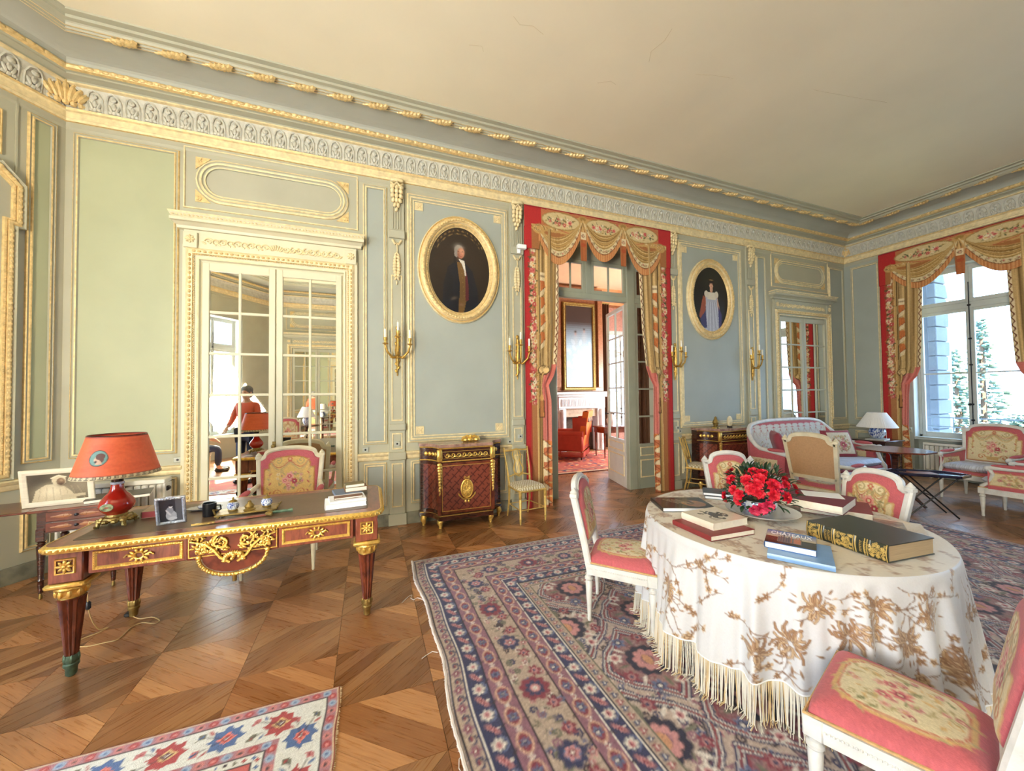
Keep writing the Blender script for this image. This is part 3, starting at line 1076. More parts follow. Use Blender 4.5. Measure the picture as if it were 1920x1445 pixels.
# sockets on the wall
SOCKETS = {-1.84: 'right of the orange lamp shade, left of the mirrored door', -.03: 'right of the mirrored door casing, above the rail', .335: 'on the pilaster below the first sconce', 1.98: 'on the pilaster behind the left gilt chair', 1.83: 'above the rail right of the left cabinet top', 4.80: 'on the pilaster right of the doorway', 4.88: 'above the rail behind the right gilt chair'}
SOCK = mat('socket_grey_plastic', S(178, 180, 170), .4, var=.05)
for (u, z) in ((-1.84, .955), (-.03, .945), (.335, 1.0), (1.98, 1.01), (1.83, .94), (4.80, 1.01), (4.88, .95)):
 s_ = MB(WA).box(u - .035, u + .035, z - .028, z + .028, .0, .048 if u in (.335, 1.98, 4.80) else .02, .004)
 so_ = s_.build('wall_socket', SOCK, None)
 tag(so_, 'small grey socket ' + SOCKETS[u], 'socket', 'wall sockets along the chair rail')
 MB(WA).lathe([(.012, 0), (.012, .001)], 10, (u, z, .048 if u in (.335, 1.98, 4.80) else .02)).build('socket_hole', BLACKM, so_)

# ================================================================== glazed screen in the wide doorway
SCR = mat('screen_grey_green_paint', S(158, 162, 144), .45, var=.06, scale=4)
WS = wallframe((0, 5.15), (1, 0), (0, -1))
def glazed_leaf(root, W, u0, u1, z0, z1, zp, cols, rows, m, pn='glazed_leaf', d0=-.02, d1=.025, both=True):
 st = .06
 b = MB(W)
 b.box(u0, u0 + st, z0, z1, d0, d1, .005)
 b.box(u1 - st, u1, z0, z1, d0, d1, .005)
 b.box(u0 + st, u1 - st, z1 - st, z1, d0, d1)
 if zp > z0:
  b.box(u0 + st, u1 - st, z0, zp, d0, d1)
 else:
  b.box(u0 + st, u1 - st, z0, z0 + st, d0, d1)
  zp = z0 + st
 leaf = b.build(pn, m, root, 30)
 if zp - z0 > .3:
  hgt = zp - z0
  for (a, c) in ((z0 + .18, zp - .26), (zp - .2, zp - .05)):
   for dd in ((d1,) if not both else (d1,)):
    MB(W).loop(rectp(u0 + .07, u1 - .07, a, c), [(0, dd), (.004, dd + .012), (.014, dd + .012), (.02, dd + .002)]).build('panel_moulding', PGILT, leaf, 30)
 A, B = u0 + st, u1 - st
 for k in range(1, cols):
  x = A + (B - A) * k / cols
  MB(W).box(x - .012, x + .012, zp, z1 - st, d0 + .01, d1 - .005).build('glazing_bar', m, leaf, 30)
 for k in range(1, rows):
  z = zp + (z1 - st - zp) * k / rows
  MB(W).box(A, B, z - .013, z + .013, d0 + .01, d1 - .004).build('glazing_bar', m, leaf, 30)
 for i in range(cols):
  for j in range(rows):
   a, c = A + (B - A) * i / cols, A + (B - A) * (i + 1) / cols
   e, g = zp + (z1 - st - zp) * j / rows, zp + (z1 - st - zp) * (j + 1) / rows
   MB(W).box(a, c, e, g, -.001, .001).build('pane', GLASS, leaf, 0)
 return leaf
d4 = MB(WS)
d4.box(2.3, 4.66, 3.10, 3.19, -.046, .034, .006)
d4.box(2.3, 4.66, 3.72, 3.9, -.046, .034, .006)
for (a, c) in ((2.52, 2.70), (4.02, 4.18)):
 d4.box(a, c, 0, 3.75, -.05, .04, .006)
d4.box(3.24, 3.34, 3.18, 3.75, -.04, .028, .006)
door4 = tag(d4.build('door_4', SCR, None, 30), kind='structure')
for (a, c, n) in ((2.70, 3.24, 2), (3.34, 4.02, 2), (4.18, 4.62, 1)):
 glazed_leaf(door4, WS, a, c, 3.19, 3.72, 3.19, n, 1, SCR, 'transom_light', -.02, .02)
glazed_leaf(door4, WS, 4.18, 4.62, 0, 3.10, .74, 1, 5, SCR, 'fixed_leaf')
glazed_leaf(door4, WS, 2.3, 2.52, 0, 3.10, .74, 1, 5, SCR, 'fixed_leaf')
hd = Vector((.235, .972)).normalized()
WO = wallframe((4.04, 5.19), (hd.x, hd.y), (hd.y, -hd.x))
OW = mat('open_leaf_white_paint', S(206, 208, 200), .45, var=.05)
# the open leaf is seen from the side that faces the drawing room
WO2 = wallframe((4.04 + hd.x * .80, 5.19 + hd.y * .80), (-hd.x, -hd.y), (-hd.y, hd.x))
ol = glazed_leaf(door4, WO2, 0, .80, .01, 3.08, .80, 2, 5, OW, 'open_leaf')
kb = MB(WO2)
for s_ in (-1, 1):
 kb.tube([(.06, 1.22, s_ * .02), (.06, 1.22, s_ * .06)], .008, 6)
 kb.ell((.06, 1.22, s_ * .075), (.022, .028, .02), 8, 5)
kb.build('door_knob', BLACKM, ol)
# jambs of the doorway
for x0, x1 in ((2.30, 2.33), (4.61, 4.64)):
 o = MB().box(x0, x1, 4.9, 5.3, 0, 3.9).build('door_jamb', SCR, door4, 0)

# ================================================================== tapestry portieres
TAP = cmat('tapestry_weave', .9, .2, 160)
RED, DRED = S(176, 40, 40), S(138, 22, 34)
TAN, OLIVE, DOL, LTAN = S(190, 150, 90), S(156, 122, 64), S(98, 72, 38), S(218, 184, 126)
CRM, ORG, PINK, DPK = S(224, 204, 164), S(204, 118, 62), S(206, 116, 104), S(170, 72, 66)
BROWN, DGRN, ROSE = S(110, 58, 34), S(72, 78, 48), S(190, 70, 74)
def bouquet(c, cx, cy, rx, ry, n, seed, rr=.03):
 R = random.Random(seed)
 for k in range(n * 2):
  a, q = R.uniform(0, 2 * PI), math.sqrt(R.random())
  c.leaf(cx + rx * q * math.cos(a), cy + ry * q * math.sin(a), rr * .8, R.uniform(0, 6.28), DGRN if R.random() < .7 else OLIVE)
 for k in range(n):
  a, q = R.uniform(0, 2 * PI), math.sqrt(R.random()) * .85
  r = rr * R.uniform(.6, 1.15)
  c.flower(cx + rx * q * math.cos(a), cy + ry * q * math.sin(a), r, R.choice([(CRM, PINK, ROSE), (ROSE, DPK, CRM), (CRM, LTAN, ORG), (PINK, ROSE, DPK), (S(236, 224, 196), CRM, DGRN)]), R.choice((5, 6, 7)), R.random())
def side_canvas(wd, zt):
 c = Cv(0, 0, wd, zt, .008, RED)
 k = wd / .66
 c.rect(.0, .015, 0, zt, DRED)
 # gilt band and floral border
 c.rect(.085 * k, .235 * k, .0, zt, S(166, 110, 66))
 c.rect(.085 * k, .12 * k, .0, zt, S(160, 62, 46))
 c.rect(.215 * k, .26 * k, .0, zt - .32, TAN)
 c.rect(.215 * k, .222 * k, .0, zt - .32, LTAN)
 c.rect(.085 * k, .26 * k, zt - .36, zt - .28, TAN)
 R = random.Random(3)
 z = 1.5
 while z < zt - .5:
  bouquet(c, .15 * k, z, .035, .05, 4, int(z * 100), .034 * (.8 + .4 * R.random()))
  z += .085
 # curtain ground woven with broad folds
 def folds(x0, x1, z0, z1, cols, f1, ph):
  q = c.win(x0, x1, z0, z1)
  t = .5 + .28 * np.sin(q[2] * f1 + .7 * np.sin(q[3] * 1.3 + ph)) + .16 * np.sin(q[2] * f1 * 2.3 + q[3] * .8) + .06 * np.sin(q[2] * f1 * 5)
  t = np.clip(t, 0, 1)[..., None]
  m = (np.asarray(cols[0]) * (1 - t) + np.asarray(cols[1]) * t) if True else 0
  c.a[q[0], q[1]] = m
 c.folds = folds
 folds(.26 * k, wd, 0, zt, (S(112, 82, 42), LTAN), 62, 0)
 c.rect(.258 * k, .28 * k, 0, zt - .4, DOL)
 # jabot of orange lining
 z = zt - 1.05
 for i in range(4):
  a, b = .29 * k, .37 * k
  c.poly([(a, z), (b, z + .02), (b + .02, z - .09), (a + .01, z - .17)], ORG)
  c.line([(a, z - .17), (b + .02, z - .09)], .012, BROWN)
  c.poly([(a, z - .17), (b + .02, z - .09), (b, z - .19), (a, z - .24)], CRM, .8)
  for j in range(8):
   c.line([(a + j * .012, z), (a + j * .012 + .004, z - .12)], .004, BROWN, .6)
  z -= .25
 c.rect(.29 * k, .38 * k, zt - 1.05, zt - .93, CRM)
 for i in range(3):
  c.flower((.31 + .03 * i) * k, zt - .99, .018, (BROWN, CRM, DGRN))
 return c
def tail(c, wd, k):
 """lower part of a side panel, below the tie"""
 R = random.Random(8)
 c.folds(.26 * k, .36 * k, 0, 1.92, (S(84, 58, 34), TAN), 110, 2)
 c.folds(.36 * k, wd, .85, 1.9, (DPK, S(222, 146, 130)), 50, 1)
 c.rect(.345 * k, wd, .0, .9, LTAN)
 z = .95
 while z > 0:
  c.poly([(.35 * k, z), (wd, z - .10), (wd, z - .03)], ORG)
  c.poly([(.35 * k, z), (wd, z - .10), (.36 * k, z - .12)], CRM)
  c.poly([(.36 * k, z - .12), (wd, z - .10), (wd, z - .2), (.37 * k, z - .2)], S(188, 110, 72))
  c.line([(.35 * k, z), (wd, z - .10), (.36 * k, z - .2)], .01, BROWN)
  z -= .2
 # knot, cord and tassel
 c.ell(.345 * k, 1.93, .105, .072, S(84, 58, 30))
 c.ell(.345 * k, 1.935, .088, .056, LTAN)
 for i in range(9):
  c.line(arc(.345 * k, 1.93, .08 - .008 * i, .05 - .004 * i, .4 + i * .3, 2.4 + i * .3, 6), .006, DOL if i % 2 else LTAN)
 c.line([(.33 * k, 1.88), (.315 * k, 1.7), (.325 * k, 1.58)], .055, S(84, 58, 30))
 c.line([(.33 * k, 1.88), (.315 * k, 1.7), (.325 * k, 1.58)], .035, TAN)
 c.line([(.335 * k, 1.88), (.32 * k, 1.7), (.332 * k, 1.58)], .008, LTAN)
 c.poly([(.25 * k, 1.52), (.395 * k, 1.52), (.41 * k, 1.26), (.24 * k, 1.26)], S(84, 50, 28))
 c.ell(.32 * k, 1.54, .05, .055, S(206, 156, 92))
 c.poly([(.27 * k, 1.5), (.375 * k, 1.5), (.39 * k, 1.28), (.26 * k, 1.28)], S(200, 136, 78))
 for i in range(12):
  x = (.27 + i * .0095) * k
  c.line([(x, 1.5), (x, 1.28)], .004, BROWN, .7)
def lamb_canvas(wd, zt, nsw):
 zb = zt - .95
 c = Cv(0, zb, wd, .95, .008, RED)
 c.rect(0, wd, zt - .02, zt, DRED)
 e = .085 / 2.64 * wd
 c.rect(.1, wd - .1, zb, zt - .26, S(160, 104, 60))
 c.rect(.26, wd - .26, zt - .3, zt - .015, S(182, 112, 72))
 c.rect(.10, wd - .10, zt - .34, zt - .26, TAN)
 for i in range(60):
  x = .12 + (wd - .24) * i / 59
  c.leaf(x, zt - .3, .014, PI / 2 + .8 * (-1) ** i, CRM if i % 3 else BROWN)
 # crest with scrolled tan frame over the middle
 c.ell(wd / 2, zt - .2, wd * .34, .17, S(178, 96, 66))
 c.ell(wd / 2, zt - .2, wd * .33, .155, TAN)
 for i in range(40):
  a = PI * i / 39
  c.leaf(wd / 2 + wd * .3 * math.cos(a), zt - .2 + .12 * math.sin(a), .03, a + 1.2, (ROSE, ORG, S(206, 150, 96))[i % 3])
 an = [.085 * wd] + [wd * (.085 + .83 * k / nsw) for k in range(1, nsw)] + [wd * .915]
 for k in range(nsw):
  a, b = an[k], an[k + 1]
  m = (a + b) / 2
  c.ell(m, zt - .155, (b - a) * .44, .13, S(150, 120, 66))
  c.ell(m, zt - .155, (b - a) * .42, .115, S(206, 184, 136))
  bouquet(c, m, zt - .165, (b - a) * .33, .06, 20, 20 + k, .028)
 ztop = zt - .16
 def swag(a, b, za, zb_, low, t):      # curve between anchors hanging by low*t
  n = 24
  return [(a + (b - a) * i / n, za + (zb_ - za) * i / n - low * t * (1 - (2 * i / n - 1) ** 2)) for i in range(n + 1)]
 low = .48
 for k in range(nsw):
  a, b = an[k], an[k + 1]
  za = zt - .33 if k == 0 else zt - .09
  zb_ = zt - .33 if k == nsw - 1 else zt - .09
  f = lambda t, d=0: [(x, z - d) for x, z in swag(a, b, za, zb_, low, t)]
  c.poly(f(.36) + f(1.0, .13)[::-1], OLIVE)
  R = random.Random(k + 4)
  for i in range(12):
   t = .38 + .42 * i / 12
   c.line(f(t), R.uniform(.014, .032), (TAN, S(122, 90, 46), LTAN, OLIVE)[i % 4], .75)
  for i in range(4):
   c.line(f(.82 + .016 * i, .01 * i), .02, S(212, 194, 152))
  br = f(.85, .018)
  for i in range(2, 23, 2):
   x, z = br[i]
   c.line(spiral(x, z, .024, .006, i, 1.0, 8), .007, BROWN)
   c.ell(x + .02, z + .012, .008, .008, (ROSE, DGRN)[i // 2 % 2])
  c.line(f(.89, .04), .014, BROWN)
  for i in range(70):
   t = i / 69
   x = a + (b - a) * t
   z = za + (zb_ - za) * t - low * (1 - (2 * t - 1) ** 2) * .9 - .045
   c.line([(x, z), (x, z - .12)], (b - a) / 62, (S(200, 134, 82), S(212, 154, 100), S(178, 108, 62))[i % 3])
 for k in range(1, nsw):
  x = an[k]
  c.ell(x, zt - .085, .085, .05, TAN)
  c.ell(x, zt - .07, .055, .03, OLIVE)
  for i in range(7):
   c.line([(x, zt - .09), (x + (i - 3) * .022, zt - .27)], .012, (LTAN, DOL, TAN)[i % 3])
  c.rect(x - .045, x + .045, zt - .38, zt - .27, CRM)
  c.flower(x, zt - .325, .03, (BROWN, CRM, ROSE))
  c.poly([(x - .045, zt - .38), (x + .045, zt - .38), (x + .06, zt - .70), (x - .06, zt - .70)], S(196, 112, 62))
  for i in range(12):
   xx = x - .05 + i * .009
   c.line([(xx, zt - .38), (xx, zt - .70)], .004, BROWN, .7)
  c.ell(x, zt - .46, .05, .03, S(170, 80, 44))
 for x in (an[0], an[-1]):
  c.ell(x, zt - .32, .10, .075, TAN)
  for i in range(8):
   c.line(arc(x, zt - .32, .09 - .01 * i, .065 - .007 * i, i * .7, i * .7 + 2.2, 6), .008, (DOL, LTAN)[i % 2])
 return c, an
def portiere(name, label, W, u0, u1, zt, inL, inR, nsw, d=.07):
 root = thing(name, label, 'curtain', W @ Vector(((u0 + u1) / 2, 0, 0)))
 inv = Matrix.Translation(-root.location)
 wd = u1 - u0
 lam, an = lamb_canvas(wd, zt, nsw)
 lam.grain(.05, 1)
 def to_world(A):
  Wm = np.array(inv @ W)
  return A @ Wm[:3, :3].T + Wm[:3, 3]
 # lambrequin: bottom edge scalloped under each swag, tassel tips between
 xs = np.linspace(0, wd, int(wd / .011))
 zb = np.full_like(xs, zt - .36)
 for k in range(nsw):
  a, b = an[k], an[k + 1]
  t = (xs - a) / (b - a)
  za = .33 if k == 0 else .09
  zc = .33 if k == nsw - 1 else .09
  z = zt - (za + (zc - za) * t) - .48 * .9 * (1 - (2 * t - 1) ** 2) - .145
  zb = np.where((t >= 0) & (t <= 1), np.minimum(zb, z), zb)
 for k in range(1, nsw):
  zb = np.where(np.abs(xs - an[k]) < .055, np.minimum(zb, zt - .70), zb)
 zb = np.where((xs < an[0]) | (xs > an[-1]), zt - .62, zb)
 T = np.linspace(0, 1, 76)[:, None]
 Z = zt + (zb - zt)[None, :] * T
 X = np.broadcast_to(xs[None, :], Z.shape)
 D = d + .012 * np.sin(X * 9) * T + .02
 C = lam.at(X, Z)
 cgrid('lambrequin', to_world(np.stack([X + u0, Z, D], -1)), C, TAP, root, True, .006)
 for side, ins in ((0, inL), (1, inR)):
  zs = np.linspace(0, zt - .3, 330)
  wdt = np.interp(zs, [p[0] for p in ins], [p[1] for p in ins])
  wm = max(p[1] for p in ins)
  cvs = side_canvas(wm, zt)
  tail(cvs, wm, wm / .66)
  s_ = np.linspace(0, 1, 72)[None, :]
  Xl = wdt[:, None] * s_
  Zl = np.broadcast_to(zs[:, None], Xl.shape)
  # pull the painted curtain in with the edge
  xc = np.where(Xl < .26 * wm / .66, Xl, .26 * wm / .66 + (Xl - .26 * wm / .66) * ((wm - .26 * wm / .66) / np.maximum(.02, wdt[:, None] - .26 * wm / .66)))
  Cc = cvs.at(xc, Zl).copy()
  # cream braid along the inner edge above the tie
  e = (wdt[:, None] - Xl)
  br = (Zl > 2.02) & (e < .05)
  ph = np.sin(Zl * 55) * .012 + .025
  Cc[br] = CRM
  Cc[br & (np.abs(e - ph) < .008)] = BROWN
  lin = (Zl <= 2.02) & (Zl > 1.7) & (e < .08)
  Cc[lin] = PINK
  Cc *= np.random.RandomState(2).normal(1, .06, Cc.shape[:2])[..., None]
  g = np.clip((Xl - .24) / .1, 0, 1)
  Dl = d + g * (.018 * np.sin(s_ * 26 + Zl * .6) + .012 * np.sin(s_ * 11))
  bump_ = np.exp(-((Zl - 1.93) / .07) ** 2) * np.exp(-((xc - .345) / .09) ** 2) * .05
  Dl = Dl + bump_
  Ul = (u0 + Xl) if side == 0 else (u1 - Xl)
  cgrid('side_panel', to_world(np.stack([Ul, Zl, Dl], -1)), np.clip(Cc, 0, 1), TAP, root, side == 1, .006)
 return root
portiere('tapestry_portiere', 'red and gold tapestry portiere with three painted swags framing the open doorway', WA, 2.055, 4.685, 4.27,
   [(0, .40), (.9, .40), (1.5, .40), (1.72, .36), (1.85, .44), (2.0, .49), (2.6, .53), (3.97, .56)],
   [(0, .39), (.9, .41), (1.5, .40), (1.72, .40), (1.85, .48), (2.0, .535), (2.6, .60), (3.97, .66)], 3)
portiere('tapestry_portiere', 'crimson and gold tapestry portiere with two painted swags framing the bright window', WR, .62, 2.80, 4.26,
   [(0, .40), (.9, .36), (1.5, .38), (1.72, .40), (1.85, .5), (2.0, .55), (2.6, .58), (3.97, .62)],
   [(0, .40), (.9, .36), (1.5, .38), (1.72, .40), (1.85, .5), (2.0, .55), (2.6, .58), (3.97, .62)], 2)

# ================================================================== window in the right wall and the two bay windows
WFP = mat('window_frame_paint', S(186, 190, 186), .45, var=.05)
def window(name, W, u0, u1, z0, z1, zt, d):
 """casement window: frame, transom, two leaves with central meeting stile and espagnolette"""
 b = MB(W)
 b.box(u0, u0 + .05, z0, z1, d - .05, d + .03)
 b.box(u1 - .05, u1, z0, z1, d - .05, d + .03)
 b.box(u0, u1, z1 - .06, z1, d - .05, d + .03)
 b.box(u0, u1, z0, z0 + .05, d - .05, d + .03)
 b.box(u0, u1, zt - .05, zt + .06, d - .04, d + .035, .01)
 root = tag(b.build(name, WFP, None, 30), kind='structure')
 um = (u0 + u1) / 2
 for (a, c) in ((u0 + .05, um), (um, u1 - .05)):
  for (e, g, rows) in ((z0 + .05, zt - .05, 2), (zt + .06, z1 - .06, 1)):
   s_ = MB(W)
   st = .05
   s_.box(a, a + st, e, g, d - .02, d + .03, .006)
   s_.box(c - st, c, e, g, d - .02, d + .03, .006)
   s_.box(a + st, c - st, e, e + st * 1.2, d - .02, d + .03)
   s_.box(a + st, c - st, g - st, g, d - .02, d + .03)
   lf = s_.build('casement', WFP, root, 30)
   for k in range(1, rows):
    z = e + (g - e) * k / rows
    MB(W).box(a + st, c - st, z - .012, z + .012, d - .01, d + .02).build('glazing_bar', WFP, lf, 0)
   for k in range(rows):
    MB(W).box(a + st, c - st, e + (g - e) * k / rows, e + (g - e) * (k + 1) / rows, d, d + .003).build('pane', GLASS, lf, 0)
 es = MB(W)
 es.tube([(um, z0 + .1, d + .045), (um, zt + .4, d + .045)], .007, 6)
 for z in (z0 + .35, z0 + .62, z0 + 1.3, z0 + 1.75, zt):
  es.box(um - .02, um + .02, z - .015, z + .015, d + .03, d + .055, .004)
 es.ell((um - .02, z0 + .62, d + .07), (.03, .022, .02), 8, 5)
 es.build('espagnolette_bolt', BLACKM, root)
 # reveals
 for (a, c, e, g) in ((u0 + .002, u0 + .016, z0, z1), (u1 - .016, u1 - .002, z0, z1), (u0 + .02, u1 - .02, z1 - .016, z1 - .002), (u0 + .02, u1 - .02, z0 + .002, z0 + .016)):
  MB(W).box(a, c, e, g, d + .032, -.003).build('reveal', WFP, root, 0)
 return root
window('window_1', WR, 1.02, 2.40, .72, 3.78, 3.05, -.2)
window('window_2', WR, 5.28, 6.5, .72, 3.6, 2.9, -.25)
window('window_3', WC, .86, 2.1, .6, 3.7, 2.9, -.28)
window('window_4', WL, .9, 2.3, .5, 3.8, 2.9, -.28)

# ---- radiators
RADM = mat('white_enamel', S(232, 230, 222), .35, var=.04)
def radiator(label, W, u0, u1, z0, z1, d0, d1):
 root = thing('radiator', label, 'radiator', W @ Vector(((u0 + u1) / 2, 0, (d0 + d1) / 2)))
 V = Matrix.Translation(-root.location) @ W
 n = max(3, int((u1 - u0) / .06))
 for k in range(n):
  a = u0 + .02 + (u1 - u0 - .04) * k / n
  MB(V).box(a + .004, a + (u1 - u0 - .04) / n - .004, z0 + .03, z1 - .05, d0 + .012, d1, .012).build('radiator_column', RADM, root)
 MB(V).box(u0, u1, z1 - .045, z1, d0, d1 + .012, .006).build('top_grille', RADM, root)
 for a, c in ((u0, u0 + .018), (u1 - .018, u1)):
  MB(V).box(a, c, z0, z1 - .045, d0, d1 + .01, .004).build('end_plate', RADM, root)
 for a in (u0 + .06, u1 - .09):
  MB(V).box(a, a + .03, 0, z0 + .03, d0 + .03, d1 - .02).build('foot', RADM, root)
 MB(V).lathe([(.02, 0), (.024, .01), (.024, .045), (.016, .05)], 12, (u1 + .0, z1 - .1, d0 + .06)).build('valve', BLACKM, root)
 return root
STONE = mat('facade_stone', S(94, 100, 108), .85, var=.08, scale=5, bump=.1, bscale=30)
LIME = mat('facade_render', S(214, 210, 200), .85, var=.04)
radiator('white column radiator under the green panel behind the lamp', WA, -2.66, -1.87, .12, .80, .06, .19)
radiator('white radiator below the sill of the bright window', WR, 1.13, 2.3, .12, .64, -.13, -.02)
MB(WR).box(1.02, 2.40, 0, .70, -.4, -.15).build('window_spandrel', BLUEG, wall_right, 0)
MB(WR).box(1.02, 2.40, .685, .72, -.22, -.005, .008).build('window_sill', WFP, wall_right, 0)
tag(MB().box(-4.9, 9.9, -3.7, 9.9, 5.1, 10.5).build('wall_sun_block', LIME, None, 0), kind='structure')  # unseen mass above the rooms, added to keep the sun off the neighbouring wing

# ================================================================== outside the right window
fac = thing('neighbouring_wing', 'pale stone corner of the house seen through the left window panes', 'building', (11.6, 4.35, 0))
MB().box(0.0, .48, 0, .5, -4, 7).build('wall', STONE, fac, 0)
bm = MB()
for k in range(26):
 MB().box(-.03, .45 if k % 2 else .52, -.04, .1, -1.5 + k * .32 + .008, -1.5 + (k + 1) * .32 - .008, .012).build('quoin_block', STONE, fac)
MB().box(.5, .86, .06, .4, -4, 7).build('wall', LIME, fac, 0)
shut = thing('louvred_shutter', 'white louvred shutter folded back outside the window', 'shutter', (10.15, 4.2, .7))
MB().box(-.03, .03, -.02, .02, 0, 3).build('stile', OW, shut)
MB().box(.4, .46, -.02, .02, 0, 3).build('stile', OW, shut)
sl = MB().box(.03, .4, -.022, .022, 0, .012).mesh('louvre', OW, 0)
for k in range(48):
 link('louvre', sl, shut, (0, 0, .05 + k * .06), (.6, 0, 0))
bal = thing('balcony_railing', 'thin iron balcony railing outside the window', 'railing', (10.55, 3.3, .25))
IRON = mat('pale_iron', S(96, 104, 112), .5, var=.1)
for z in (.05, .62, .80):
 MB().tube([(0, -1.3, z), (0, 1.05, z)], .014, 6).build('rail', IRON, bal)
for k in range(9):
 MB().tube([(0, -1.3 + k * .29, .0), (0, -1.3 + k * .29, .8)], .009, 6).build('baluster', IRON, bal)
for k in range(4):
 MB().tube([(0, y, z) for y, z in arc(-.9 + k * .58, .32, .2, .24, 0, 2 * PI, 18)], .008, 5).build('ring_ornament', IRON, bal)
LEAFM = mat('conifer_green', S(78, 98, 88), .8, var=.4, scale=8)
for (x, y, h, s_) in ((24, 8.35, 6.2, 1.0), (29, 9.2, 8.0, 1.4), (26, 7.2, 3.4, 1.5)):
 tr = thing('conifer', {6.2: 'nearest dark conifer in the garden seen through the window', 8.0: 'tallest conifer in the garden behind the nearer one', 3.4: 'low bushy conifer in the garden right of the mullion'}[h], 'tree', (x, y, -3))
 MB().lathe([(.14, 0), (.08, h)], 8).build('trunk', mat('bark', S(84, 66, 52), .9), tr)
 fb = MB()
 R = random.Random(int(h * 10))
 for k in range(420):
  t = R.random()
  a = R.uniform(0, 2 * PI)
  r = s_ * (1.05 - t) * R.uniform(.3, 1)
  fb.ell((r * math.cos(a), r * math.sin(a), h * (.12 + .9 * t)), (.22 * s_ * R.uniform(.5, 1), .1, .07), 5, 3, R=Matrix.Rotation(a, 3, 'Z'))
 tag(fb.build('foliage', LEAFM, tr), kind='stuff')
gr = MB().box(10.2, 60, -30, 30, -3.2, -3).build('ground_outside', mat('lawn', S(92, 98, 78), .9, var=.2), None, 0)
tag(gr, kind='structure')

# ================================================================== the salon beyond the doorway
DAMASK = mat('rose_damask', S(176, 128, 116), .7, var=.22, scale=22, bump=.05)
SALC = mat('salon_ceiling', S(236, 196, 158), .7, var=.03)
OAK = wood('salon_oak_panelling', S(120, 72, 46), S(164, 108, 74), .4, .2, (3, 3, 14))
wall_salon_back = tag(MB().box(1.7, 6.7, 9.6, 9.8, 0, 5).box(6.7, 7.95, 9.6, 9.8, 0, .5).box(6.7, 7.95, 9.6, 9.8, 3.5, 5).box(7.95, 8.5, 9.6, 9.8, 0, 5).build('wall_salon_back', DAMASK, None, 0), kind='structure')
wall_salon_left = tag(MB().box(1.6, 1.9, 5.2, 9.8, 0, 5).build('wall_salon_left', DAMASK, None, 0), kind='structure')
sr = MB()
sr.box(8.2, 8.5, 5.2, 6.7, 0, 5)
sr.box(8.2, 8.5, 8.3, 9.8, 0, 5)
sr.box(8.2, 8.5, 6.7, 8.3, 0, .6)
sr.box(8.2, 8.5, 6.7, 8.3, 3.4, 5)
wall_salon_right = tag(sr.build('wall_salon_right', DAMASK, None, 0), kind='structure')
tag(MB().box(1.6, 8.5, 5.2, 9.8, 4.7, 4.8).build('ceiling_salon', SALC, None, 0), kind='structure')
WSB = wallframe((0, 9.6), (1, 0), (0, -1))
window('window_5', wallframe((8.2, 9.6), (0, -1), (-1, 0)), 1.3, 2.9, .6, 3.4, 2.7, -.2)
window('window_6', WSB, 6.7, 7.95, .5, 3.5, 2.8, -.1)
sc = MB()
for (o, z0, z1, mi) in ((.02, 4.2, 4.28, 0), (.06, 4.28, 4.36, 1), (.1, 4.36, 4.44, 0), (.06, 4.44, 4.52, 1), (.16, 4.52, 4.62, 0), (.22, 4.62, 4.7, 1)):
 sc.box(1.9, 8.2, 9.6 - o, 9.6, z0, z1, 0, mi)
 sc.box(1.9, 1.9 + o, 5.3, 9.6, z0, z1, 0, mi)
 sc.box(8.2 - o, 8.2, 5.3, 9.6, z0, z1, 0, mi)
tag(sc.build('trim_2', [OAK, mat('salon_cornice_tan', S(214, 160, 112), .6)], None, 0), kind='structure')
# chimney breast and fireplace
FPW = mat('white_chimneypiece', S(226, 226, 230), .4, var=.06, scale=10)
FPX = 5.54
cb = MB().box(FPX - .82, FPX + .82, 9.2, 9.6, 1.66, 4.6).build('chimney_breast', OAK, wall_salon_back, 0)
fp = thing('fireplace', 'white carved chimneypiece in the sunlit salon beyond the doorway', 'fireplace', (FPX, 9.2, 0))
for s_ in (-1, 1):
 MB().box(s_ * .62 - .12, s_ * .62 + .12, -.16, .38, 0, 1.18, .01).build('jamb', FPW, fp)
 MB().lathe([(.06, 0), (.05, .1), (.055, .9), (.07, 1.0), (.05, 1.1)], 16, (s_ * .62, -.18, .06)).build('column', FPW, fp)
MB().box(-.74, .74, -.18, .38, 1.18, 1.5, .008).build('frieze', FPW, fp)
fl = MB().box(0, .022, -.195, -.18, 1.24, 1.44, .004).mesh('flute', FPW)
for k in range(30):
 link('flute', fl, fp, (-.66 + k * .044, 0, 0))
MB().box(-.80, .80, -.26, .38, 1.5, 1.56, .012).build('mantel_shelf', FPW, fp)
MB().box(-.86, .86, -.30, .38, 1.56, 1.64, .012).build('mantel_shelf', FPW, fp)
MB().box(-.5, .5, .1, .38, 0, 1.18).build('firebox', mat('fire_brick', S(70, 58, 50), .9, var=.4, scale=20), fp)
MB().box(-.5, .5, -.1, .11, .95, 1.18).build('lintel_tiles', mat('beige_tiles', S(170, 150, 130), .5, var=.2, scale=14), fp)
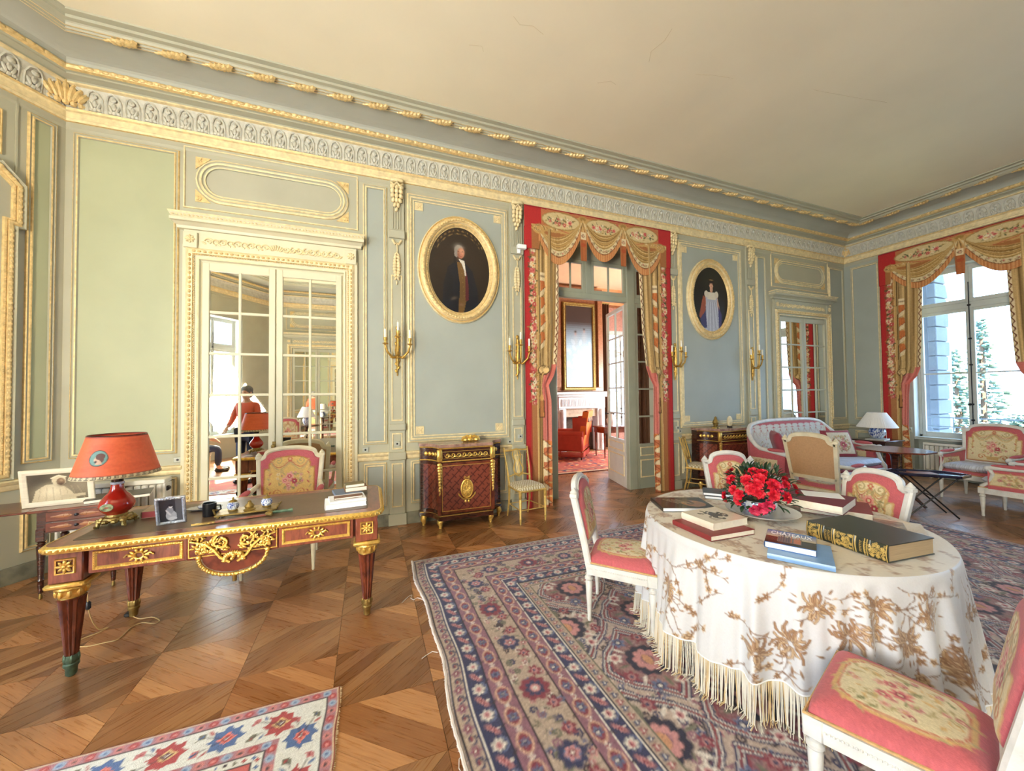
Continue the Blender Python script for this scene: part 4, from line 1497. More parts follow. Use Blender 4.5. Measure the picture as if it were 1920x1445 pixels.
# overmantel painting (pale sky, dark top) in a gilt frame
ov = thing('framed_painting', 'tall pale blue painting in a gilt frame above the white chimneypiece', 'painting', (FPX, 9.17, 1.76))
c = Cv(-.45, 0, .9, 2.3, .01, S(150, 176, 200))
for j in range(40):
 z = j / 39 * 2.3
 t = min(1, max(0, (z - 1.1) / .7))
 c.rect(-.45, .45, z, z + .07, tuple(a * (1 - t) + b * t for a, b in zip(S(160, 188, 212), S(52, 34, 30))))
for (x, z, r) in ((-.12, 1.5, .07), (.16, 1.58, .06)):
 c.soft(x, z - .22, r * 1.2, .2, S(170, 170, 176), .45)
 c.soft(x, z, r * .5, r * .7, S(170, 120, 96), .5)
 c.soft(x, z + .06, r * .6, r * .5, S(50, 34, 28))
for k in range(24):
 c.ell(random.uniform(-.4, .4), random.uniform(.2, 1.3), .05, .09, S(190, 205, 220), random.random() * 3, .35)
c.grain(.04)
xs, zs = np.meshgrid(np.linspace(-.43, .43, 87), np.linspace(.02, 2.28, 228))
cgrid('canvas', np.stack([xs, np.full_like(xs, -.03), zs], -1), c.at(xs, zs), cmat('oil_paint', .45, .05, 90), ov)
fm = MB(Matrix(((1, 0, 0, 0), (0, 0, -1, 0), (0, 1, 0, 0), (0, 0, 0, 1))))
fm.loop(rectp(-.52, .52, -.08, 2.38), [(0, -.03), (.0, .04), (.03, .06), (.06, .05), (.08, .065), (.1, .04), (.1, .02)])
fm.build('frame', OLDBRASS, ov, 30)
for s_ in (-1, 1):
 MB().box(s_ * .68 - .08, s_ * .68 + .08, -.06, .0, 0, 2.6, .01).build('panel_strip', OAK, ov)

def stub(label, cat, name, loc, rz, parts):
 t = thing(name, label, cat, loc, rz)
 for nm, mb_, m in parts:
  mb_.build(nm, m, t)
 return t
# wing chair with a plaid over its back
REDV = mat('red_velvet', S(190, 74, 56), .8, var=.12)
REDV_LIT = mat('red_velvet_sunlit', S(226, 112, 40), .8, var=.1)  # the red velvet again, with the sun's glow put into its colour
wc = thing('wing_chair', 'red and orange upholstered wing chair with plaid on its back, in the far salon', 'chair', (4.72, 8.25, .013), math.radians(48))
# local: faces +y, back at y<0
def slab(poly, z0, z1, m, nm, parent):
 MB().prism(poly, z0, z1).build(nm, m, parent)
MB().box(-.38, .38, -.36, .42, .2, .46, .04).build('seat', REDV, wc)
MB().box(-.38, .38, -.02, .40, .44, .52, .03).build('cushion', REDV, wc)
b = MB()
b.grid(lambda u, v: ((u - .5) * .78 * (1 - .12 * v), -.34 - .17 * v, .2 + .95 * v), 8, 10)
b.grid(lambda u, v: ((.5 - u) * .78 * (1 - .12 * v), -.22 - .15 * v, .2 + .95 * v), 8, 10)
b.grid(lambda u, v: ((u - .5) * .686, -.51 + .14 * v, 1.15 + .02 * math.sin(v * PI)), 8, 3)
for s_ in (-1, 1):
 b.grid(lambda u, v: (s_ * .39 * (1 - .12 * v), -.34 - .17 * v + (.12 + .02 * v) * u, .2 + .95 * v), 2, 10)
b.build('back', REDV_LIT, wc)
for s_ in (-1, 1):
 a = MB()
 a.box(s_ * .38 - .06, s_ * .38 + .06, -.38, .40, .2, .60, .04)
 a.tube([(s_ * .38, -.38, .62), (s_ * .38, .41, .60)], .07, 10)
 a.prism([(s_ * .36, -.45), (s_ * .36 + .05, -.45), (s_ * .36 + .05, -.12), (s_ * .36, -.12)], .6, 1.0)
 a.build('arm', REDV, wc)
fr = MB()
for k in range(70):
 t = k / 69
 for (p, q) in (((-.4, -.38), (.4, -.38)), ((.45, -.38), (.45, .42)), ((-.45, -.38), (-.45, .42))):
  x, y = p[0] + (q[0] - p[0]) * t, p[1] + (q[1] - p[1]) * t
  fr.box(x - .004, x + .004, y - .004, y + .004, .08, .2)
tag(fr.build('fringe', REDV, wc, 0), kind='stuff')
for (x, y) in ((-.34, -.32), (.34, -.32), (-.34, .36), (.34, .36)):
 MB().lathe([(.014, 0), (.026, .2)], 8, (x, y, 0)).build('leg', DARKW, wc)
PL = mat('plaid_brown', S(120, 92, 70), .9, var=.5, scale=9)
pl = thing('plaid_blanket', 'brown plaid blanket hanging over the wing chair back', 'blanket', (4.72, 8.25, .013), math.radians(48))
b = MB()
b.grid(lambda u, v: ((u - .5) * .62, -.56 + (.24 * v if v > .45 else .24 * .45 - .24 * (.45 - v) * .3) - .01, 1.18 - abs(v - .45) * .62 + .012 * math.sin(u * 20)), 12, 12)
o = b.build('cloth', PL, pl)
o.modifiers.new('thick', 'SOLIDIFY').thickness = .01
# dark red armchair cut by the left curtain
ac = thing('armchair', 'dark red armchair at the left edge of the open doorway', 'chair', (3.25, 7.55, .013), math.radians(-60))
RD = mat('dark_red_velvet', S(120, 34, 30), .85, var=.15)
MB().box(-.38, .38, -.3, .4, .18, .45, .05).build('seat', RD, ac)
MB().box(-.38, .38, -.44, -.28, .18, 1.0, .06).build('back', RD, ac)
for s_ in (-1, 1):
 MB().box(s_ * .4 - .07, s_ * .4 + .07, -.4, .42, .18, .64, .05).build('arm', RD, ac)
for (x, y) in ((-.36, -.36), (.36, -.36), (-.36, .36), (.36, .36)):
 MB().lathe([(.02, 0), (.03, .18)], 8, (x, y, 0)).build('leg', DARKW, ac)
# cabinet with lamp and box at the left of the fireplace
cbt = thing('small_cabinet', 'small brown cabinet left of the white chimneypiece in the salon', 'cabinet', (4.3, 9.3, 0))
MB().box(-.34, .34, -.26, .26, .08, .92, .01).build('body', MAHOG, cbt)
MB().box(-.36, .36, -.28, .28, .92, .95, .006).build('top', MAHOG, cbt)
for s_ in (-1, 1):
 MB().box(s_ * .165 - .15, s_ * .165 + .15, -.275, -.262, .12, .88, .004).build('door', KINGW, cbt)
for (x, y) in ((-.3, -.22), (.3, -.22), (-.3, .22), (.3, .22)):
 MB().box(x - .03, x + .03, y - .03, y + .03, 0, .08).build('foot', DARKW, cbt)
bxo = thing('wooden_casket', 'brown wooden casket on the small salon cabinet', 'box', (4.42, 9.28, .95))
MB().box(-.14, .14, -.09, .09, 0, .14, .01).build('body', KINGW, bxo)
MB().box(-.145, .145, -.095, .095, .14, .17, .01).build('lid', MAHOG, bxo)
lp = thing('table_lamp', 'white table lamp on the small cabinet seen past the left curtain', 'lamp', (4.12, 9.2, .95))
MB().lathe([(.07, 0), (.07, .02), (.02, .04), (.05, .14), (.06, .2), (.02, .26)], 16).build('base', FPW, lp)
MB().lathe([(.14, .24), (.09, .46)], 20).build('shade', mat('white_silk_shade', S(244, 240, 232), .7, var=.02), lp)
# console at right
cn = thing('console_table', 'dark console table beside the chimneypiece, seen left of the open glazed leaf', 'table', (5.75, 8.0, .013), 0)
MB().box(-.4, .4, -.25, .25, .72, .76, .006).build('top', MAHOG, cn)
MB().box(-.37, .37, -.22, .22, .6, .72).build('apron', MAHOG, cn)
for (x, y) in ((-.34, -.19), (.34, -.19), (-.34, .19), (.34, .19)):
 MB().lathe([(.014, 0), (.028, .6)], 8, (x, y, 0)).build('leg', MAHOG, cn)
vs = thing('white_jug', 'white jug standing on the salon console table', 'jug', (5.7, 7.95, .774))
MB().lathe([(.06, 0), (.1, .08), (.11, .16), (.06, .26), (.07, .32)], 18).build('body', FPW, vs)
MB().tube([(.06, 0, .29), (.14, 0, .27), (.15, 0, .18), (.1, 0, .12)], .012, 6).build('handle', FPW, vs)
cu = thing('orange_curtain', 'narrow orange curtain at the left of the salon back wall', 'curtain', (4.22, 9.45, 0))
b = MB()
b.grid(lambda u, v: ((u - .5) * .36, .05 * math.sin(u * 22), v * 4.1), 24, 4)
b.build('drape', mat('orange_silk', S(224, 118, 40), .6, var=.15, stretch=(8, 1, 1)), cu)
MB().tube([(-.3, 0, 4.12), (.3, 0, 4.12)], .02, 8).build('rod', OLDBRASS, cu)
cu = thing('brown_curtain', 'heavy dark brown curtain right of the chimneypiece behind the glazed screen', 'curtain', (6.56, 9.42, 0))
b = MB()
b.grid(lambda u, v: ((u - .5) * .3, .05 * math.sin(u * 24), v * 4.25), 30, 4)
b.build('drape', mat('brown_wool', S(86, 54, 34), .9, var=.3, stretch=(1, 8, 1)), cu)
MB().tube([(-.2, 0, 4.27), (.2, 0, 4.27)], .02, 8).build('rod', OLDBRASS, cu)
cu = thing('brown_curtain', 'dark brown curtain close behind the fixed glazed leaf right of the open leaf', 'curtain', (4.98, 5.78, 0))
b = MB()
b.grid(lambda u, v: ((u - .5) * .56, .035 * math.sin(u * 30), v * 4.0), 36, 4)
b.build('drape', MATS['brown_wool'], cu)
MB().tube([(-.32, 0, 4.02), (.32, 0, 4.02)], .02, 8).build('rod', OLDBRASS, cu)
# salon rug
c = Cv(2.6, 6.6, 4.1, 2.3, .02, S(176, 84, 66))
R = random.Random(4)
for k in range(900):
 x, y = R.uniform(2.6, 6.7), R.uniform(6.6, 9.1)
 c.ell(x, y, R.uniform(.02, .07), R.uniform(.01, .04), R.choice((S(60, 60, 90), S(214, 186, 140), S(140, 50, 44), S(216, 140, 90), S(110, 60, 50))), R.random() * 3)
for d_, col in ((0, S(90, 40, 36)), (.06, S(206, 176, 130)), (.3, S(60, 56, 80)), (.33, S(190, 120, 80))):
 for (a, b_, e, g) in ((2.6 + d_, 6.7 - d_, 6.6 + d_, 6.64 + d_), (2.6 + d_, 2.64 + d_, 6.6 + d_, 9.1 - d_), (6.66 - d_, 6.7 - d_, 6.6 + d_, 9.1 - d_)):
  c.rect(a, b_, e, g, col)
c.grain(.08)
xs, ys = np.meshgrid(np.linspace(2.6, 6.7, 205), np.linspace(6.6, 8.86, 115))
o = cgrid('salon_rug', np.stack([xs, ys, np.full_like(xs, .012)], -1), c.at(xs, ys), TAP, None, False, -.0115)
tag(o, 'red and gold patterned rug on the salon floor beyond the doorway', 'rug')

# ================================================================== carpets
NAVY, DNAVY, BEI, LBEI = S(44, 48, 88), S(30, 30, 58), S(172, 154, 142), S(178, 160, 152)
RSE, CRIM, MAUV, SLATE = S(168, 120, 124), S(124, 46, 66), S(132, 92, 112), S(92, 104, 142)
CRC, DK, OLV, PNK = S(210, 204, 200), S(50, 38, 50), S(104, 104, 92), S(190, 134, 138)
CARPET = cmat('carpet_pile', .95, .35, 300, sheen=.2)
def carpet_canvas(x0, x1, y0, y1, px):
 c = Cv(x0, y0, x1 - x0, y1 - y0, px, RSE)
 X, Y = c.X[None, :], c.Y[:, None]
 D = np.minimum(np.minimum(X - x0, x1 - X), np.minimum(Y - y0, y1 - Y))
 for lo, hi, col in ((0, .012, S(196, 184, 190)), (.012, .022, DNAVY), (.022, .09, BEI), (.09, .10, NAVY), (.10, .105, CRC), (.105, .115, NAVY), (.115, .205, NAVY), (.205, .212, CRC), (.212, .22, DNAVY), (.22, .325, MAUV), (.325, .335, DK), (.335, .55, BEI),
      (.55, .56, DK), (.56, .655, MAUV), (.655, .662, DNAVY), (.662, .668, CRC), (.668, .76, NAVY), (.76, .766, CRC), (.766, .775, DNAVY), (.775, .845, BEI), (.845, .855, OLV), (.855, 9, LBEI)):
  m = (D >= lo) & (D < hi)
  c.a[m] = col
 R = random.Random(11)
 def perim(d, step):
  a, b, e, g = x0 + d, x1 - d, y0 + d, y1 - d
  for (p, q) in (((a, e), (b, e)), ((b, e), (b, g)), ((b, g), (a, g)), ((a, g), (a, e))):
   L = math.hypot(q[0] - p[0], q[1] - p[1])
   n = max(1, int(round(L / step)))
   an = math.atan2(q[1] - p[1], q[0] - p[0])
   for k in range(n):
    t = (k + .5) / n
    yield p[0] + (q[0] - p[0]) * t, p[1] + (q[1] - p[1]) * t, an, k
 # small outer guard
 for x, y, a, k in perim(.056, .06):
  if k % 2:
   c.flower(x, y, .03, (MAUV, CRIM, CRC), 6)
  else:
   c.line(spiral(x, y, .032, .006, a, 1.1, 9), .008, NAVY)
   c.ell(x, y, .012, .012, CRIM)
  c.leaf(x + .04 * math.cos(a), y + .04 * math.sin(a), .016, a + 1, OLV)
 # navy guards with flowers, barber leaves
 for dd in (.16, .714):
  for x, y, a, k in perim(dd, .085):
   if k % 2 == 0:
    c.flower(x, y, .036, (CRC, PNK, CRIM), 7)
    c.line(arc(x, y, .044, .044, a + .3, a + 2.6, 8), .008, SLATE)
   else:
    c.ell(x, y, .042, .016, PNK, a + .7)
    c.ell(x, y, .03, .006, CRIM, a + .7)
    c.ell(x - .03 * math.sin(a), y + .03 * math.cos(a), .008, .008, CRC)
 # mauve guards with cartouches
 for dd in (.272, .608):
  for x, y, a, k in perim(dd, .15):
   c.ell(x, y, .062, .042, S(196, 160, 142), a)
   c.ell(x, y, .05, .032, CRIM, a)
   c.flower(x, y, .03, (SLATE, NAVY, CRC), 6, k)
   for s_ in (-1, 1):
    c.flower(x + s_ * .075 * math.cos(a), y + s_ * .075 * math.sin(a), .016, (CRC, RSE, CRIM), 5)
    c.leaf(x + .05 * math.cos(a + s_ * 1.2), y + .05 * math.sin(a + s_ * 1.2), .016, a + s_ * .8, DK)
 # wide main border: big palmettes among fine scrolling sprays
 for x, y, a, k in perim(.443, .012):
  o = R.uniform(-.095, .095)
  nx, ny = -math.sin(a), math.cos(a)
  X_, Y_ = x + nx * o, y + ny * o
  q = R.random()
  if q < .4:
   c.line(spiral(X_, Y_, .026, .004, R.uniform(0, 6), 1.2, 8), .011, R.choice((OLV, DK, MAUV, NAVY)))
  elif q < .7:
   c.flower(X_, Y_, R.uniform(.014, .024), R.choice(((PNK, CRIM, CRC), (CRC, RSE, DK), (SLATE, NAVY, PNK))), 5)
  else:
   c.leaf(X_, Y_, .018, R.uniform(0, 6), OLV)
 for x, y, a, k in perim(.443, .38):
  if k % 2:
   c.flower(x, y, .085, (CRIM, S(160, 60, 84), NAVY), 9)
   c.flower(x, y, .05, (NAVY, PNK, CRC), 8)
  else:
   c.flower(x, y, .07, (NAVY, SLATE, CRC), 8)
   c.flower(x, y, .034, (PNK, CRIM, CRC), 6)
  for s_ in (-1, 1):
   c.flower(x + s_ * .12 * math.cos(a) - .05 * math.sin(a), y + s_ * .12 * math.sin(a) + .05 * math.cos(a), .04, (CRIM, PNK, NAVY), 6)
 for x, y, a, k in perim(.81, .045):
  c.flower(x, y, .024, ((CRIM, PNK, CRC), (NAVY, SLATE, CRC))[k % 2], 5)
 # field: ogival compartments with palmettes
 fx0, fx1, fy0, fy1 = x0 + .86, x1 - .86, y0 + .86, y1 - .86
 sx, sy = (fx1 - fx0) / 7, (fy1 - fy0) / 4
 def clipd(fn):
  snap = c.a.copy()
  fn()
  m = (D < .855)
  c.a[m] = snap[m]
 def field():
  for k in range(4200):
   x, y = R.uniform(fx0, fx1), R.uniform(fy0, fy1)
   q = R.random()
   if q < .45:
    c.line(spiral(x, y, .03, .005, R.uniform(0, 6), 1.2, 7), .011, R.choice((NAVY, DK, MAUV, DK)))
   elif q < .75:
    c.leaf(x, y, .022, R.uniform(0, 6), R.choice((OLV, RSE, MAUV, CRIM)))
   else:
    c.flower(x, y, R.uniform(.016, .03), R.choice(((PNK, CRIM, CRC), (CRC, RSE, CRIM), (SLATE, NAVY, CRC))), 5)
  for j in range(-1, 6):
   for i in range(-1, 9):
    cx = fx0 + (i + (.5 if j % 2 else 0)) * sx
    cy = fy0 + j * sy * .75
    og = [(0, .52), (.16, .36), (.34, .24), (.46, .08), (.5, 0), (.46, -.08), (.34, -.24), (.16, -.36), (0, -.52), (-.16, -.36), (-.34, -.24), (-.46, -.08), (-.5, 0), (-.46, .08), (-.34, .24), (-.16, .36), (0, .52)]
    P = [(cx + p * sx * .96, cy + q * sy * .96) for p, q in og]
    Q = [(cx + p * sx * .82, cy + q * sy * .82) for p, q in og]
    if (i + j) % 2:
     c.poly(Q, S(128, 84, 92), .75)
    c.line(P, .05, NAVY)
    c.line(P, .03, CRC)
    c.line(P, .016, NAVY)
    c.line(P, .008, S(150, 70, 66))
    c.line(Q, .012, CRIM if (i + j) % 2 else DNAVY)
    c.flower(cx, cy, .125, (DNAVY, CRIM, PNK), 11)
    c.flower(cx, cy, .085, (PNK, MAUV, DK), 9)
    c.ell(cx, cy, .03, .045, S(190, 140, 110))
    for q in range(8):
     a = q * PI / 4 + .39
     c.flower(cx + .19 * math.cos(a), cy + .2 * math.sin(a), .042, ((CRC, PNK, CRIM), (CRIM, RSE, NAVY), (SLATE, NAVY, CRC))[(q + i) % 3], 6)
     c.leaf(cx + .13 * math.cos(a + .39), cy + .14 * math.sin(a + .39), .035, a + .39, (CRC, OLV)[q % 2])
 clipd(field)
 c.grain(.10, 3)
 return c
RX0, RX1, RY0, RY1 = .40, 6.22, -.35, 3.74
cc = carpet_canvas(RX0, RX1, RY0, RY1, .0085)
nx_, ny_ = int((RX1 - RX0) / .0092), int((RY1 - RY0) / .0092)
xs, ys = np.meshgrid(np.linspace(RX0, RX1, nx_), np.linspace(RY0, RY1, ny_))
edge = np.clip(1 - (xs - RX0) / .5, 0, 1)
xw = xs + edge * (.018 * np.sin(ys * 3.1) + .008 * np.sin(ys * 9))
zw = .010 + .004 * np.sin(ys * 6.3) * edge ** 2 + .0015 * np.sin(xs * 5 + ys * 3)
carpet = cgrid('carpet', np.stack([xw, ys, zw], -1), np.clip(cc.at(xs, ys) * 1.0, 0, 1), CARPET, None, False, -.0095)
tag(carpet, 'large oriental carpet with beige, navy and rose floral borders under the round table', 'carpet')
# pale frayed selvedge along the left edge
sv = MB()
R = random.Random(2)
FRAY = mat('frayed_wool', S(214, 206, 204), .95, var=.15)
yy = np.linspace(RY0, RY1, 130)
sv.tube([(RX0 + .018 * math.sin(y * 3.1) + .008 * math.sin(y * 9) - .004 + R.uniform(-.003, .003), y, .010) for y in yy], .009, 6)
for k in range(420):
 y = R.uniform(RY0, RY1)
 x = RX0 + .018 * math.sin(y * 3.1) + .008 * math.sin(y * 9)
 sv.tube([(x, y, .010), (x - R.uniform(.006, .016), y + R.uniform(-.01, .01), .004)], .0015, 3)
tag(sv.build('selvedge', FRAY, carpet), kind='stuff')
# loose threads lying on the parquet beside the carpet
for pts in (((.41, 3.02), (.385, 3.04), (.36, 3.07), (.33, 3.05), (.31, 3.08), (.325, 3.13), (.30, 3.12), (.26, 3.07), (.24, 3.04)), ((.40, 2.38), (.37, 2.40), (.33, 2.38), (.30, 2.36)), ((.40, 1.68), (.37, 1.66), (.36, 1.62), (.37, 1.58))):
 MB().tube([(x, y, .004) for x, y in pts], .0022, 5).build('loose_thread', FRAY, carpet)

# ---- small rug at lower left
def small_rug(x0, x1, y0, y1, px):
 c = Cv(x0, y0, x1 - x0, y1 - y0, px, S(190, 92, 88))
 X, Y = c.X[None, :], c.Y[:, None]
 D = np.minimum(np.minimum(X - x0, x1 - X), np.minimum(Y - y0, y1 - Y))
 PW, RD_, BL, LB, MV = S(206, 208, 206), S(160, 58, 62), S(70, 98, 150), S(146, 166, 196), S(160, 112, 124)
 for lo, hi, col in ((0, .008, S(196, 176, 150)), (.008, .012, DK), (.012, .058, MV), (.058, .063, DK), (.063, .235, PW), (.235, .24, DK), (.24, .285, MV), (.285, .29, DK), (.29, .325, PW), (.325, .33, DK)):
  c.a[(D >= lo) & (D < hi)] = col
 def perim(d, step):
  a, b, e, g = x0 + d, x1 - d, y0 + d, y1 - d
  for (p, q) in (((a, e), (b, e)), ((b, e), (b, g)), ((b, g), (a, g)), ((a, g), (a, e))):
   L = math.hypot(q[0] - p[0], q[1] - p[1])
   n = max(1, int(round(L / step)))
   an = math.atan2(q[1] - p[1], q[0] - p[0])
   for k in range(n):
    t = (k + .5) / n
    yield p[0] + (q[0] - p[0]) * t, p[1] + (q[1] - p[1]) * t, an, k
 def diamond(x, y, a, r, s_, col):
  ca, sa = math.cos(a), math.sin(a)
  c.poly([(x + r * ca, y + r * sa), (x - s_ * sa, y + s_ * ca), (x - r * ca, y - r * sa), (x + s_ * sa, y - s_ * ca)], col)
 for dd in (.035, .263):
  for x, y, a, k in perim(dd, .05):
   c.ell(x, y, .02, .019, (LB, RD_, S(190, 120, 120))[k % 3], a)
   c.ell(x, y, .008, .008, (BL, S(206, 130, 130), DK)[k % 3])
 for x, y, a, k in perim(.307, .035):
  diamond(x, y, a, .012, .012, (BL, RD_, OLV, DK)[k % 4])
 R = random.Random(5)
 for x, y, a, k in perim(.148, .22):
  col, c2 = ((RD_, S(200, 170, 120)), (BL, S(214, 120, 110)))[k % 2]
  for q in range(8):
   t = q * PI / 4
   diamond(x + .045 * math.cos(t), y + .045 * math.sin(t), t, .032, .024, col)
  c.ell(x, y, .05, .045, col)
  diamond(x, y, a, .04, .034, c2)
  diamond(x, y, a, .026, .022, RD_ if k % 2 else S(96, 52, 60))
  diamond(x, y, a, .012, .010, PW)
  for s_ in (-1, 1):
   mx_, my_ = x + .11 * math.cos(a), y + .11 * math.sin(a)
   ox, oy = -math.sin(a) * .045 * s_, math.cos(a) * .045 * s_
   diamond(mx_ + ox, my_ + oy, a + .78, .026, .018, (S(180, 110, 114), OLV)[(k + (s_ > 0)) % 2])
   diamond(mx_ + ox, my_ + oy, a + .78, .012, .008, (RD_, BL)[k % 2])
   c.line([(x, y), (mx_ + ox, my_ + oy)], .006, DK, .7)
   c.leaf(x + .075 * math.cos(a + s_ * .6), y + .075 * math.sin(a + s_ * .6), .016, a + s_, (BL, RD_)[k % 2])
 # field: serrated gold leaves
 for k in range(40):
  x, y = R.uniform(x0 + .36, x1 - .36), R.uniform(y0 + .36, y1 - .36)
  a = R.choice((.6, 2.5))
  for q in range(-4, 5):
   c.leaf(x + q * .03 * math.cos(a), y + q * .03 * math.sin(a), .02, a + 1, S(190, 150, 100))
   c.leaf(x + q * .03 * math.cos(a), y + q * .03 * math.sin(a), .02, a - 1, S(190, 150, 100))
  c.line([(x - .13 * math.cos(a), y - .13 * math.sin(a)), (x + .13 * math.cos(a), y + .13 * math.sin(a))], .012, S(150, 110, 70))
 c.grain(.07, 6)
 return c
sx0, sx1, sy0, sy1 = -3.3, -.145, .65, 2.305
sc_ = small_rug(sx0, sx1, sy0, sy1, .006)
xs, ys = np.meshgrid(np.linspace(sx0, sx1, 430), np.linspace(sy0, sy1, 226))
skew = (xs - sx1) * .008
o = cgrid('small_rug', np.stack([xs + .004 * np.sin(ys * 21), ys + skew, .008 + .001 * np.sin(xs * 9)], -1), np.clip(sc_.at(xs, ys), 0, 1), CARPET, None, False, -.0075)
tag(o, 'small rug with white flowered border and red field on the parquet at lower left', 'rug')
fr = MB()
for k in range(330):
 y = sy0 + (sy1 - sy0) * k / 330
 fr.tube([(sx1, y, .005), (sx1 + R.uniform(.004, .012), y + R.uniform(-.004, .004), .003)], .0016, 3)
tag(fr.build('fringe', mat('fringe_tan', S(196, 170, 136), .95), o), kind='stuff')

# ================================================================== painted seat furniture
UPH = cmat('tapestry_upholstery', .9, .18, 240, sheen=.15)
VPINK, VDK, TCRM, TTAN, TGRN, TOLV = S(186, 92, 100), S(146, 58, 72), S(214, 200, 162), S(196, 160, 106), S(132, 130, 92), S(166, 150, 106)
BACKCLOTH = mat('tan_back_cloth', S(180, 142, 104), .9, var=.08, scale=60, bump=.15, bscale=150)
PIPING = mat('gimp_braid', S(196, 160, 110), .8, var=.2, scale=60)
PADV = mat('pink_velvet', VPINK, .85, var=.08, scale=20)
def sprays(c, cx, cy, rx, ry, n, seed, cols=None):
 R = random.Random(seed)
 for k in range(n):
  a, q = R.uniform(0, 2 * PI), math.sqrt(R.random())
  x, y = cx + rx * q * math.cos(a), cy + ry * q * math.sin(a)
  p = R.random()
  if p < .55:
   c.leaf(x, y, R.uniform(.012, .022), R.uniform(0, 6.3), R.choice((TGRN, TOLV, TTAN, TOLV)))
  elif p < .85:
   c.flower(x, y, R.uniform(.012, .022), R.choice(((S(196, 128, 128), S(170, 90, 100), TCRM), (S(206, 160, 148), S(190, 120, 116), TTAN), (TCRM, TTAN, TOLV))), 5, R.random())
  else:
   c.line(spiral(x, y, .02, .004, R.uniform(0, 6), 1, 8), .005, R.choice((TOLV, TTAN, VDK)))
def back_canvas(hw, z0, z1, gold, seed):
 g = (S(208, 172, 104) if gold else TCRM)
 bd = VPINK
 c = Cv(-hw, z0, 2 * hw, z1 - z0, .005, bd)
 iw = hw - .065
 top = z1 - .075
 pan = [(-iw, z0 + .03), (iw, z0 + .03), (iw, top - .12), (iw - .04, top - .12), (iw - .04, top - .07)] + [(iw * .8 * math.cos(a), top - .07 + .07 * math.sin(a)) for a in [PI * k / 14 for k in range(15)]] + [(-iw + .04, top - .07), (-iw + .04, top - .12), (-iw, top - .12)]
 c.poly(pan, g)
 c.line(pan + pan[:1], .011, TTAN if not gold else S(170, 118, 60))
 # two draped festoons hung from a knot
 for s_ in (-1, 1):
  for q in range(4):
   c.line([(s_ * (iw - .05) * t, top - .035 - .012 * q - (.075 + .014 * q) * math.sin(PI * min(1, t * 1.05)) * (.4 + .6 * t)) for t in [k / 14 for k in range(15)]], .008, (TTAN, S(176, 110, 84), TOLV, TTAN)[q])
  c.line(spiral(s_ * iw * .45, top - .045, .04, .006, 0, s_ * 1.3, 14), .008, TOLV)
  c.line([(s_ * (iw - .05), top - .1), (s_ * (iw - .045), top - .26)], .014, TTAN)
  for k in range(6):
   c.leaf(s_ * (iw - .045), top - .14 - k * .045, .016, PI / 2 + s_ * (.7 if k % 2 else -.7), (TOLV, S(176, 84, 76))[k % 2])
 c.flower(0, top - .03, .024, (S(186, 92, 78), TTAN, TCRM), 6)
 h = (z1 - z0)
 bz = z0 + h * .42
 sprays(c, 0, bz, hw * .42, h * .2, 60, seed)
 for (x, y, r) in ((0, .03, .038), (-.045, -.02, .03), (.04, -.01, .03), (.01, -.05, .024)):
  c.flower(x, bz + y, r, ((S(214, 150, 140), S(184, 74, 84), TCRM), (S(170, 60, 76), VDK, TCRM))[int(abs(x) * 1000) % 2], 7)
 c.poly([(-.05, z0 + .05), (.05, z0 + .05), (.07, z0 + .10), (-.07, z0 + .10)], TTAN)
 c.line(spiral(-.11, z0 + .09, .04, .008, 0, 1.2, 12), .009, S(190, 120, 80))
 c.line(spiral(.11, z0 + .09, .04, .008, PI, -1.2, 12), .009, S(190, 120, 80))
 return c.grain(.06, seed)
def seat_canvas(hw, hd, gold, seed):
 g = (S(208, 172, 104) if gold else S(206, 194, 160))
 c = Cv(-hw - .03, -hd - .03, 2 * hw + .06, 2 * hd + .06, .005, VPINK)
 pts = [((hw - .085) * (abs(math.cos(a)) ** .55) * math.copysign(1, math.cos(a)), (hd - .055) * (abs(math.sin(a)) ** .6) * math.copysign(1, math.sin(a))) for a in [2 * PI * k / 48 for k in range(48)]]
 c.poly(pts, g)
 c.line(pts + pts[:1], .014, TTAN)
 q = [(x * .93, y * .93) for x, y in pts]
 c.line(q + q[:1], .007, S(184, 110, 84))
 for k in range(0, 48, 3):
  c.leaf(pts[k][0] * .97, pts[k][1] * .97, .018, k * .13 + 1, TOLV if k % 2 else TTAN)
 sprays(c, 0, 0, hw * .62, hd * .7, 75, seed + 50)
 for (x, y, r) in ((0, 0, .032), (.05, .03, .022), (-.04, .04, .022)):
  c.flower(x, y, r, (S(196, 104, 110), VDK, TCRM), 7)
 return c.grain(.06, seed)
def leg_mesh(paint, h, r=.026):
 b = MB()
 b.lathe([(r * .42, 0), (r * .58, .012), (r * .5, .03), (r * .52, .034), (r * .95, h - .055), (r * .8, h - .045), (r * 1.1, h - .036), (r * 1.1, h - .024), (r * .8, h - .016), (r * .95, h)], 32, flute=8, fd=.16, frange=(.036, h - .06))
 return b.mesh('leg', paint, 30)
LEGS = {}
def leg_at(paint, h, r, parent, x, y, z=0):
 k = (paint.name, h, r)
 if k not in LEGS:
  LEGS[k] = leg_mesh(paint, h, r)
 return link('leg', LEGS[k], parent, (x, y, z))
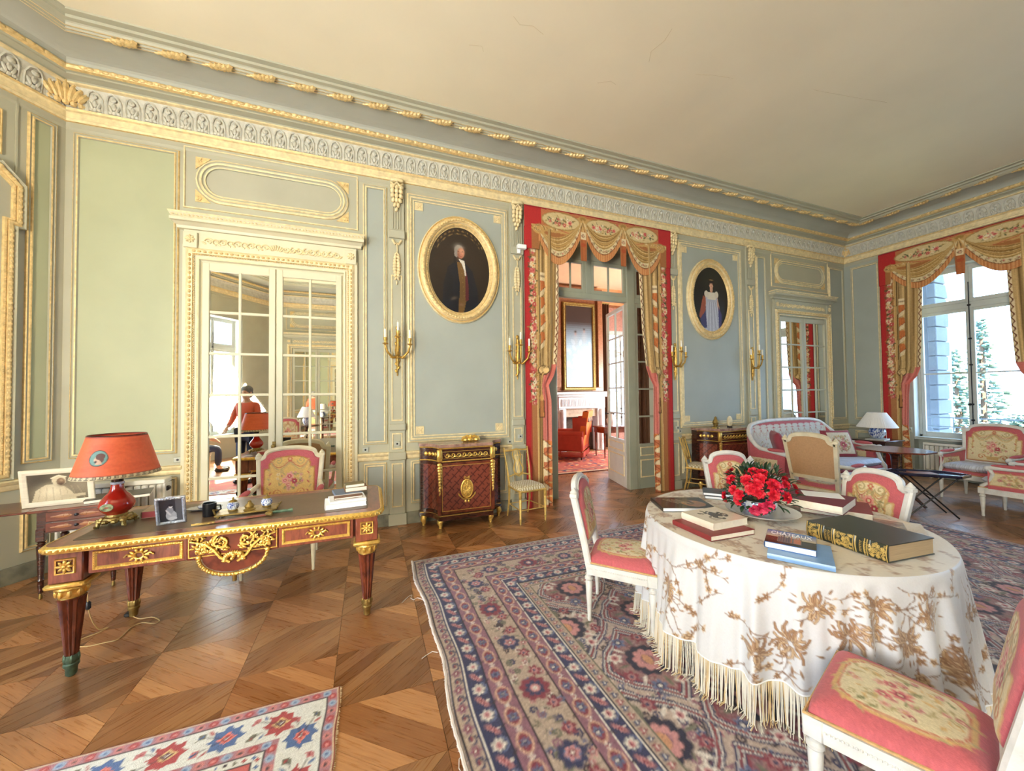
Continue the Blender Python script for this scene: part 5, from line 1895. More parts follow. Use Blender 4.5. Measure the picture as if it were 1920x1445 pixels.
def chair(name, label, paint, w=.52, wb=.41, dp=.46, sh=.40, zt=.95, arms=False, closed=False, gold=False, seed=1, rake=.2, pad=.075, group=None, cushion=None):
 """painted chair in the antique taste, facing +y, origin on the floor below the seat"""
 root = thing(name, label, 'chair', (0, 0, 0), 0, group)
 hw, hb, yf, yb = w / 2, wb / 2, dp / 2, -dp / 2
 lh = sh - .075
 for s_ in (-1, 1):
  leg_at(paint, lh, .026, root, s_ * (hw - .03), yf - .03)
  MB().box(s_ * (hw - .03) - .03, s_ * (hw - .03) + .03, yf - .06, yf + .002, lh, sh, .005).build('leg_block', paint, root)
  leg_at(paint, lh, .026, root, s_ * (hb - .02), yb + .01)
 # seat rails
 MB().box(-hw + .06, hw - .06, yf - .045, yf - .004, sh - .072, sh, .008).build('seat_rail', paint, root)
 MB().box(-hb + .02, hb - .02, yb - .01, yb + .03, sh - .072, sh, .008).build('seat_rail', paint, root)
 for s_ in (-1, 1):
  b = MB()
  p = [(s_ * (hw - .004), yf - .06), (s_ * (hb + .008), yb), (s_ * (hb - .035), yb), (s_ * (hw - .047), yf - .06)]
  b.prism(p if s_ < 0 else p[::-1], sh - .072, sh)
  b.build('seat_rail', paint, root, 30)
 bd = MB()
 for s_ in (-1, 1):
  for k in range(34):
   t = (k + .5) / 34
   bd.ell((s_ * (hw - .002 + (hb + .01 - hw) * t), yf - .06 + (yb - yf + .06) * t, sh - .03), (.004, .006, .006), 5, 3)
 for k in range(34):
  bd.ell((-hw + .07 + (w - .14) * (k + .5) / 34, yf - .003, sh - .03), (.006, .004, .006), 5, 3)
 bd.build('rail_beading', paint, root)
 # seat upholstery
 sc = seat_canvas(hw, dp / 2, gold, seed)
 U, V = np.meshgrid(np.linspace(-1, 1, 74), np.linspace(-1, 1, 64))
 ww = hb + (hw - hb) * (V + 1) / 2
 fx, fy = np.abs(U) ** 3.2, np.abs(V) ** 3.2
 fall = np.clip(1 - np.maximum(fx, fy), 0, 1)
 dome = np.sqrt(np.clip(1 - np.abs(U) ** 7, 0, 1) * np.clip(1 - np.abs(V) ** 7, 0, 1))
 rc = np.clip(1 - .045 * (np.abs(U) * np.abs(V)) ** 6, 0, 1)
 X = U * (ww - .004) * rc
 Y = V * (dp / 2 - .004) * rc
 Z = sh + pad * (.62 * dome ** .55 + .38 * fall * dome)
 cgrid('seat_upholstery', np.stack([X, Y, Z], -1), np.clip(sc.at(U * hw * 1.0, Y), 0, 1), UPH, root)
 gm = MB()
 loopp = [(-hw + .004, yf - .004), (hw - .004, yf - .004), (hb - .004, yb + .004), (-hb + .004, yb + .004)]
 gm.tube([(x, y, sh + .006) for x, y in loopp], .006, 5, True)
 gm.build('gimp', PIPING, root)
 # back: reclining plane
 zb0 = sh + .13
 yb_ = lambda z: yb + .012 - (z - sh) * rake
 zs_ = zt - .085           # shoulder height
 htop = hb + .02
 xh = lambda z: hb - .01 + (htop - hb + .01) * (z - zb0) / (zs_ - zb0)
 prof = [(-.02, -.022), (.02, -.022), (.026, -.008), (.026, .012), (.014, .022), (-.014, .022), (-.022, .012)]
 n_ = Vector((0, 1, rake)).normalized()
 side = n_
 for s_ in (-1, 1):
  pts = [(s_ * (hb - .02), yb_(sh - .04), sh - .06), (s_ * xh(zb0), yb_(zb0), zb0), (s_ * htop, yb_(zs_), zs_)]
  MB().sweep(pts, prof, side).build('back_post', paint, root, 30)
  fn = MB()
  fn.box(s_ * htop - .028, s_ * htop + .028, yb_(zs_) - .026, yb_(zs_) + .026, zs_ - .01, zs_ + .02, .005)
  fn.lathe([(.024, 0), (.028, .008), (.018, .02), (.004, .04)], 10, (s_ * htop, yb_(zs_), zs_ + .018))
  fn.build('finial', paint, root)
 # crest: shoulder step then arch
 cp = []
 N = 22
 for k in range(N + 1):
  a = PI * k / N
  cp.append((-(htop - .07) * math.cos(a), zs_ + .025 + (zt - zs_ - .025) * math.sin(a) ** .8))
 path = [(-htop, zs_ - .01), (-htop + .03, zs_ - .012), (-htop + .058, zs_ + .004)] + cp + [(htop - .058, zs_ + .004), (htop - .03, zs_ - .012), (htop, zs_ - .01)]
 MB().sweep([(x, yb_(z), z) for x, z in path], prof, side).build('crest_rail', paint, root, 50)
 MB().sweep([(-xh(zb0), yb_(zb0), zb0), (xh(zb0), yb_(zb0), zb0)], prof, side).build('back_rail', paint, root, 30)
 be = MB()
 for (x0, z0), (x1, z1) in zip(cp[:-1], cp[1:]):
  for t in (.0, .33, .66):
   x, z = x0 + (x1 - x0) * t, z0 + (z1 - z0) * t
   be.ell((x, yb_(z) + .024, z), (.007, .006, .007), 5, 3)
 be.build('crest_beading', paint, root)
 # back upholstery
 bc = back_canvas(htop, zb0, zt, gold, seed)
 U, V = np.meshgrid(np.linspace(-1, 1, 80), np.linspace(0, 1, 90))
 cx_ = np.array([p[0] for p in path])
 cz_ = np.array([p[1] for p in path])
 xw = (hb - .01 + (htop - hb + .01) * V) - .018
 X = U * xw
 top = np.interp(X, cx_, cz_) - .014
 Z = zb0 + .012 + (top - zb0 - .012) * V
 bul = np.clip(1 - np.abs(U) ** 6, 0, 1) ** .5 * np.clip(1 - np.abs(2 * V - 1) ** 8, 0, 1) ** .5
 Y = yb + .012 - (Z - sh) * rake + .012 + .035 * bul
 cgrid('back_upholstery', np.stack([X, Y, Z], -1), np.clip(bc.at(X, Z), 0, 1), UPH, root, False)
 b = MB()
 b.grid(lambda u, v: ((1 - 2 * u) * (hb - .01 + (htop - hb + .01) * v - .012), yb + .012 - (zb0 + .005 + (float(np.interp((1 - 2 * u) * (htop - .012), cx_, cz_)) - .006 - zb0) * v - sh) * rake - .014, zb0 + .005 + (float(np.interp((1 - 2 * u) * (htop - .012), cx_, cz_)) - .006 - zb0) * v), 20, 12)
 b.build('back_cloth', BACKCLOTH, root, 0)
 if arms:
  za = sh + .25
  for s_ in (-1, 1):
   y0 = yb_(za + .06)
   arm = [(s_ * (xh(za + .06) + .0), y0, za + .06), (s_ * (hw - .01), y0 + .12, za + .035), (s_ * (hw + .005), y0 + .26, za + .02), (s_ * (hw + .005), yf - .14, za + .012), (s_ * (hw + .0), yf - .10, za + .006)]
   b = MB()
   b.tube(arm, [.022, .024, .024, .026, .03], 10)
   b.ell((s_ * hw, yf - .09, za + .002), (.03, .034, .03), 10, 6)
   b.build('arm', paint, root)
   b = MB()
   b.tube([(s_ * hw, yf - .10, za), (s_ * (hw + .002), yf - .13, za - .06), (s_ * (hw - .01), yf - .10, sh + .08), (s_ * (hw - .03), yf - .03, sh + .02), (s_ * (hw - .03), yf - .03, sh - .02)], [.026, .02, .02, .024, .028], 10)
   b.build('arm_support', paint, root)
   pd = MB().ell((s_ * (hw + .003), (y0 + yf) / 2 + .04, za + .042), (.03, (yf - y0) * .28, .024), 10, 8)
   pd.build('arm_pad', PADV, root)
   if closed:
    cvp = Cv(-.5, 0, 1.0, .6, .006, VPINK)
    L = yf - yb
    cvp.poly([(-L * .34, .05), (L * .34, .05), (L * .28, za - sh - .05), (-L * .28, za - sh - .05)], TCRM)
    cvp.line([(-L * .34, .05), (L * .34, .05), (L * .28, za - sh - .05), (-L * .28, za - sh - .05), (-L * .34, .05)], .008, TTAN)
    sprays(cvp, 0, (za - sh) * .5, L * .22, (za - sh) * .28, 60, seed)
    cvp.grain(.06)
    for off in (.014, -.014):
     T1, T2 = np.meshgrid(np.linspace(0, 1, 60), np.linspace(0, 1, 26))
     y = yb + .02 + (yf - .09 - yb - .02) * T1
     z = sh + (za - sh - .005 + .05 * (1 - T1) ** 2) * T2
     x = s_ * (hb + (hw - hb) * T1 + off * (1 if s_ > 0 else 1) * s_ * s_) + 0 * T2
     y = y - (1 - T1) * (z - sh) * rake
     x = s_ * (hb - .004 + (hw - hb) * T1) + off
     cgrid('side_upholstery', np.stack([x, y, z], -1), np.clip(cvp.at(y, z - sh), 0, 1), UPH, root, off > 0)
 if cushion:
  b = MB().box(-hw + .04, hw - .04, yb + .05, yf - .01, sh + pad * .75, sh + pad * .75 + .08, .035)
  b.build('loose_cushion', cushion, root)
 return root
def place(o, x, y, fx, fy, z=0.):
 o.location = (x, y, z)
 o.rotation_euler = (0, 0, math.atan2(-fx, fy))
 return o
GRP = 'white side chairs round the cloth-covered table'
s1 = chair('side_chair', 'white painted side chair with pink velvet seat pulled up left of the round table', WHITEP, seed=3, group=GRP)
f = Vector((.74, -.67))
place(s1, 1.56 + f.x * .235, 2.45 + f.y * .235, f.x, f.y, .012)
s2 = copy_tree(s1)
s2['label'] = 'white painted side chair with pink velvet back, behind the red azalea'
f = Vector((-.45, -.89))
place(s2, 3.35, 2.59, f.x, f.y, .012)
s3 = copy_tree(s1)
s3['label'] = 'white painted side chair with pink velvet back, right of the round table behind the books'
f = Vector((-.97, .22))
place(s3, 3.38, 1.80, f.x, f.y, .012)
s4 = copy_tree(s1)
s4['label'] = 'white painted side chair with pink velvet seat in the right foreground, cut by the frame'
f = Vector((-.30, .954))
place(s4, 1.81, .80, f.x, f.y, .012)
dc = chair('desk_armchair', 'cream painted armchair with golden tapestry back, drawn up behind the desk', CREAMP, w=.62, wb=.54, dp=.52, sh=.40, zt=1.055, arms=True, gold=True, seed=7)
place(dc, -.755, 4.17, 0, -1)
STRIPE = mat('pale_blue_striped_cotton', S(196, 200, 214), .85, var=.25, scale=6, stretch=(14, 1, 1))
cf = chair('cane_back_armchair', 'beige framed armchair turned away, its plain tan back in front of the sofa', CREAMP, w=.60, wb=.50, dp=.54, sh=.40, zt=1.06, arms=True, gold=False, seed=9)
place(cf, 5.38, 3.02, 1, .08, .012)
bg1 = chair('bergere_armchair', 'white framed armchair with tapestry back standing before the bright window', WHITEP, w=.66, wb=.60, dp=.62, sh=.38, zt=1.06, arms=True, closed=True, seed=12, cushion=STRIPE)
place(bg1, 8.24, 2.66, -1, .05)
bg2 = chair('bergere_armchair', 'white framed armchair at the right edge showing its pink tapestry side', WHITEP, w=.66, wb=.60, dp=.62, sh=.36, zt=1.0, arms=True, closed=True, seed=14, cushion=STRIPE)
place(bg2, 7.55, 2.06, 0, 1)

# ---- sofa
def sofa():
 root = thing('sofa', 'long white framed sofa with pink and cream tapestry back and pale cushions', 'sofa', (6.72, 3.92, .011), PI)
 hw, dp, sh = 1.08, .78, .34
 yf, yb = dp / 2, -dp / 2
 for x in (-hw + .04, 0, hw - .04):
  leg_at(WHITEP, sh - .09, .032, root, x, yf - .04)
  leg_at(WHITEP, sh - .09, .032, root, x, yb + .04)
 MB().box(-hw, hw, yf - .05, yf, sh - .09, sh, .01).build('seat_rail', WHITEP, root)
 MB().box(-hw, hw, yb, yb + .05, sh - .09, sh, .01).build('seat_rail', WHITEP, root)
 for s_ in (-1, 1):
  MB().box(s_ * hw - .025, s_ * hw + .025, yb, yf, sh - .09, sh, .01).build('seat_rail', WHITEP, root)
 MB().box(-hw + .03, hw - .03, yb + .03, yf - .02, sh - .02, sh + .04, .02).build('seat_platform', PADV, root)
 MB().box(-hw + .06, hw - .06, yb + .10, yf - .0, sh + .04, sh + .15, .05).build('seat_cushion', STRIPE, root)
 # wrapped back: straight middle, rounded corners running forward into the arms
 zt, za = 1.10, .66
 path = []
 for k in range(61):
  t = -1 + 2 * k / 60
  s_ = 1 if t > 0 else -1
  q = abs(t)
  if q < .62:
   path.append((hw * .80 * t / .62, yb + .02))
  elif q < .78:
   a = (q - .62) / .16 * PI / 2
   path.append((s_ * (hw * .80 + .216 * math.sin(a)), yb + .02 + .216 * (1 - math.cos(a))))
  else:
   path.append((s_ * hw, yb + .236 + (yf - .14 - yb - .236) * (q - .78) / .22))
 def ztop(t):
  q = abs(t)
  if q < .6:
   return zt - .05 * (q / .6) ** 4
  if q < .82:
   u = (q - .6) / .22
   return zt - .05 - (zt - .05 - za) * (u * u * (3 - 2 * u)) * .9
  return za + .044 * (1 - (q - .82) / .18)
 tt = np.linspace(-1, 1, 61)
 cvp = Cv(-1.9, 0, 3.8, 1.0, .008, VPINK)
 cvp.poly([(-1.2, .05), (1.2, .05), (1.2, .64), (-1.2, .64)], S(206, 204, 196))
 for k in range(12):
  x = -1.1 + k * .2
  for q in range(3):
   cvp.line([(x + .2 * i / 8, .62 - .012 * q - (.07 + .02 * q) * math.sin(PI * i / 8)) for i in range(9)], .007, (S(198, 180, 150), S(190, 150, 150), S(184, 178, 150))[q])
  cvp.flower(x, .60, .016, (VPINK, VDK, TCRM), 5)
  cvp.ell(x + .1, .665, .1, .03, S(206, 204, 196))
 sprays(cvp, 0, .35, 1.05, .2, 260, 31)
 for s_ in (-1, 1):
  cvp.poly([(s_ * 1.28, .04), (s_ * 1.7, .04), (s_ * 1.7, .24), (s_ * 1.3, .24)], TCRM)
  sprays(cvp, s_ * 1.49, .14, .16, .07, 50, 33)
 cvp.grain(.06)
 V = np.linspace(0, 1, 60)
 for off, fl in ((.03, False), (-.03, True)):
  P = np.zeros((60, 61, 3))
  Cc = np.zeros((60, 61, 3))
  for k in range(61):
   a, b = path[max(0, k - 1)], path[min(60, k + 1)]
   tx, ty = b[0] - a[0], b[1] - a[1]
   L = math.hypot(tx, ty)
   nx, ny = -ty / L, tx / L
   top = ztop(tt[k]) - .02
   z = sh + (top - sh) * V
   bul = off * (1 + .5 * np.sin(PI * V))
   P[:, k, 0] = path[k][0] + nx * bul
   P[:, k, 1] = path[k][1] + ny * bul - (z - sh) * .1 * (1 if abs(tt[k]) < .7 else max(0, 1 - (abs(tt[k]) - .7) / .15))
   P[:, k, 2] = z
   Cc[:, k] = cvp.at(np.full(60, tt[k] * 1.8), (z - sh) * (1 if off > 0 else 1))
  nm = 'back_upholstery' if off > 0 else 'outer_upholstery'
  # finer subdivision across so that the woven design reads
  f_ = 6
  ti = np.linspace(0, 60, 60 * f_ + 1)
  P2 = np.stack([np.stack([np.interp(ti, np.arange(61), P[r, :, i]) for i in range(3)], -1) for r in range(60)])
  Z2 = P2[:, :, 2]
  T2 = np.interp(ti, np.arange(61), tt)[None, :] * 1.8
  cgrid(nm, P2, np.clip(cvp.at(np.broadcast_to(T2, Z2.shape), Z2 - sh), 0, 1), UPH, root, fl)
 fr = MB()
 fr.tube([(path[k][0], path[k][1] - (ztop(tt[k]) - sh) * .1 * (1 if abs(tt[k]) < .7 else max(0, 1 - (abs(tt[k]) - .7) / .15)), ztop(tt[k])) for k in range(61)], .034, 10)
 fr.build('top_rail', WHITEP, root)
 for s_ in (-1, 1):
  b = MB()
  b.tube([(s_ * hw, yf - .14, za + .0), (s_ * hw, yf - .09, za - .02), (s_ * hw, yf - .10, za - .1), (s_ * hw, yf - .06, sh + .1), (s_ * hw, yf - .02, sh + .03), (s_ * hw, yf - .02, sh - .03)], [.034, .04, .026, .026, .032, .034], 10)
  b.ell((s_ * hw, yf - .08, za), (.05, .045, .04), 10, 6)
  b.build('arm_support', WHITEP, root)
  MB().ell((s_ * hw, yf - .3, za + .05), (.045, .14, .03), 10, 6).build('arm_pad', PADV, root)
 return root
sofa()
def cushion(label, loc, rot, sz, seed):
 root = thing('cushion', label, 'cushion', loc)
 root.rotation_euler = rot
 c = Cv(-sz, -sz, 2 * sz, 2 * sz, .006, VDK)
 c.rect(-sz + .05, sz - .05, -sz + .05, sz - .05, S(214, 208, 194))
 sprays(c, 0, 0, sz * .6, sz * .6, 110, seed)
 c.flower(.02, -.03, .06, (S(190, 104, 120), VDK, TCRM), 7)
 c.grain(.06)
 U, V = np.meshgrid(np.linspace(-1, 1, 50), np.linspace(-1, 1, 50))
 h = .075 * np.clip((1 - U ** 4) * (1 - V ** 4), 0, 1) ** .5
 k = 1 - .06 * (1 - np.abs(U)) * (np.abs(V) ** 3) - .06 * (1 - np.abs(V)) * (np.abs(U) ** 3)
 P = np.stack([U * sz * k, V * sz * k, h], -1)
 cgrid('front_cover', P, c.at(U * sz, V * sz), UPH, root)
 Q = P.copy()
 Q[..., 2] *= -1
 cgrid('back_cover', Q, np.broadcast_to(np.array(VDK), Q.shape).copy(), UPH, root, True)
 return root
cushion('square tapestry cushion with crimson edge leaning at the left end of the sofa', (5.88, 3.93, .76), (math.radians(74), 0, math.radians(44)), .23, 41)
cushion('square flowered cushion with crimson edge leaning at the right end of the sofa', (7.42, 3.98, .70), (math.radians(68), 0, math.radians(-22)), .24, 42)

# ================================================================== writing desk
LEATHER = mat('brown_desk_leather', S(96, 74, 56), .42, var=.18, scale=5, bump=.05)
VERD = mat('verdigris_bronze', S(88, 112, 92), .5, metal=.5, var=.35, scale=40, bump=.2)
def rrect(x0, x1, y0, y1, r, n=5):
 p = []
 for cx, cy, a in ((x1 - r, y0 + r, -PI / 2), (x1 - r, y1 - r, 0), (x0 + r, y1 - r, PI / 2), (x0 + r, y0 + r, PI)):
  p += arc(cx, cy, r, r, a, a + PI / 2, n)
 return p
DX0, DX1, DY0, DY1, DZ = -1.72, .105, 2.86, 3.72, .775
FRONT = lambda z=0.: Matrix(((1, 0, 0, 0), (0, 0, -1, 0), (0, 1, 0, 0), (0, 0, 0, 1)))
def desk():
 cx, cy = (DX0 + DX1) / 2, (DY0 + DY1) / 2
 L, Wd = (DX1 - DX0) / 2, (DY1 - DY0) / 2
 root = thing('writing_desk', 'long mahogany writing desk with gilt bronze mounts and fluted legs', 'desk', (cx, cy, 0))
 top = MB().prism(rrect(-L + .012, L - .012, -Wd + .012, Wd - .012, .09), DZ - .03, DZ - .001).build('desk_top', KINGW, root, 30)
 MB().loop(rrect(-L, L, -Wd, Wd, .1), [(.03, DZ - .042), (.004, DZ - .036), (0, DZ - .022), (.004, DZ - .008), (.014, DZ + .001), (.022, DZ + .0005)]).build('gilt_edge', BRASS, top, 30)
 bd = MB()
 pth = rrect(-L, L, -Wd, Wd, .1)
 for (a, b) in zip(pth, pth[1:] + pth[:1]):
  n = max(1, int(math.hypot(b[0] - a[0], b[1] - a[1]) / .024))
  for k in range(n):
   t = (k + .5) / n
   bd.ell((a[0] + (b[0] - a[0]) * t, a[1] + (b[1] - a[1]) * t, DZ - .02), (.011, .006, .009), 5, 3, R=Matrix.Rotation(math.atan2(b[1] - a[1], b[0] - a[0]) + .5, 3, 'Z'))
 bd.build('edge_leaves', BRASS, top)
 MB().prism(rrect(-L + .11, L - .11, -Wd + .11, Wd - .11, .02), DZ - .002, DZ + .001).build('leather_inset', LEATHER, top, 0)
 # carcass
 zt, zb = DZ - .04, .575
 MB().box(-L + .10, L - .10, -Wd + .10, Wd - .08, zb + .012, zt).build('carcass', KINGW, root, 0)
 yf = -Wd + .08
 for s_ in (-1, 1):
  for t_ in (-1, 1):
   x, y = s_ * (L - .115), t_ * (Wd - .12)
   b = MB().box(x - .075, x + .075, y - .06, y + .06, zb - .02, zt, .006)
   blk = b.build('corner_block', KINGW, root)
   MB().box(x - .09, x + .09, y - .075, y + .075, zb - .05, zb - .02, .01).build('block_moulding', BRASS, blk)
   if t_ < 0:
    r = MB()
    F = Matrix.Translation((x, y - .06, (zt + zb) / 2 - .005)) @ FRONT()
    r.T = F
    r.loop(rectp(-.045, .045, -.045, .045), [(0, 0), (.003, .008), (.01, .006)])
    for k in range(8):
     a = k * PI / 4
     r.ell((.022 * math.cos(a), .022 * math.sin(a), .006), (.02, .009, .007), 6, 4, R=Matrix.Rotation(a, 3, 'Z'))
    r.ell((0, 0, .01), (.012, .012, .008), 8, 4)
    r.build('gilt_rosette', BRASS, blk)
   # leg
   lg = MB().lathe([(.026, .10), (.03, .13), (.058, .44), (.062, .46)], 48, (x, y, 0), flute=12, fd=.2, frange=(.12, .45))
   leg = lg.build('leg', MAHOG, root, 30)
   cp = MB().lathe([(.05, .455), (.056, .46), (.06, .475), (.066, .50), (.076, .515), (.07, .525)], 24, (x, y, 0), flute=12, fd=.1, frange=(.47, .52))
   for k in range(10):
    a = k * PI / 5
    cp.ell((x + .062 * math.cos(a), y + .062 * math.sin(a), .492), (.012, .012, .024), 6, 4)
   cp.build('gilt_capital', BRASS, leg)
   ft = MB().lathe([(.012, 0), (.024, .012), (.026, .05), (.034, .062), (.034, .074), (.028, .08), (.036, .10), (.03, .125)], 16, (x, y, 0))
   for k in range(6):
    a = k * PI / 3
    ft.ell((x + .03 * math.cos(a), y + .03 * math.sin(a), .105), (.01, .01, .024), 6, 4)
   ft.build('bronze_foot', VERD if (s_ < 0 and t_ < 0) else OLDBRASS, leg)
 # drawers left and right of the arched centre
 for s_ in (-1, 1):
  x0, x1 = (s_ * .245, s_ * (L - .205))
  x0, x1 = min(x0, x1), max(x0, x1)
  dr = MB().box(x0, x1, yf - .008, yf + .03, zb + .01, zt - .005, .004).build('drawer', KINGW, root)
  F = Matrix.Translation((0, yf - .008, 0)) @ FRONT()
  m = MB(F)
  m.loop(rectp(x0 + .02, x1 - .02, zb + .028, zt - .022), [(0, 0), (.003, .008), (.012, .008), (.016, .004), (.02, .0)])
  beads(m, rectp(x0 + .02, x1 - .02, zb + .028, zt - .022), .008, .007, .012, .005)
  m.build('gilt_frame', BRASS, dr)
  xm, zm = (x0 + x1) / 2, (zt + zb) / 2 + .003
  e = MB(F)
  e.loop([(xm + .03 * math.cos(a), zm + .026 * math.sin(a)) for a in [2 * PI * k / 16 for k in range(16)]], [(0, 0), (.004, .012), (.01, .01), (.014, .004)])
  for k in range(10):
   a = k * PI / 5
   e.ell((xm + .04 * math.cos(a), zm + .03 * math.sin(a), .006), (.016, .008, .007), 6, 4, R=Matrix.Rotation(a, 3, 'Z'))
  for q in (-1, 1):
   e.tube([(xm + q * .03, zm, .006), (xm + q * .055, zm + .012, .008), (xm + q * .07, zm - .004, .006)], .005, 5)
  e.build('gilt_escutcheon', BRASS, dr)
 # centre: arched drop with scrolling mount
 F = Matrix.Translation((0, yf - .004, 0)) @ FRONT()
 pts = [(-.245, zt), (-.245, zb + .01), (-.2, zb + .005)] + [(.17 * math.cos(a), zb + .01 + .105 * math.sin(a)) for a in [PI + PI * k / 16 for k in range(17)]] + [(.2, zb + .005), (.245, zb + .01), (.245, zt)]
 cen = MB(F).prism(pts, -.03, .006).build('centre_apron', MAHOG, root, 30)
 g = MB(F)
 g.loop(rectp(-.24, .24, zb + .02, zt - .006), [(0, .006), (.002, .012), (.006, .012), (.008, .006)])
 zc = (zt + zb) / 2
 for q in (-1, 1):
  g.tube([(x, z, .014) for x, z in spiral(q * .065, zc + .025, .05, .012, PI / 2 if q > 0 else PI / 2, -q * 1.25, 20)], .008, 6)
  g.tube([(q * .02, zc - .11, .014), (q * .07, zc - .075, .016), (q * .105, zc - .02, .018), (q * .15, zc + .02, .016), (q * .23, zc + .045, .012)], [.011, .011, .01, .009, .006], 6)
  g.tube([(x, z, .012) for x, z in spiral(q * .17, zc - .015, .03, .008, 0, q * 1.2, 12)], .006, 5)
  R = random.Random(6)
  for k in range(60):
   t = R.random()
   x, z = q * (.03 + .2 * t), zc + R.uniform(-.05, .05) + .02 * t
   g.ell((x, z, .014), (.017, .008, .008), 6, 3, R=Matrix.Rotation(R.uniform(0, 3), 3, 'Z'))
  for k in range(3):
   g.ell((q * .065 + .012 * math.cos(k * 2.1), zc + .025 + .012 * math.sin(k * 2.1), .016), (.011, .008, .008), 6, 4)
 for k in range(16):
  a = PI * k / 15
  g.ell((.05 * math.cos(a), zc - .10 + .045 * math.sin(a), .016), (.018, .012, .011), 6, 4, R=Matrix.Rotation(a, 3, 'Z'))
 for k in range(9):
  g.ell((random.uniform(-.04, .04), zc - .09 + random.uniform(-.02, .04), .022), (.013, .013, .01), 6, 4)
 g.build('gilt_scroll_mount', BRASS, cen, 60)
 w_ = MB(F)
 ap = [(.185 * math.cos(a), zb + .015 + .125 * math.sin(a)) for a in [PI + PI * k / 30 for k in range(31)]]
 w_.tube([(x, z, .012) for x, z in ap], .011, 8)
 for k, (x, z) in enumerate(ap[1:-1]):
  w_.ell((x, z, .016), (.017, .01, .012), 6, 4, R=Matrix.Rotation(math.atan2(z - zb, x) + PI / 2 + (.6 if k % 2 else -.6), 3, 'Z'))
 for q in (0, -1):
  w_.ell((ap[q][0], ap[q][1] + .004, .012), (.017, .017, .014), 8, 5)
 w_.build('gilt_garland', BRASS, cen, 60)
 MB().lathe([(.004, zb - .165), (.012, zb - .16), (.013, zb - .12), (.02, zb - .11), (.016, zb - .1)], 14, (0, yf + .0, 0)).build('finial_drop', OLDBRASS, cen)
 # sides and back
 return root
desk()
def lift(px_, py_):
 return DZ + .0012
ZD = DZ + .0015
# ---- red lamp
RLAC = mat('red_glazed_porcelain', S(176, 36, 24), .1, var=.12, scale=6, coat=.6)
BLKG = mat('black_glaze', S(34, 18, 18), .12, var=.1, coat=.6)
lamp = thing('table_lamp', 'red porcelain table lamp with wide orange shade on the desk', 'lamp', (-1.535, 3.24, ZD))
b = MB()
for k in range(4):
 a = PI / 4 + k * PI / 2
 c_, s_ = math.cos(a), math.sin(a)
 b.tube([(.05 * c_, .05 * s_, .045), (.07 * c_, .07 * s_, .05), (.088 * c_, .088 * s_, .03), (.092 * c_, .092 * s_, .008), (.108 * c_, .108 * s_, .01)], [.016, .014, .012, .012, .008], 7)
 for q in range(3):
  b.ell((.08 * math.cos(a + (q - 1) * .5), .08 * math.sin(a + (q - 1) * .5), .036), (.02, .02, .014), 6, 4)
b.lathe([(.07, .03), (.078, .04), (.07, .055), (.056, .06), (.052, .075)], 20)
b.build('bronze_base', OLDBRASS, lamp)
b = MB().lathe([(.05, .065), (.055, .08), (.07, .09), (.086, .115), (.089, .135), (.08, .16), (.06, .19), (.042, .212), (.033, .235), (.03, .262)], 32)
b.build('body', RLAC, lamp)
MB().lathe([(.03, .262), (.034, .266), (.034, .274), (.03, .278)], 24).build('collar', mat('blue_white_glaze', S(190, 206, 220), .2, var=.3, scale=60), lamp)
MB().lathe([(.03, .278), (.03, .295), (.04, .315), (.045, .335), (.038, .345)], 24).build('neck', BLKG, lamp)
md = MB(Matrix.Translation((-.01, -.0865, .13)) @ FRONT())
md.loop([(.033 * math.cos(a), .024 * math.sin(a)) for a in [2 * PI * k / 20 for k in range(20)]], [(0, -.03), (0, .003), (.003, .004), (.004, .002), (.02, .003)])
md.build('painted_medallion', mat('medallion_paint', S(150, 160, 120), .25, var=.7, scale=60), lamp)
shz0, shz1, r0, r1 = .325, .585, .212, .14
# shade with portrait roundel and Greek key border
c = Cv(-PI, 0, 2 * PI, 1, .008, S(226, 104, 62))
for k in range(40):
 c.ell(random.uniform(-3, 3), random.random(), .4, .05, S(214, 88, 50), 0, .3)
c.rect(-PI, PI, 0, .085, S(206, 190, 150))
a = -PI
while a < PI:
 c.line([(a, .02), (a + .11, .02), (a + .11, .065), (a + .04, .065), (a + .04, .04), (a + .075, .04)], .014, S(60, 50, 40))
 a += .16
c.rect(-PI, PI, .085, .1, S(170, 70, 40))
c.rect(-PI, PI, .965, 1, S(150, 56, 36))
hx, hz = -1.62, .50
c.ell(hx, hz, .26, .185, S(70, 60, 50))
c.ell(hx, hz, .24, .168, S(110, 150, 140))
c.ell(hx + .02, hz - .02, .09, .09, S(206, 168, 140))
c.ell(hx - .06, hz - .03, .05, .06, S(206, 168, 140))
c.ell(hx + .05, hz + .04, .13, .075, S(98, 60, 52))
c.ell(hx + .1, hz - .02, .05, .08, S(98, 60, 52))
c.poly([(hx - .02, hz - .08), (hx + .09, hz - .06), (hx + .12, hz - .14), (hx - .06, hz - .14)], S(206, 168, 140))
c.ell(hx - .05, hz - .08, .04, .03, S(80, 50, 44))
A, V = np.meshgrid(np.linspace(-PI, PI, 280), np.linspace(0, 1, 120))
Rr = r0 + (r1 - r0) * V
shade = cgrid('shade', np.stack([Rr * np.cos(A), Rr * np.sin(A), shz0 + (shz1 - shz0) * V], -1), c.at(A, V), cmat('parchment_shade', .6, .05, 60), lamp, False, .004)
MB().tube([(r1 * math.cos(q), r1 * math.sin(q), shz1) for q in [2 * PI * k / 40 for k in range(40)]], .003, 5, True).build('shade_rim', BLKG, shade)
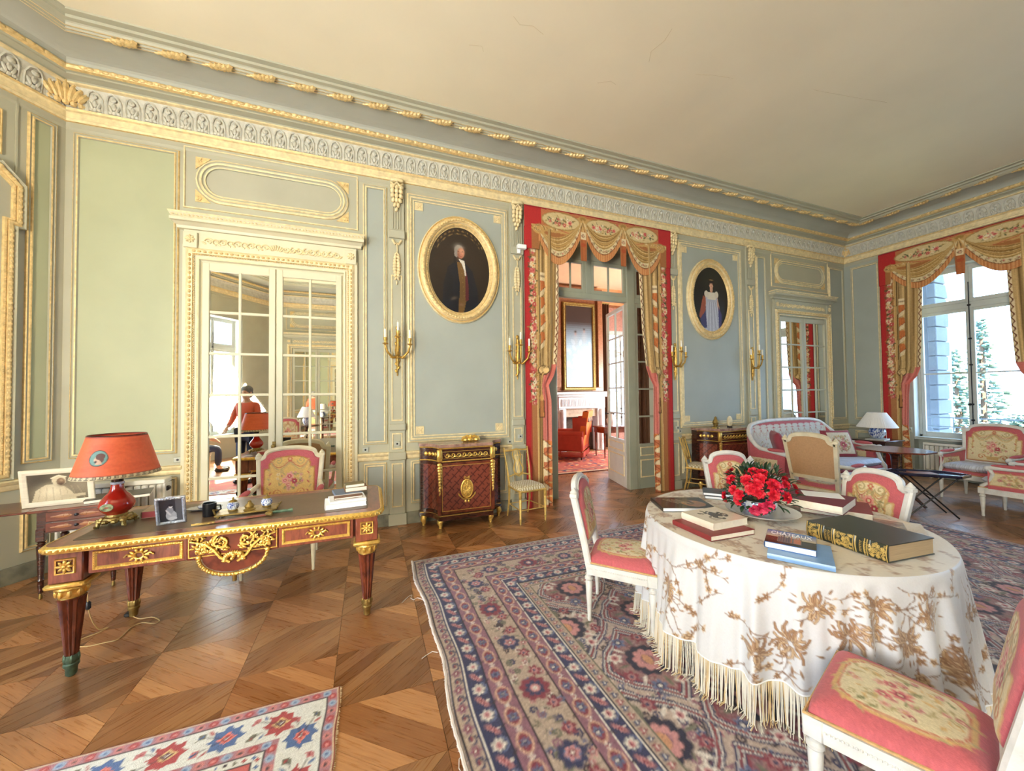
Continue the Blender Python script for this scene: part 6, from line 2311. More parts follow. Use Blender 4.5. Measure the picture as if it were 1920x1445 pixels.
# flex and plug on the floor
crd = thing('lamp_flex', 'pale lamp flex with inline switch trailing under the desk', 'cable', (-1.75, 3.4, 0))
CORD = mat('gold_flex', S(190, 160, 110), .5, var=.1)
P_ = [(-1.62, 3.30, DZ + .006), (-1.70, 3.33, DZ + .008), (-1.732, 3.35, DZ - .02), (-1.738, 3.36, .5), (-1.735, 3.37, .2), (-1.73, 3.46, .02), (-1.692, 3.49, .006), (-1.716, 3.437, .005), (-1.768, 3.398, .005), (-1.80, 3.33, .005), (-1.695, 3.277, .005), (-1.612, 3.283, .005), (-1.547, 3.297, .005), (-1.542, 3.423, .005), (-1.50, 3.47, .005), (-1.411, 3.422, .005), (-1.398, 3.458, .005), (-1.47, 3.528, .006), (-1.543, 3.537, .006), (-1.62, 3.60, .012)]
q_ = []
for k in range(len(P_) - 1):
 for t in (0, .25, .5, .75):
  p0, p1, p2, p3 = (Vector(P_[max(0, min(len(P_) - 1, k + d_))]) for d_ in (-1, 0, 1, 2))
  v = .5 * ((2 * p1) + (p2 - p0) * t + (2 * p0 - 5 * p1 + 4 * p2 - p3) * t * t + (3 * p1 - p0 - 3 * p2 + p3) * t ** 3)
  q_.append((v.x + 1.75, v.y - 3.4, max(.005, v.z)))
MB().tube(q_, .0035, 6).build('flex', CORD, crd)
MB().box(.09, .13, .19, .235, .004, .034, .008).build('plug', BLACKM, crd)
MB().lathe([(.006, 0), (.014, .008), (.014, .045), (.006, .055)], 10, (.014, -.032, .20)).build('inline_switch', BLACKM, crd)
# ---- silver photograph frame
SILV = mat('chased_silver', S(196, 198, 204), .3, metal=.8, var=.25, scale=60, bump=.5, bscale=160)
def photo_frame(name, label, loc, rz, w_, h_, bw, frame_m, tilt, painter, bump=True):
 root = thing(name, label, 'picture frame', loc, rz)
 T = Matrix.Rotation(-tilt, 4, 'X') @ FRONT()
 b = MB(T)
 b.loop(rectp(-w_ / 2, w_ / 2, 0, h_), [(0, -.008), (0, .006), (.004, .01), (bw * .5, .012), (bw - .003, .006), (bw, .002)])
 if bump:
  for (a, c) in (((-w_ / 2 + bw / 2, bw / 2), (w_ / 2 - bw / 2, bw / 2)), ((w_ / 2 - bw / 2, bw / 2), (w_ / 2 - bw / 2, h_ - bw / 2)), ((w_ / 2 - bw / 2, h_ - bw / 2), (-w_ / 2 + bw / 2, h_ - bw / 2)), ((-w_ / 2 + bw / 2, h_ - bw / 2), (-w_ / 2 + bw / 2, bw / 2))):
   egg_run(b, a, c, .012, .005, .011)
  b.ell((0, h_, .004), (.02, .009, .006), 8, 4)
 b.build('frame', frame_m, root)
 MB(T).box(-w_ / 2 + .004, w_ / 2 - .004, .004, h_ - .004, -.009, -.004).build('backing', BLACKM, root)
 MB(T).prism([(-.02, .0), (.02, .0), (.012, h_ * .7), (-.012, h_ * .7)], -.012, -.009).build('easel_strut', BLACKM, root)
 c = painter(w_ - 2 * bw, h_ - 2 * bw)
 c.grain(.04)
 xs, zs = np.meshgrid(np.linspace(-w_ / 2 + bw, w_ / 2 - bw, 60), np.linspace(bw, h_ - bw, 80))
 pts = np.stack([xs, zs, np.full_like(xs, .001)], -1)
 m_ = np.array(T)
 cgrid('photograph', pts @ m_[:3, :3].T, c.at(xs, zs - bw), cmat('glossy_photograph', .3, 0), root)
 return root
def lady(w_, h_):
 c = Cv(-w_ / 2, 0, w_, h_, .0015, S(54, 56, 66))
 c.rect(w_ * .2, w_ * .5, 0, h_, S(90, 92, 100))
 c.ell(0, h_ * .26, w_ * .24, h_ * .24, S(176, 180, 192))
 c.ell(-.005, h_ * .5, w_ * .16, h_ * .16, S(150, 154, 168))
 c.ell(0, h_ * .68, w_ * .08, h_ * .075, S(214, 214, 220))
 c.ell(0, h_ * .74, w_ * .1, h_ * .06, S(40, 40, 48))
 c.ell(-w_ * .12, h_ * .4, w_ * .05, h_ * .16, S(206, 206, 214), .5)
 c.ell(w_ * .05, h_ * .12, w_ * .2, h_ * .08, S(204, 206, 214))
 return c
def veiled(w_, h_):
 c = Cv(-w_ / 2, 0, w_, h_, .002, S(104, 96, 80))
 c.soft(-w_ * .35, h_ * .8, w_ * .3, h_ * .4, S(74, 68, 58))
 c.soft(w_ * .4, h_ * .5, w_ * .25, h_ * .4, S(140, 130, 110))
 c.poly([(-w_ * .46, 0), (w_ * .30, 0), (w_ * .22, h_ * .3), (w_ * .10, h_ * .52), (w_ * .0, h_ * .6), (-w_ * .2, h_ * .62), (-w_ * .38, h_ * .42)], S(196, 184, 154))
 c.soft(-w_ * .12, h_ * .35, w_ * .2, h_ * .22, S(222, 212, 184))
 c.ell(w_ * .02, h_ * .74, w_ * .12, h_ * .2, S(206, 194, 164))
 c.ell(w_ * .05, h_ * .70, w_ * .075, h_ * .13, S(126, 104, 84))
 c.soft(w_ * .06, h_ * .74, w_ * .03, h_ * .05, S(170, 146, 120))
 c.soft(w_ * .05, h_ * .60, w_ * .06, h_ * .08, S(78, 64, 54))
 c.line([(-w_ * .1, h_ * .84), (w_ * .02, h_ * .93), (w_ * .13, h_ * .86)], .012, S(224, 214, 188))
 for k in range(7):
  c.line([(-w_ * .3 + k * .035, h_ * .5), (-w_ * .36 + k * .045, 0)], .005, S(168, 154, 126), .6)
 c.poly([(w_ * .0, h_ * .04), (w_ * .46, h_ * .1), (w_ * .46, h_ * .2), (w_ * .04, h_ * .17)], S(190, 178, 150))
 return c
photo_frame('silver_photo_frame', 'silver framed photograph of a lady leaning on the desk', (-1.20, 3.115, ZD), math.radians(10), .15, .195, .019, SILV, -.32, lady)
# ---- small things on the desk
def book(name, label, loc, rz, w_, d_, h_, cover, page=PAPER, group=None, spine='x', cov_t=.003, over=.004):
 """closed book lying flat: w_ along local x (spine on the left), d_ along y"""
 root = thing(name, label, 'book', loc, rz, group)
 MB().box(-w_ / 2 + cov_t, w_ / 2 - over, -d_ / 2 + over, d_ / 2 - over, cov_t, h_ - cov_t).build('pages', page, root, 0)
 MB().box(-w_ / 2, w_ / 2, -d_ / 2, d_ / 2, 0, cov_t, .0008).build('cover', cover, root, 0)
 MB().box(-w_ / 2, w_ / 2, -d_ / 2, d_ / 2, h_ - cov_t, h_, .0008).build('cover', cover, root, 0)
 b = MB()
 n = 8
 pr = [(-w_ / 2 - .10 * h_ * math.sin(PI * k / n), h_ * k / n) for k in range(n + 1)]
 v = [(x, -d_ / 2, z) for x, z in pr] + [(x, d_ / 2, z) for x, z in pr]
 b.add(v, [(i, i + 1, n + 2 + i, n + 1 + i) for i in range(n)] + [tuple(range(n, -1, -1)), tuple(range(n + 1, 2 * n + 2))])
 b.build('spine', cover, root, 60)
 return root
REDL = mat('red_leather', S(128, 44, 46), .45, var=.15, bump=.08)
book('small_book', 'small pink edged book lying on the desk behind the silver frame', (-1.38, 3.42, ZD), math.radians(6), .15, .20, .045, mat('pale_board', S(190, 170, 150), .7), mat('pink_edges', S(196, 96, 108), .7))
tr = thing('silver_dish', 'oval silver dish on the desk beside the black mug', 'dish', (-1.12, 3.40, ZD))
MB().lathe([(.03, 0), (.08, .004), (.105, .014), (.108, .018), (.1, .014), (.03, .008)], 28, sx=1.0, sy=.6).build('dish', SILV, tr)
MB().ell((0, 0, .024), (.045, .03, .018), 10, 6).build('lid', SILV, tr)
mg = thing('black_mug', 'black cylindrical mug on the desk', 'mug', (-1.03, 3.21, ZD))
MB().lathe([(.036, 0), (.038, .004), (.04, .09), (.037, .09), (.035, .01)], 24).build('body', mat('black_ceramic', S(22, 24, 32), .35), mg)
MB().tube([(.038, 0, .07), (.062, 0, .068), (.066, 0, .04), (.038, 0, .02)], .005, 6).build('handle', MATS['black_ceramic'], mg)
ink = thing('inkstand', 'brass inkstand with blue and white porcelain wells in the middle of the desk', 'inkstand', (-.79, 3.20, ZD), math.radians(6))
b = MB().box(-.19, .17, -.085, .085, .012, .024, .004)
for k in range(4):
 b.ell(((-.17, -.07), (.15, -.07), (-.17, .07), (.15, .07))[k] + (.006,), (.012, .012, .008), 6, 4)
b.build('tray', OLDBRASS, ink)
for s_ in (-1, 1):
 MB().tube([(s_ * .18 - .01, -.05, .024), (s_ * .2 - .01, 0, .045), (s_ * .18 - .01, .05, .024)], .006, 6).build('tray_handle', OLDBRASS, ink)
BW = mat('blue_white_porcelain', S(196, 208, 226), .15, var=0, coat=.5)
def bw_pot(parent, loc, prof, n=28, seed=0, name='ink_pot'):
 R = random.Random(seed)
 c = Cv(-PI, 0, 2 * PI, 1, .02, S(212, 220, 232))
 for k in range(60):
  c.line(spiral(R.uniform(-PI, PI), R.uniform(.15, .85), .22, .04, R.uniform(0, 6), 1, 8), .05, S(44, 68, 140))
 for k in range(40):
  c.leaf(R.uniform(-PI, PI), R.uniform(.1, .9), .09, R.uniform(0, 6), S(52, 78, 150))
 A = np.linspace(-PI, PI, 90)[None, :]
 r_ = np.interp(np.linspace(0, 1, 40), np.linspace(0, 1, len(prof)), [p[0] for p in prof])[:, None]
 z_ = np.interp(np.linspace(0, 1, 40), np.linspace(0, 1, len(prof)), [p[1] for p in prof])[:, None]
 P = np.stack([r_ * np.cos(A) + loc[0], r_ * np.sin(A) + loc[1], z_ + 0 * A + loc[2]], -1)
 V = np.broadcast_to(np.linspace(0, 1, 40)[:, None], P.shape[:2])
 return cgrid(name, P, c.at(np.broadcast_to(A, V.shape), V), cmat('glazed_blue_white', .12, 0, coat=.5), parent)
for k, x in enumerate((-.1, .1)):
 bw_pot(ink, (x, .01, .03), [(.02, 0), (.03, .008), (.036, .024), (.034, .042), (.022, .054), (.016, .056)], seed=k + 1)
 MB().lathe([(.026, .022), (.03, .026), (.022, .034)], 18, (x, .01, 0)).build('pot_foot', OLDBRASS, ink)
 MB().lathe([(.024, .084), (.026, .088), (.018, .096), (.006, .1), (.005, .108), (.008, .112), (.002, .118)], 18, (x, .01, 0)).build('pot_lid', OLDBRASS, ink)
MB().lathe([(.036, .022), (.038, .028), (.024, .036), (.03, .05), (.024, .06), (.014, .07), (.01, .078), (.012, .084), (.003, .09)], 20, (0, -.02, 0)).build('sand_bell', OLDBRASS, ink)
kn = thing('paper_knife', 'dagger shaped paper knife lying along the front of the desk', 'knife', (-.72, 3.045, ZD + .004), math.radians(9))
MB().prism([(-.33, 0), (-.24, -.013), (.06, -.015), (.06, .015), (-.24, .013)], 0, .008).build('scabbard', mat('reddish_scabbard', S(128, 72, 56), .4, var=.15), kn)
MB().prism([(-.34, 0), (-.26, -.012), (-.22, -.0135), (-.22, .0135), (-.26, .012)], -.001, .010).build('chape', OLDBRASS, kn)
b = MB()
b.tube([(.06, 0, .006), (.08, .03, .012), (.10, .05, .02)], .009, 6)
b.tube([(.06, 0, .006), (.08, -.03, .012), (.095, -.05, .012)], .009, 6)
b.ell((.08, 0, .012), (.025, .022, .014), 8, 5)
b.build('guard', OLDBRASS, kn)
MB().tube([(.09, 0, .012), (.14, 0, .013), (.19, 0, .013), (.22, 0, .013)], [.009, .011, .010, .015], 8).build('grip', VERD, kn)
# pile of papers and books at the right end
book('white_book', 'thick white paper bound book at the right end of the desk, bottom of the pile', (-.16, 3.14, ZD), math.radians(5), .28, .21, .035, WHITEPAPER, WHITEPAPER)
book('white_pad', 'thin white brochure on top of the thick white book', (-.15, 3.16, ZD + .0355), math.radians(8), .25, .19, .012, WHITEPAPER, WHITEPAPER)
book('wallet_book', 'narrow brown leather notebook on the white brochure', (-.14, 3.14, ZD + .048), math.radians(6), .20, .07, .014, mat('brown_leather', S(112, 70, 52), .5, var=.2))
book('grey_book', 'flat grey blue book at the back right of the desk', (-.16, 3.44, ZD), math.radians(12), .2, .26, .025, mat('slate_cloth', S(110, 124, 146), .8))
book('old_book', 'small old brown leather book on the grey blue book', (-.10, 3.47, ZD + .0255), math.radians(7), .17, .12, .036, mat('worn_tan_leather', S(136, 96, 62), .6, var=.25))
book('olive_book', 'small olive bound book topmost at the back right of the desk', (-.11, 3.46, ZD + .062), math.radians(10), .15, .11, .025, mat('olive_board', S(120, 108, 74), .7, var=.2))

# ================================================================== small inlaid table at far left with its picture
stb = thing('pembroke_table', 'dark inlaid two drawer table with raised flap beside the bay wall', 'table', (-2.27, 4.36, 0), math.radians(8))
MB().box(-.26, .30, -.20, .26, .695, .715, .004).build('top', MAHOG, stb)
MB().box(-.62, -.262, -.19, .26, .697, .713, .004).build('drop_leaf', MAHOG, stb)
MB().box(-.22, .24, -.16, .22, .52, .695).build('carcass', DARKW, stb)
for z0, z1 in ((.53, .60), (.612, .685)):
 dr = MB().box(-.17, .18, -.168, -.155, z0, z1, .003).build('drawer', MAHOG, stb)
 b = MB(Matrix.Translation((0, -.168, 0)) @ FRONT())
 zc = (z0 + z1) / 2
 for q in (-1, 1):
  b.ell((q * .07, zc, 0), (.05, .014, .0015), 12, 4)
  b.ell((q * .125, zc, 0), (.02, .006, .0015), 8, 4)
  b.tube([(x, z, .0005) for x, z in spiral(q * .055, zc, .02, .006, 0, 1.2, 12)], .002, 4)
 b.build('inlay', mat('satinwood_inlay', S(150, 96, 58), .4, var=.2), dr)
 MB(Matrix.Translation((0, -.168, 0)) @ FRONT()).lathe([(.004, 0), (.012, .004), (.012, .01), (.004, .014)], 12, (.005, zc, 0)).build('knob', BLACKM, dr)
for x in (-.2, .22):
 for y in (-.14, .2):
  b = MB().box(x - .025, x + .025, y - .025, y + .025, .46, .56, .004)
  b.lathe([(.008, .045), (.014, .05), (.018, .12), (.017, .14), (.022, .15), (.016, .165), (.028, .42), (.018, .43), (.026, .44), (.018, .45), (.026, .46)], 16, (x, y, 0))
  lg = b.build('leg', DARKW, stb)
  MB().lathe([(.006, .0), (.012, .004), (.012, .02), (.007, .045)], 10, (x, y, 0)).build('castor', OLDBRASS, lg)
WWOOD = mat('whitewashed_wood', S(222, 214, 194), .7, var=.08, scale=12, stretch=(1, 1, 6))
photo_frame('white_picture_frame', 'whitewashed frame with an old photograph of a veiled figure on the small table', (-2.40, 4.30, .716), math.radians(8), .42, .315, .042, WWOOD, -.2, veiled, False)
bk = thing('open_magazine', 'large dark book lying open on the small table behind the lamp', 'book', (-2.07, 4.42, .716), math.radians(18))
MB().box(-.2, .2, -.13, .13, 0, .022, .002).build('pages', PAPER, bk)
MB().box(-.205, .205, -.135, .135, .022, .027, .002).build('cover', mat('charcoal_cover', S(74, 70, 66), .4, var=.1), bk)

# ================================================================== marquetry cabinets
TRELL = cmat('marquetry', .3, 0, 60, coat=.4)
BRECHE = mat('violet_breche_marble', S(150, 116, 104), .2, var=.6, scale=14, coat=.4)
def cabinet(label, x0, x1, yb, yf, H, inx, name='marquetry_cabinet'):
 """cant-cornered cabinet: straight front, concave canted sides; x0..x1 overall, yb wall, yf front"""
 cx = (x0 + x1) / 2
 root = thing(name, label, 'cabinet', (cx, yb, 0))
 hx, dd = (x1 - x0) / 2, yf - yb
 fx = hx - inx
 def plan(o=0.):
  pts = [(-hx - o, 0), (-hx - o, dd * .30)]
  pts += [(-hx - o + inx * math.sin(a), dd * .30 + dd * .7 * (1 - math.cos(a)) - o * .7) for a in [PI / 2 * k / 6 for k in range(1, 6)]]
  pts += [(-fx - o * .5, dd - o), (fx + o * .5, dd - o)]
  pts += [(hx + o - inx * math.sin(a), dd * .30 + dd * .7 * (1 - math.cos(a)) - o * .7) for a in [PI / 2 * k / 6 for k in range(5, 0, -1)]]
  pts += [(hx + o, dd * .30), (hx + o, 0)]
  return pts
 MB().prism(plan(), .14, H - .035).build('body', DARKW, root, 30)
 MB().prism(plan(.014), H - .035, H, ).build('marble_top', BRECHE, root, 30)
 MB().prism(plan(.012), .10, .16).build('plinth', DARKW, root, 30)
 for z in (.155, H - .20, H - .045):
  p = plan(.006)
  MB().tube([(x, y, z) for x, y in p[1:-1]], .007, 5).build('gilt_band', BRASS, root)
 # trellis marquetry front
 def trellis(w_, h_):
  c = Cv(0, 0, w_, h_, .005, S(126, 62, 46))
  s_ = .058
  for i in range(-30, 60):
   for j in range(-30, 60):
    x, y = (i + j) * s_ * .5, (j - i) * s_ * .5 + h_ / 2
    if -.05 < x < w_ + .05 and -.05 < y < h_ + .05:
     if (i + 2 * j) % 4 == 0:
      c.line([(x - s_ * .4, y - s_ * .4), (x + s_ * .4, y + s_ * .4)], .012, S(70, 22, 18))
     elif (i + 2 * j) % 4 == 2:
      c.line([(x - s_ * .4, y + s_ * .4), (x + s_ * .4, y - s_ * .4)], .012, S(74, 24, 18))
  return c.grain(.06)
 zb, zt = .18, H - .22
 door = MB().box(-fx + .012, fx - .012, dd - .01, dd + .004, zb, zt).build('door', MAHOG, root, 0)
 c = trellis(2 * fx - .06, zt - zb - .06)
 xs, zs = np.meshgrid(np.linspace(-fx + .03, fx - .03, 150), np.linspace(zb + .03, zt - .03, 150))
 cgrid('marquetry_panel', np.stack([xs, np.full_like(xs, dd - .0115), zs], -1), c.at(xs + fx - .03, zs - zb - .03), TRELL, door)
 F = Matrix.Translation((0, dd - .011, 0)) @ FRONT()
 MB(F).loop(rectp(-fx + .028, fx - .028, zb + .028, zt - .028), [(0, 0), (.002, .006), (.006, .006), (.008, 0)]).build('gilt_frame', BRASS, door, 30)
 # oval gilt relief
 zm = (zb + zt) / 2 - .02
 m = MB(F)
 el = [(.078 * math.cos(a), zm + .115 * math.sin(a)) for a in [2 * PI * k / 32 for k in range(32)]]
 m.loop(el, [(0, 0), (0, .012), (.008, .016), (.014, .008), (.05, .010), (.078, .011)])
 R = random.Random(3)
 for k in range(60):
  a, q = R.uniform(0, 6.28), math.sqrt(R.random()) * .8
  m.ell((.06 * q * math.cos(a), zm + .095 * q * math.sin(a), .013), (.014, .009, .007), 6, 3, R=Matrix.Rotation(R.uniform(0, 3), 3, 'Z'))
 for q in (-1, 1):
  m.tube([(q * .005, zm + .13, .008), (q * .03, zm + .15, .012), (q * .035, zm + .125, .01), (q * .01, zm + .125, .008)], .008, 6)
  m.tube([(0, zm - .125, .008), (q * .05, zm - .12, .01), (q * .085, zm - .085, .01), (q * .105, zm - .05, .008)], .008, 6)
  for k in range(5):
   m.ell((q * (.04 + .015 * k), zm - .125 + .014 * k, .01), (.016, .007, .006), 6, 3, R=Matrix.Rotation(q * (.3 + .3 * k), 3, 'Z'))
  m.ell((q * .02, zm - .15, .01), (.016, .02, .009), 6, 4)
 m.build('gilt_medallion', BRASS, door, 60)
 # scroll frieze drawer
 fz = MB(F)
 zf = H - .125
 n = 8
 for k in range(n):
  x = -fx + .06 + (2 * fx - .12) * (k + .5) / n
  fz.tube([(px_, pz_, .008) for px_, pz_ in spiral(x, zf, (2 * fx - .12) / n * .46, .006, PI, 1.25, 14)], .0065, 5)
  fz.ell((x + .03, zf - .02, .006), (.012, .006, .005), 6, 3)
 fz.loop(rectp(-fx + .03, fx - .03, zf - .045, zf + .045), [(0, 0), (.002, .006), (.005, .006), (.007, 0)])
 dr = MB().box(-fx + .015, fx - .015, dd - .008, dd + .004, H - .19, H - .055).build('drawer', DARKW, root, 0)
 fz.build('gilt_scroll_frieze', BRASS, dr, 60)
 for s_ in (-1, 1):
  # corner mounts
  b = MB()
  x = s_ * fx
  b.box(x - .03, x + .03, dd - .03, dd + .012, H - .19, H - .055, .006)
  for k in range(11):
   r_ = .034 - .0022 * k
   b.ell((x, dd - .022, H - .235 - k * .034), (r_, .018, .026), 7, 4, R=Matrix.Rotation((-1) ** k * .3, 3, 'Y'))
  b.build('gilt_corner_mount', BRASS, root, 60)
  MB().box(x - .024, x + .024, dd - .022, dd + .01, .17, H - .2, .006).build('corner_stile', MAHOG, root)
  # canted side panels with trellis
  p = plan(.004)
  seg = p[1:8] if s_ < 0 else p[8:15][::-1]
  pts = np.array(seg)
  tt_ = np.linspace(0, len(pts) - 1, 60)
  X = np.interp(tt_, np.arange(len(pts)), pts[:, 0])[None, :]
  Y = np.interp(tt_, np.arange(len(pts)), pts[:, 1])[None, :]
  Z = np.linspace(zb + .03, zt - .03, 110)[:, None]
  c2 = trellis(.55, zt - zb)
  P = np.stack([np.broadcast_to(X, (110, 60)), np.broadcast_to(Y, (110, 60)), np.broadcast_to(Z, (110, 60))], -1)
  Lc = np.concatenate([[0], np.cumsum(np.hypot(np.diff(X[0]), np.diff(Y[0])))])
  sub = slice(8, 54)
  cgrid('side_marquetry', P[:, sub], c2.at(np.broadcast_to(Lc[None, :], (110, 60)), np.broadcast_to(Z - zb, (110, 60)))[:, sub], TRELL, root)
  b = MB()
  k0 = 24
  for k in range(4):
   i = 14 + k * 9
   b.ell((X[0, i], Y[0, i], H - .125), (.026, .012, .028), 7, 4, R=Matrix.Rotation(math.atan2(Y[0, i + 1] - Y[0, i], X[0, i + 1] - X[0, i]), 3, 'Z'))
  b.build('gilt_side_frieze', BRASS, root, 60)
  # feet
  for (xx, yy) in ((s_ * (fx - .02), dd + .05), (s_ * (hx - .04), -.05 + dd * .2)):
   b = MB()
   b.tube([(xx, yy, .11), (xx + s_ * .012, yy - .014, .07), (xx, yy - .004, .03), (xx + s_ * .006, yy - .012, .0)], [.035, .036, .022, .018], 8)
   b.ell((xx, yy - .03, .085), (.026, .018, .03), 8, 5)
   b.ell((xx, yy - .02, .03), (.016, .012, .02), 6, 4)
   b.build('gilt_foot', BRASS, root, 60)
 MB(F).box(-fx + .016, -fx + .03, zm - .0, zm + .05, 0, .006, .002).build('keyhole_plate', BRASS, door)
 return root
cabinet('mahogany trellis marquetry cabinet with gilt oval medallion, left of the doorway', .60, 1.64, 4.86, 4.50, 1.0, .19)
cabinet('mahogany trellis marquetry cabinet with gilt mounts, right of the doorway beside the sofa', 5.10, 6.10, 4.86, 4.46, 1.0, .17)
# ornaments on the cabinets
oc = thing('gilt_ornament', 'gilt bronze ornament lying on the cabinet left of the doorway', 'ornament', (1.22, 4.68, 1.0))
b = MB()
for s_ in (-1, 1):
 b.tube([(0, 0, .05), (s_ * .05, 0, .075), (s_ * .10, 0, .05), (s_ * .115, 0, .02), (s_ * .09, 0, .012)], [.02, .018, .016, .014, .012], 7)
 b.ell((s_ * .07, -.015, .03), (.035, .03, .024), 8, 5)
b.ell((0, 0, .03), (.05, .04, .03), 8, 5)
b.ell((0, -.01, .07), (.025, .02, .022), 8, 5)
b.build('mount', BRASS, oc)
MB().lathe([(.06, 0), (.065, .008), (.05, .014)], 18, sx=1.6, sy=.7).build('base', OLDBRASS, oc)
o1 = thing('gilt_figurine', 'small gilt figurine standing on the cabinet right of the doorway', 'ornament', (5.40, 4.64, 1.0))
MB().lathe([(.045, 0), (.048, .012), (.03, .02), (.034, .05), (.05, .09), (.036, .13), (.02, .15), (.024, .17), (.005, .19)], 14).build('figure', OLDBRASS, o1)
MB().box(-.05, .05, -.04, .04, 0, .012, .003).build('base', BRASS, o1)
o2 = thing('oval_miniature', 'small upright oval miniature on the cabinet right of the doorway', 'ornament', (5.72, 4.64, 1.0))
MB(Matrix.Translation((0, 0, .1)) @ FRONT()).lathe([(.055, -.01), (.06, -.002), (.06, .008), (.048, .014)], 20, sy=1.5).build('frame', PGILT, o2)
MB().box(-.03, .03, -.03, .03, 0, .02, .004).build('base', BLACKM, o2)

# ================================================================== gilt lyre-back chairs
GWOOD = mat('gilded_wood', S(206, 172, 96), .38, metal=.4, var=.2, scale=24, bump=.1, bscale=80)
def gilt_chair(label):
 root = thing('gilt_chair', label, 'chair', (0, 0, 0), 0, 'gilt lyre-back chairs by the doorway')
 w, wb, d, sh = .40, .33, .37, .42
 for s_ in (-1, 1):
  MB().lathe([(.009, 0), (.014, .05), (.013, .06), (.017, .07), (.013, .08), (.018, .3), (.014, .31), (.02, .32), (.02, .40)], 14, (s_ * (w / 2 - .02), d / 2 - .02, 0)).build('leg', GWOOD, root)
  b = MB()
  pts = [(s_ * (wb / 2 - .01), -d / 2 - .05, 0), (s_ * (wb / 2 - .01), -d / 2 + .0, .2), (s_ * (wb / 2 - .01), -d / 2 + .015, .42), (s_ * (wb / 2 - .0), -d / 2 - .02, .6), (s_ * (wb / 2 + .012), -d / 2 - .09, .86)]
  b.tube(pts, [.010, .013, .015, .012, .010], 8)
  for q in (.5, .6, .7, .8):
   t = (q - .42) / .44
   b.ell((s_ * (wb / 2 - .01 + .022 * t), -d / 2 + .015 - .105 * t, q), (.015, .015, .01), 8, 5)
  b.ell((s_ * (wb / 2 + .013), -d / 2 - .094, .872), (.012, .012, .016), 8, 5)
  b.build('back_post', GWOOD, root)
 for (a, c) in (((-w / 2 + .02, d / 2 - .02), (w / 2 - .02, d / 2 - .02)), ((-wb / 2 + .01, -d / 2), (wb / 2 - .01, -d / 2)), ((-w / 2 + .02, d / 2 - .02), (-wb / 2 + .01, -d / 2)), ((w / 2 - .02, d / 2 - .02), (wb / 2 - .01, -d / 2))):
  MB().tube([(a[0], a[1], .40), (c[0], c[1], .40)], .018, 8).build('seat_rail', GWOOD, root)
  MB().tube([(a[0], a[1], .17), (c[0], c[1], .17)], .007, 8).build('stretcher', GWOOD, root)
 MB().tube([(-wb / 2 - .008, -d / 2 - .085, .84), (-.05, -d / 2 - .088, .845), (0, -d / 2 - .09, .855), (.05, -d / 2 - .088, .845), (wb / 2 + .008, -d / 2 - .085, .84)], .012, 8).build('crest_rail', GWOOD, root)
 MB().tube([(-wb / 2 + .0, -d / 2 - .0, .515), (-.06, -d / 2 - .008, .54), (0, -d / 2 - .002, .51), (.06, -d / 2 - .008, .54), (wb / 2 - .0, -d / 2 - .0, .515)], .010, 8).build('lower_rail', GWOOD, root)
 ly = MB()
 yb = lambda z: -d / 2 - .005 - (z - .53) * .26
 for s_ in (-1, 1):
  P = [(s_ * .045, .83), (s_ * .062, .79), (s_ * .05, .74), (s_ * .034, .71), (s_ * .05, .66), (s_ * .072, .61), (s_ * .06, .56), (s_ * .025, .54), (0, .535)]
  ly.tube([(x, yb(z), z) for x, z in P], .009, 7)
 for x in (-.02, 0, .02):
  ly.tube([(x, yb(.55), .55), (x, yb(.84), .84)], .003, 5)
 ly.build('lyre_splat', GWOOD, root)
 c = Cv(-.25, -.25, .5, .5, .004, S(196, 188, 158))
 for i in range(-9, 10):
  for j in range(-9, 10):
   x, y = i * .036 + (.018 if j % 2 else 0), j * .026
   c.line(arc(x, y - .01, .017, .02, 0, PI, 8), .007, S(150, 128, 84))
   c.ell(x, y, .006, .006, S(226, 220, 200))
 c.grain(.05)
 U, V = np.meshgrid(np.linspace(-1, 1, 60), np.linspace(-1, 1, 60))
 ww = wb / 2 + (w - wb) / 2 * (V + 1) / 2
 k = np.clip(1 - .08 * (np.abs(U) * np.abs(V)) ** 4, 0, 1)
 h = .055 * np.clip((1 - U ** 6) * (1 - V ** 6), 0, 1) ** .5
 cgrid('seat_upholstery', np.stack([U * ww * k, V * d / 2 * k, .412 + h], -1), c.at(U * w / 2, V * d / 2), UPH, root)
 return root
g1 = gilt_chair('gilt lyre-back chair with patterned seat standing just left of the doorway')
place(g1, 1.895, 4.47, .12, -1)
g2 = copy_tree(g1)
g2['label'] = 'gilt lyre-back chair with patterned seat standing just right of the doorway'
place(g2, 4.96, 4.55, .55, -.83)

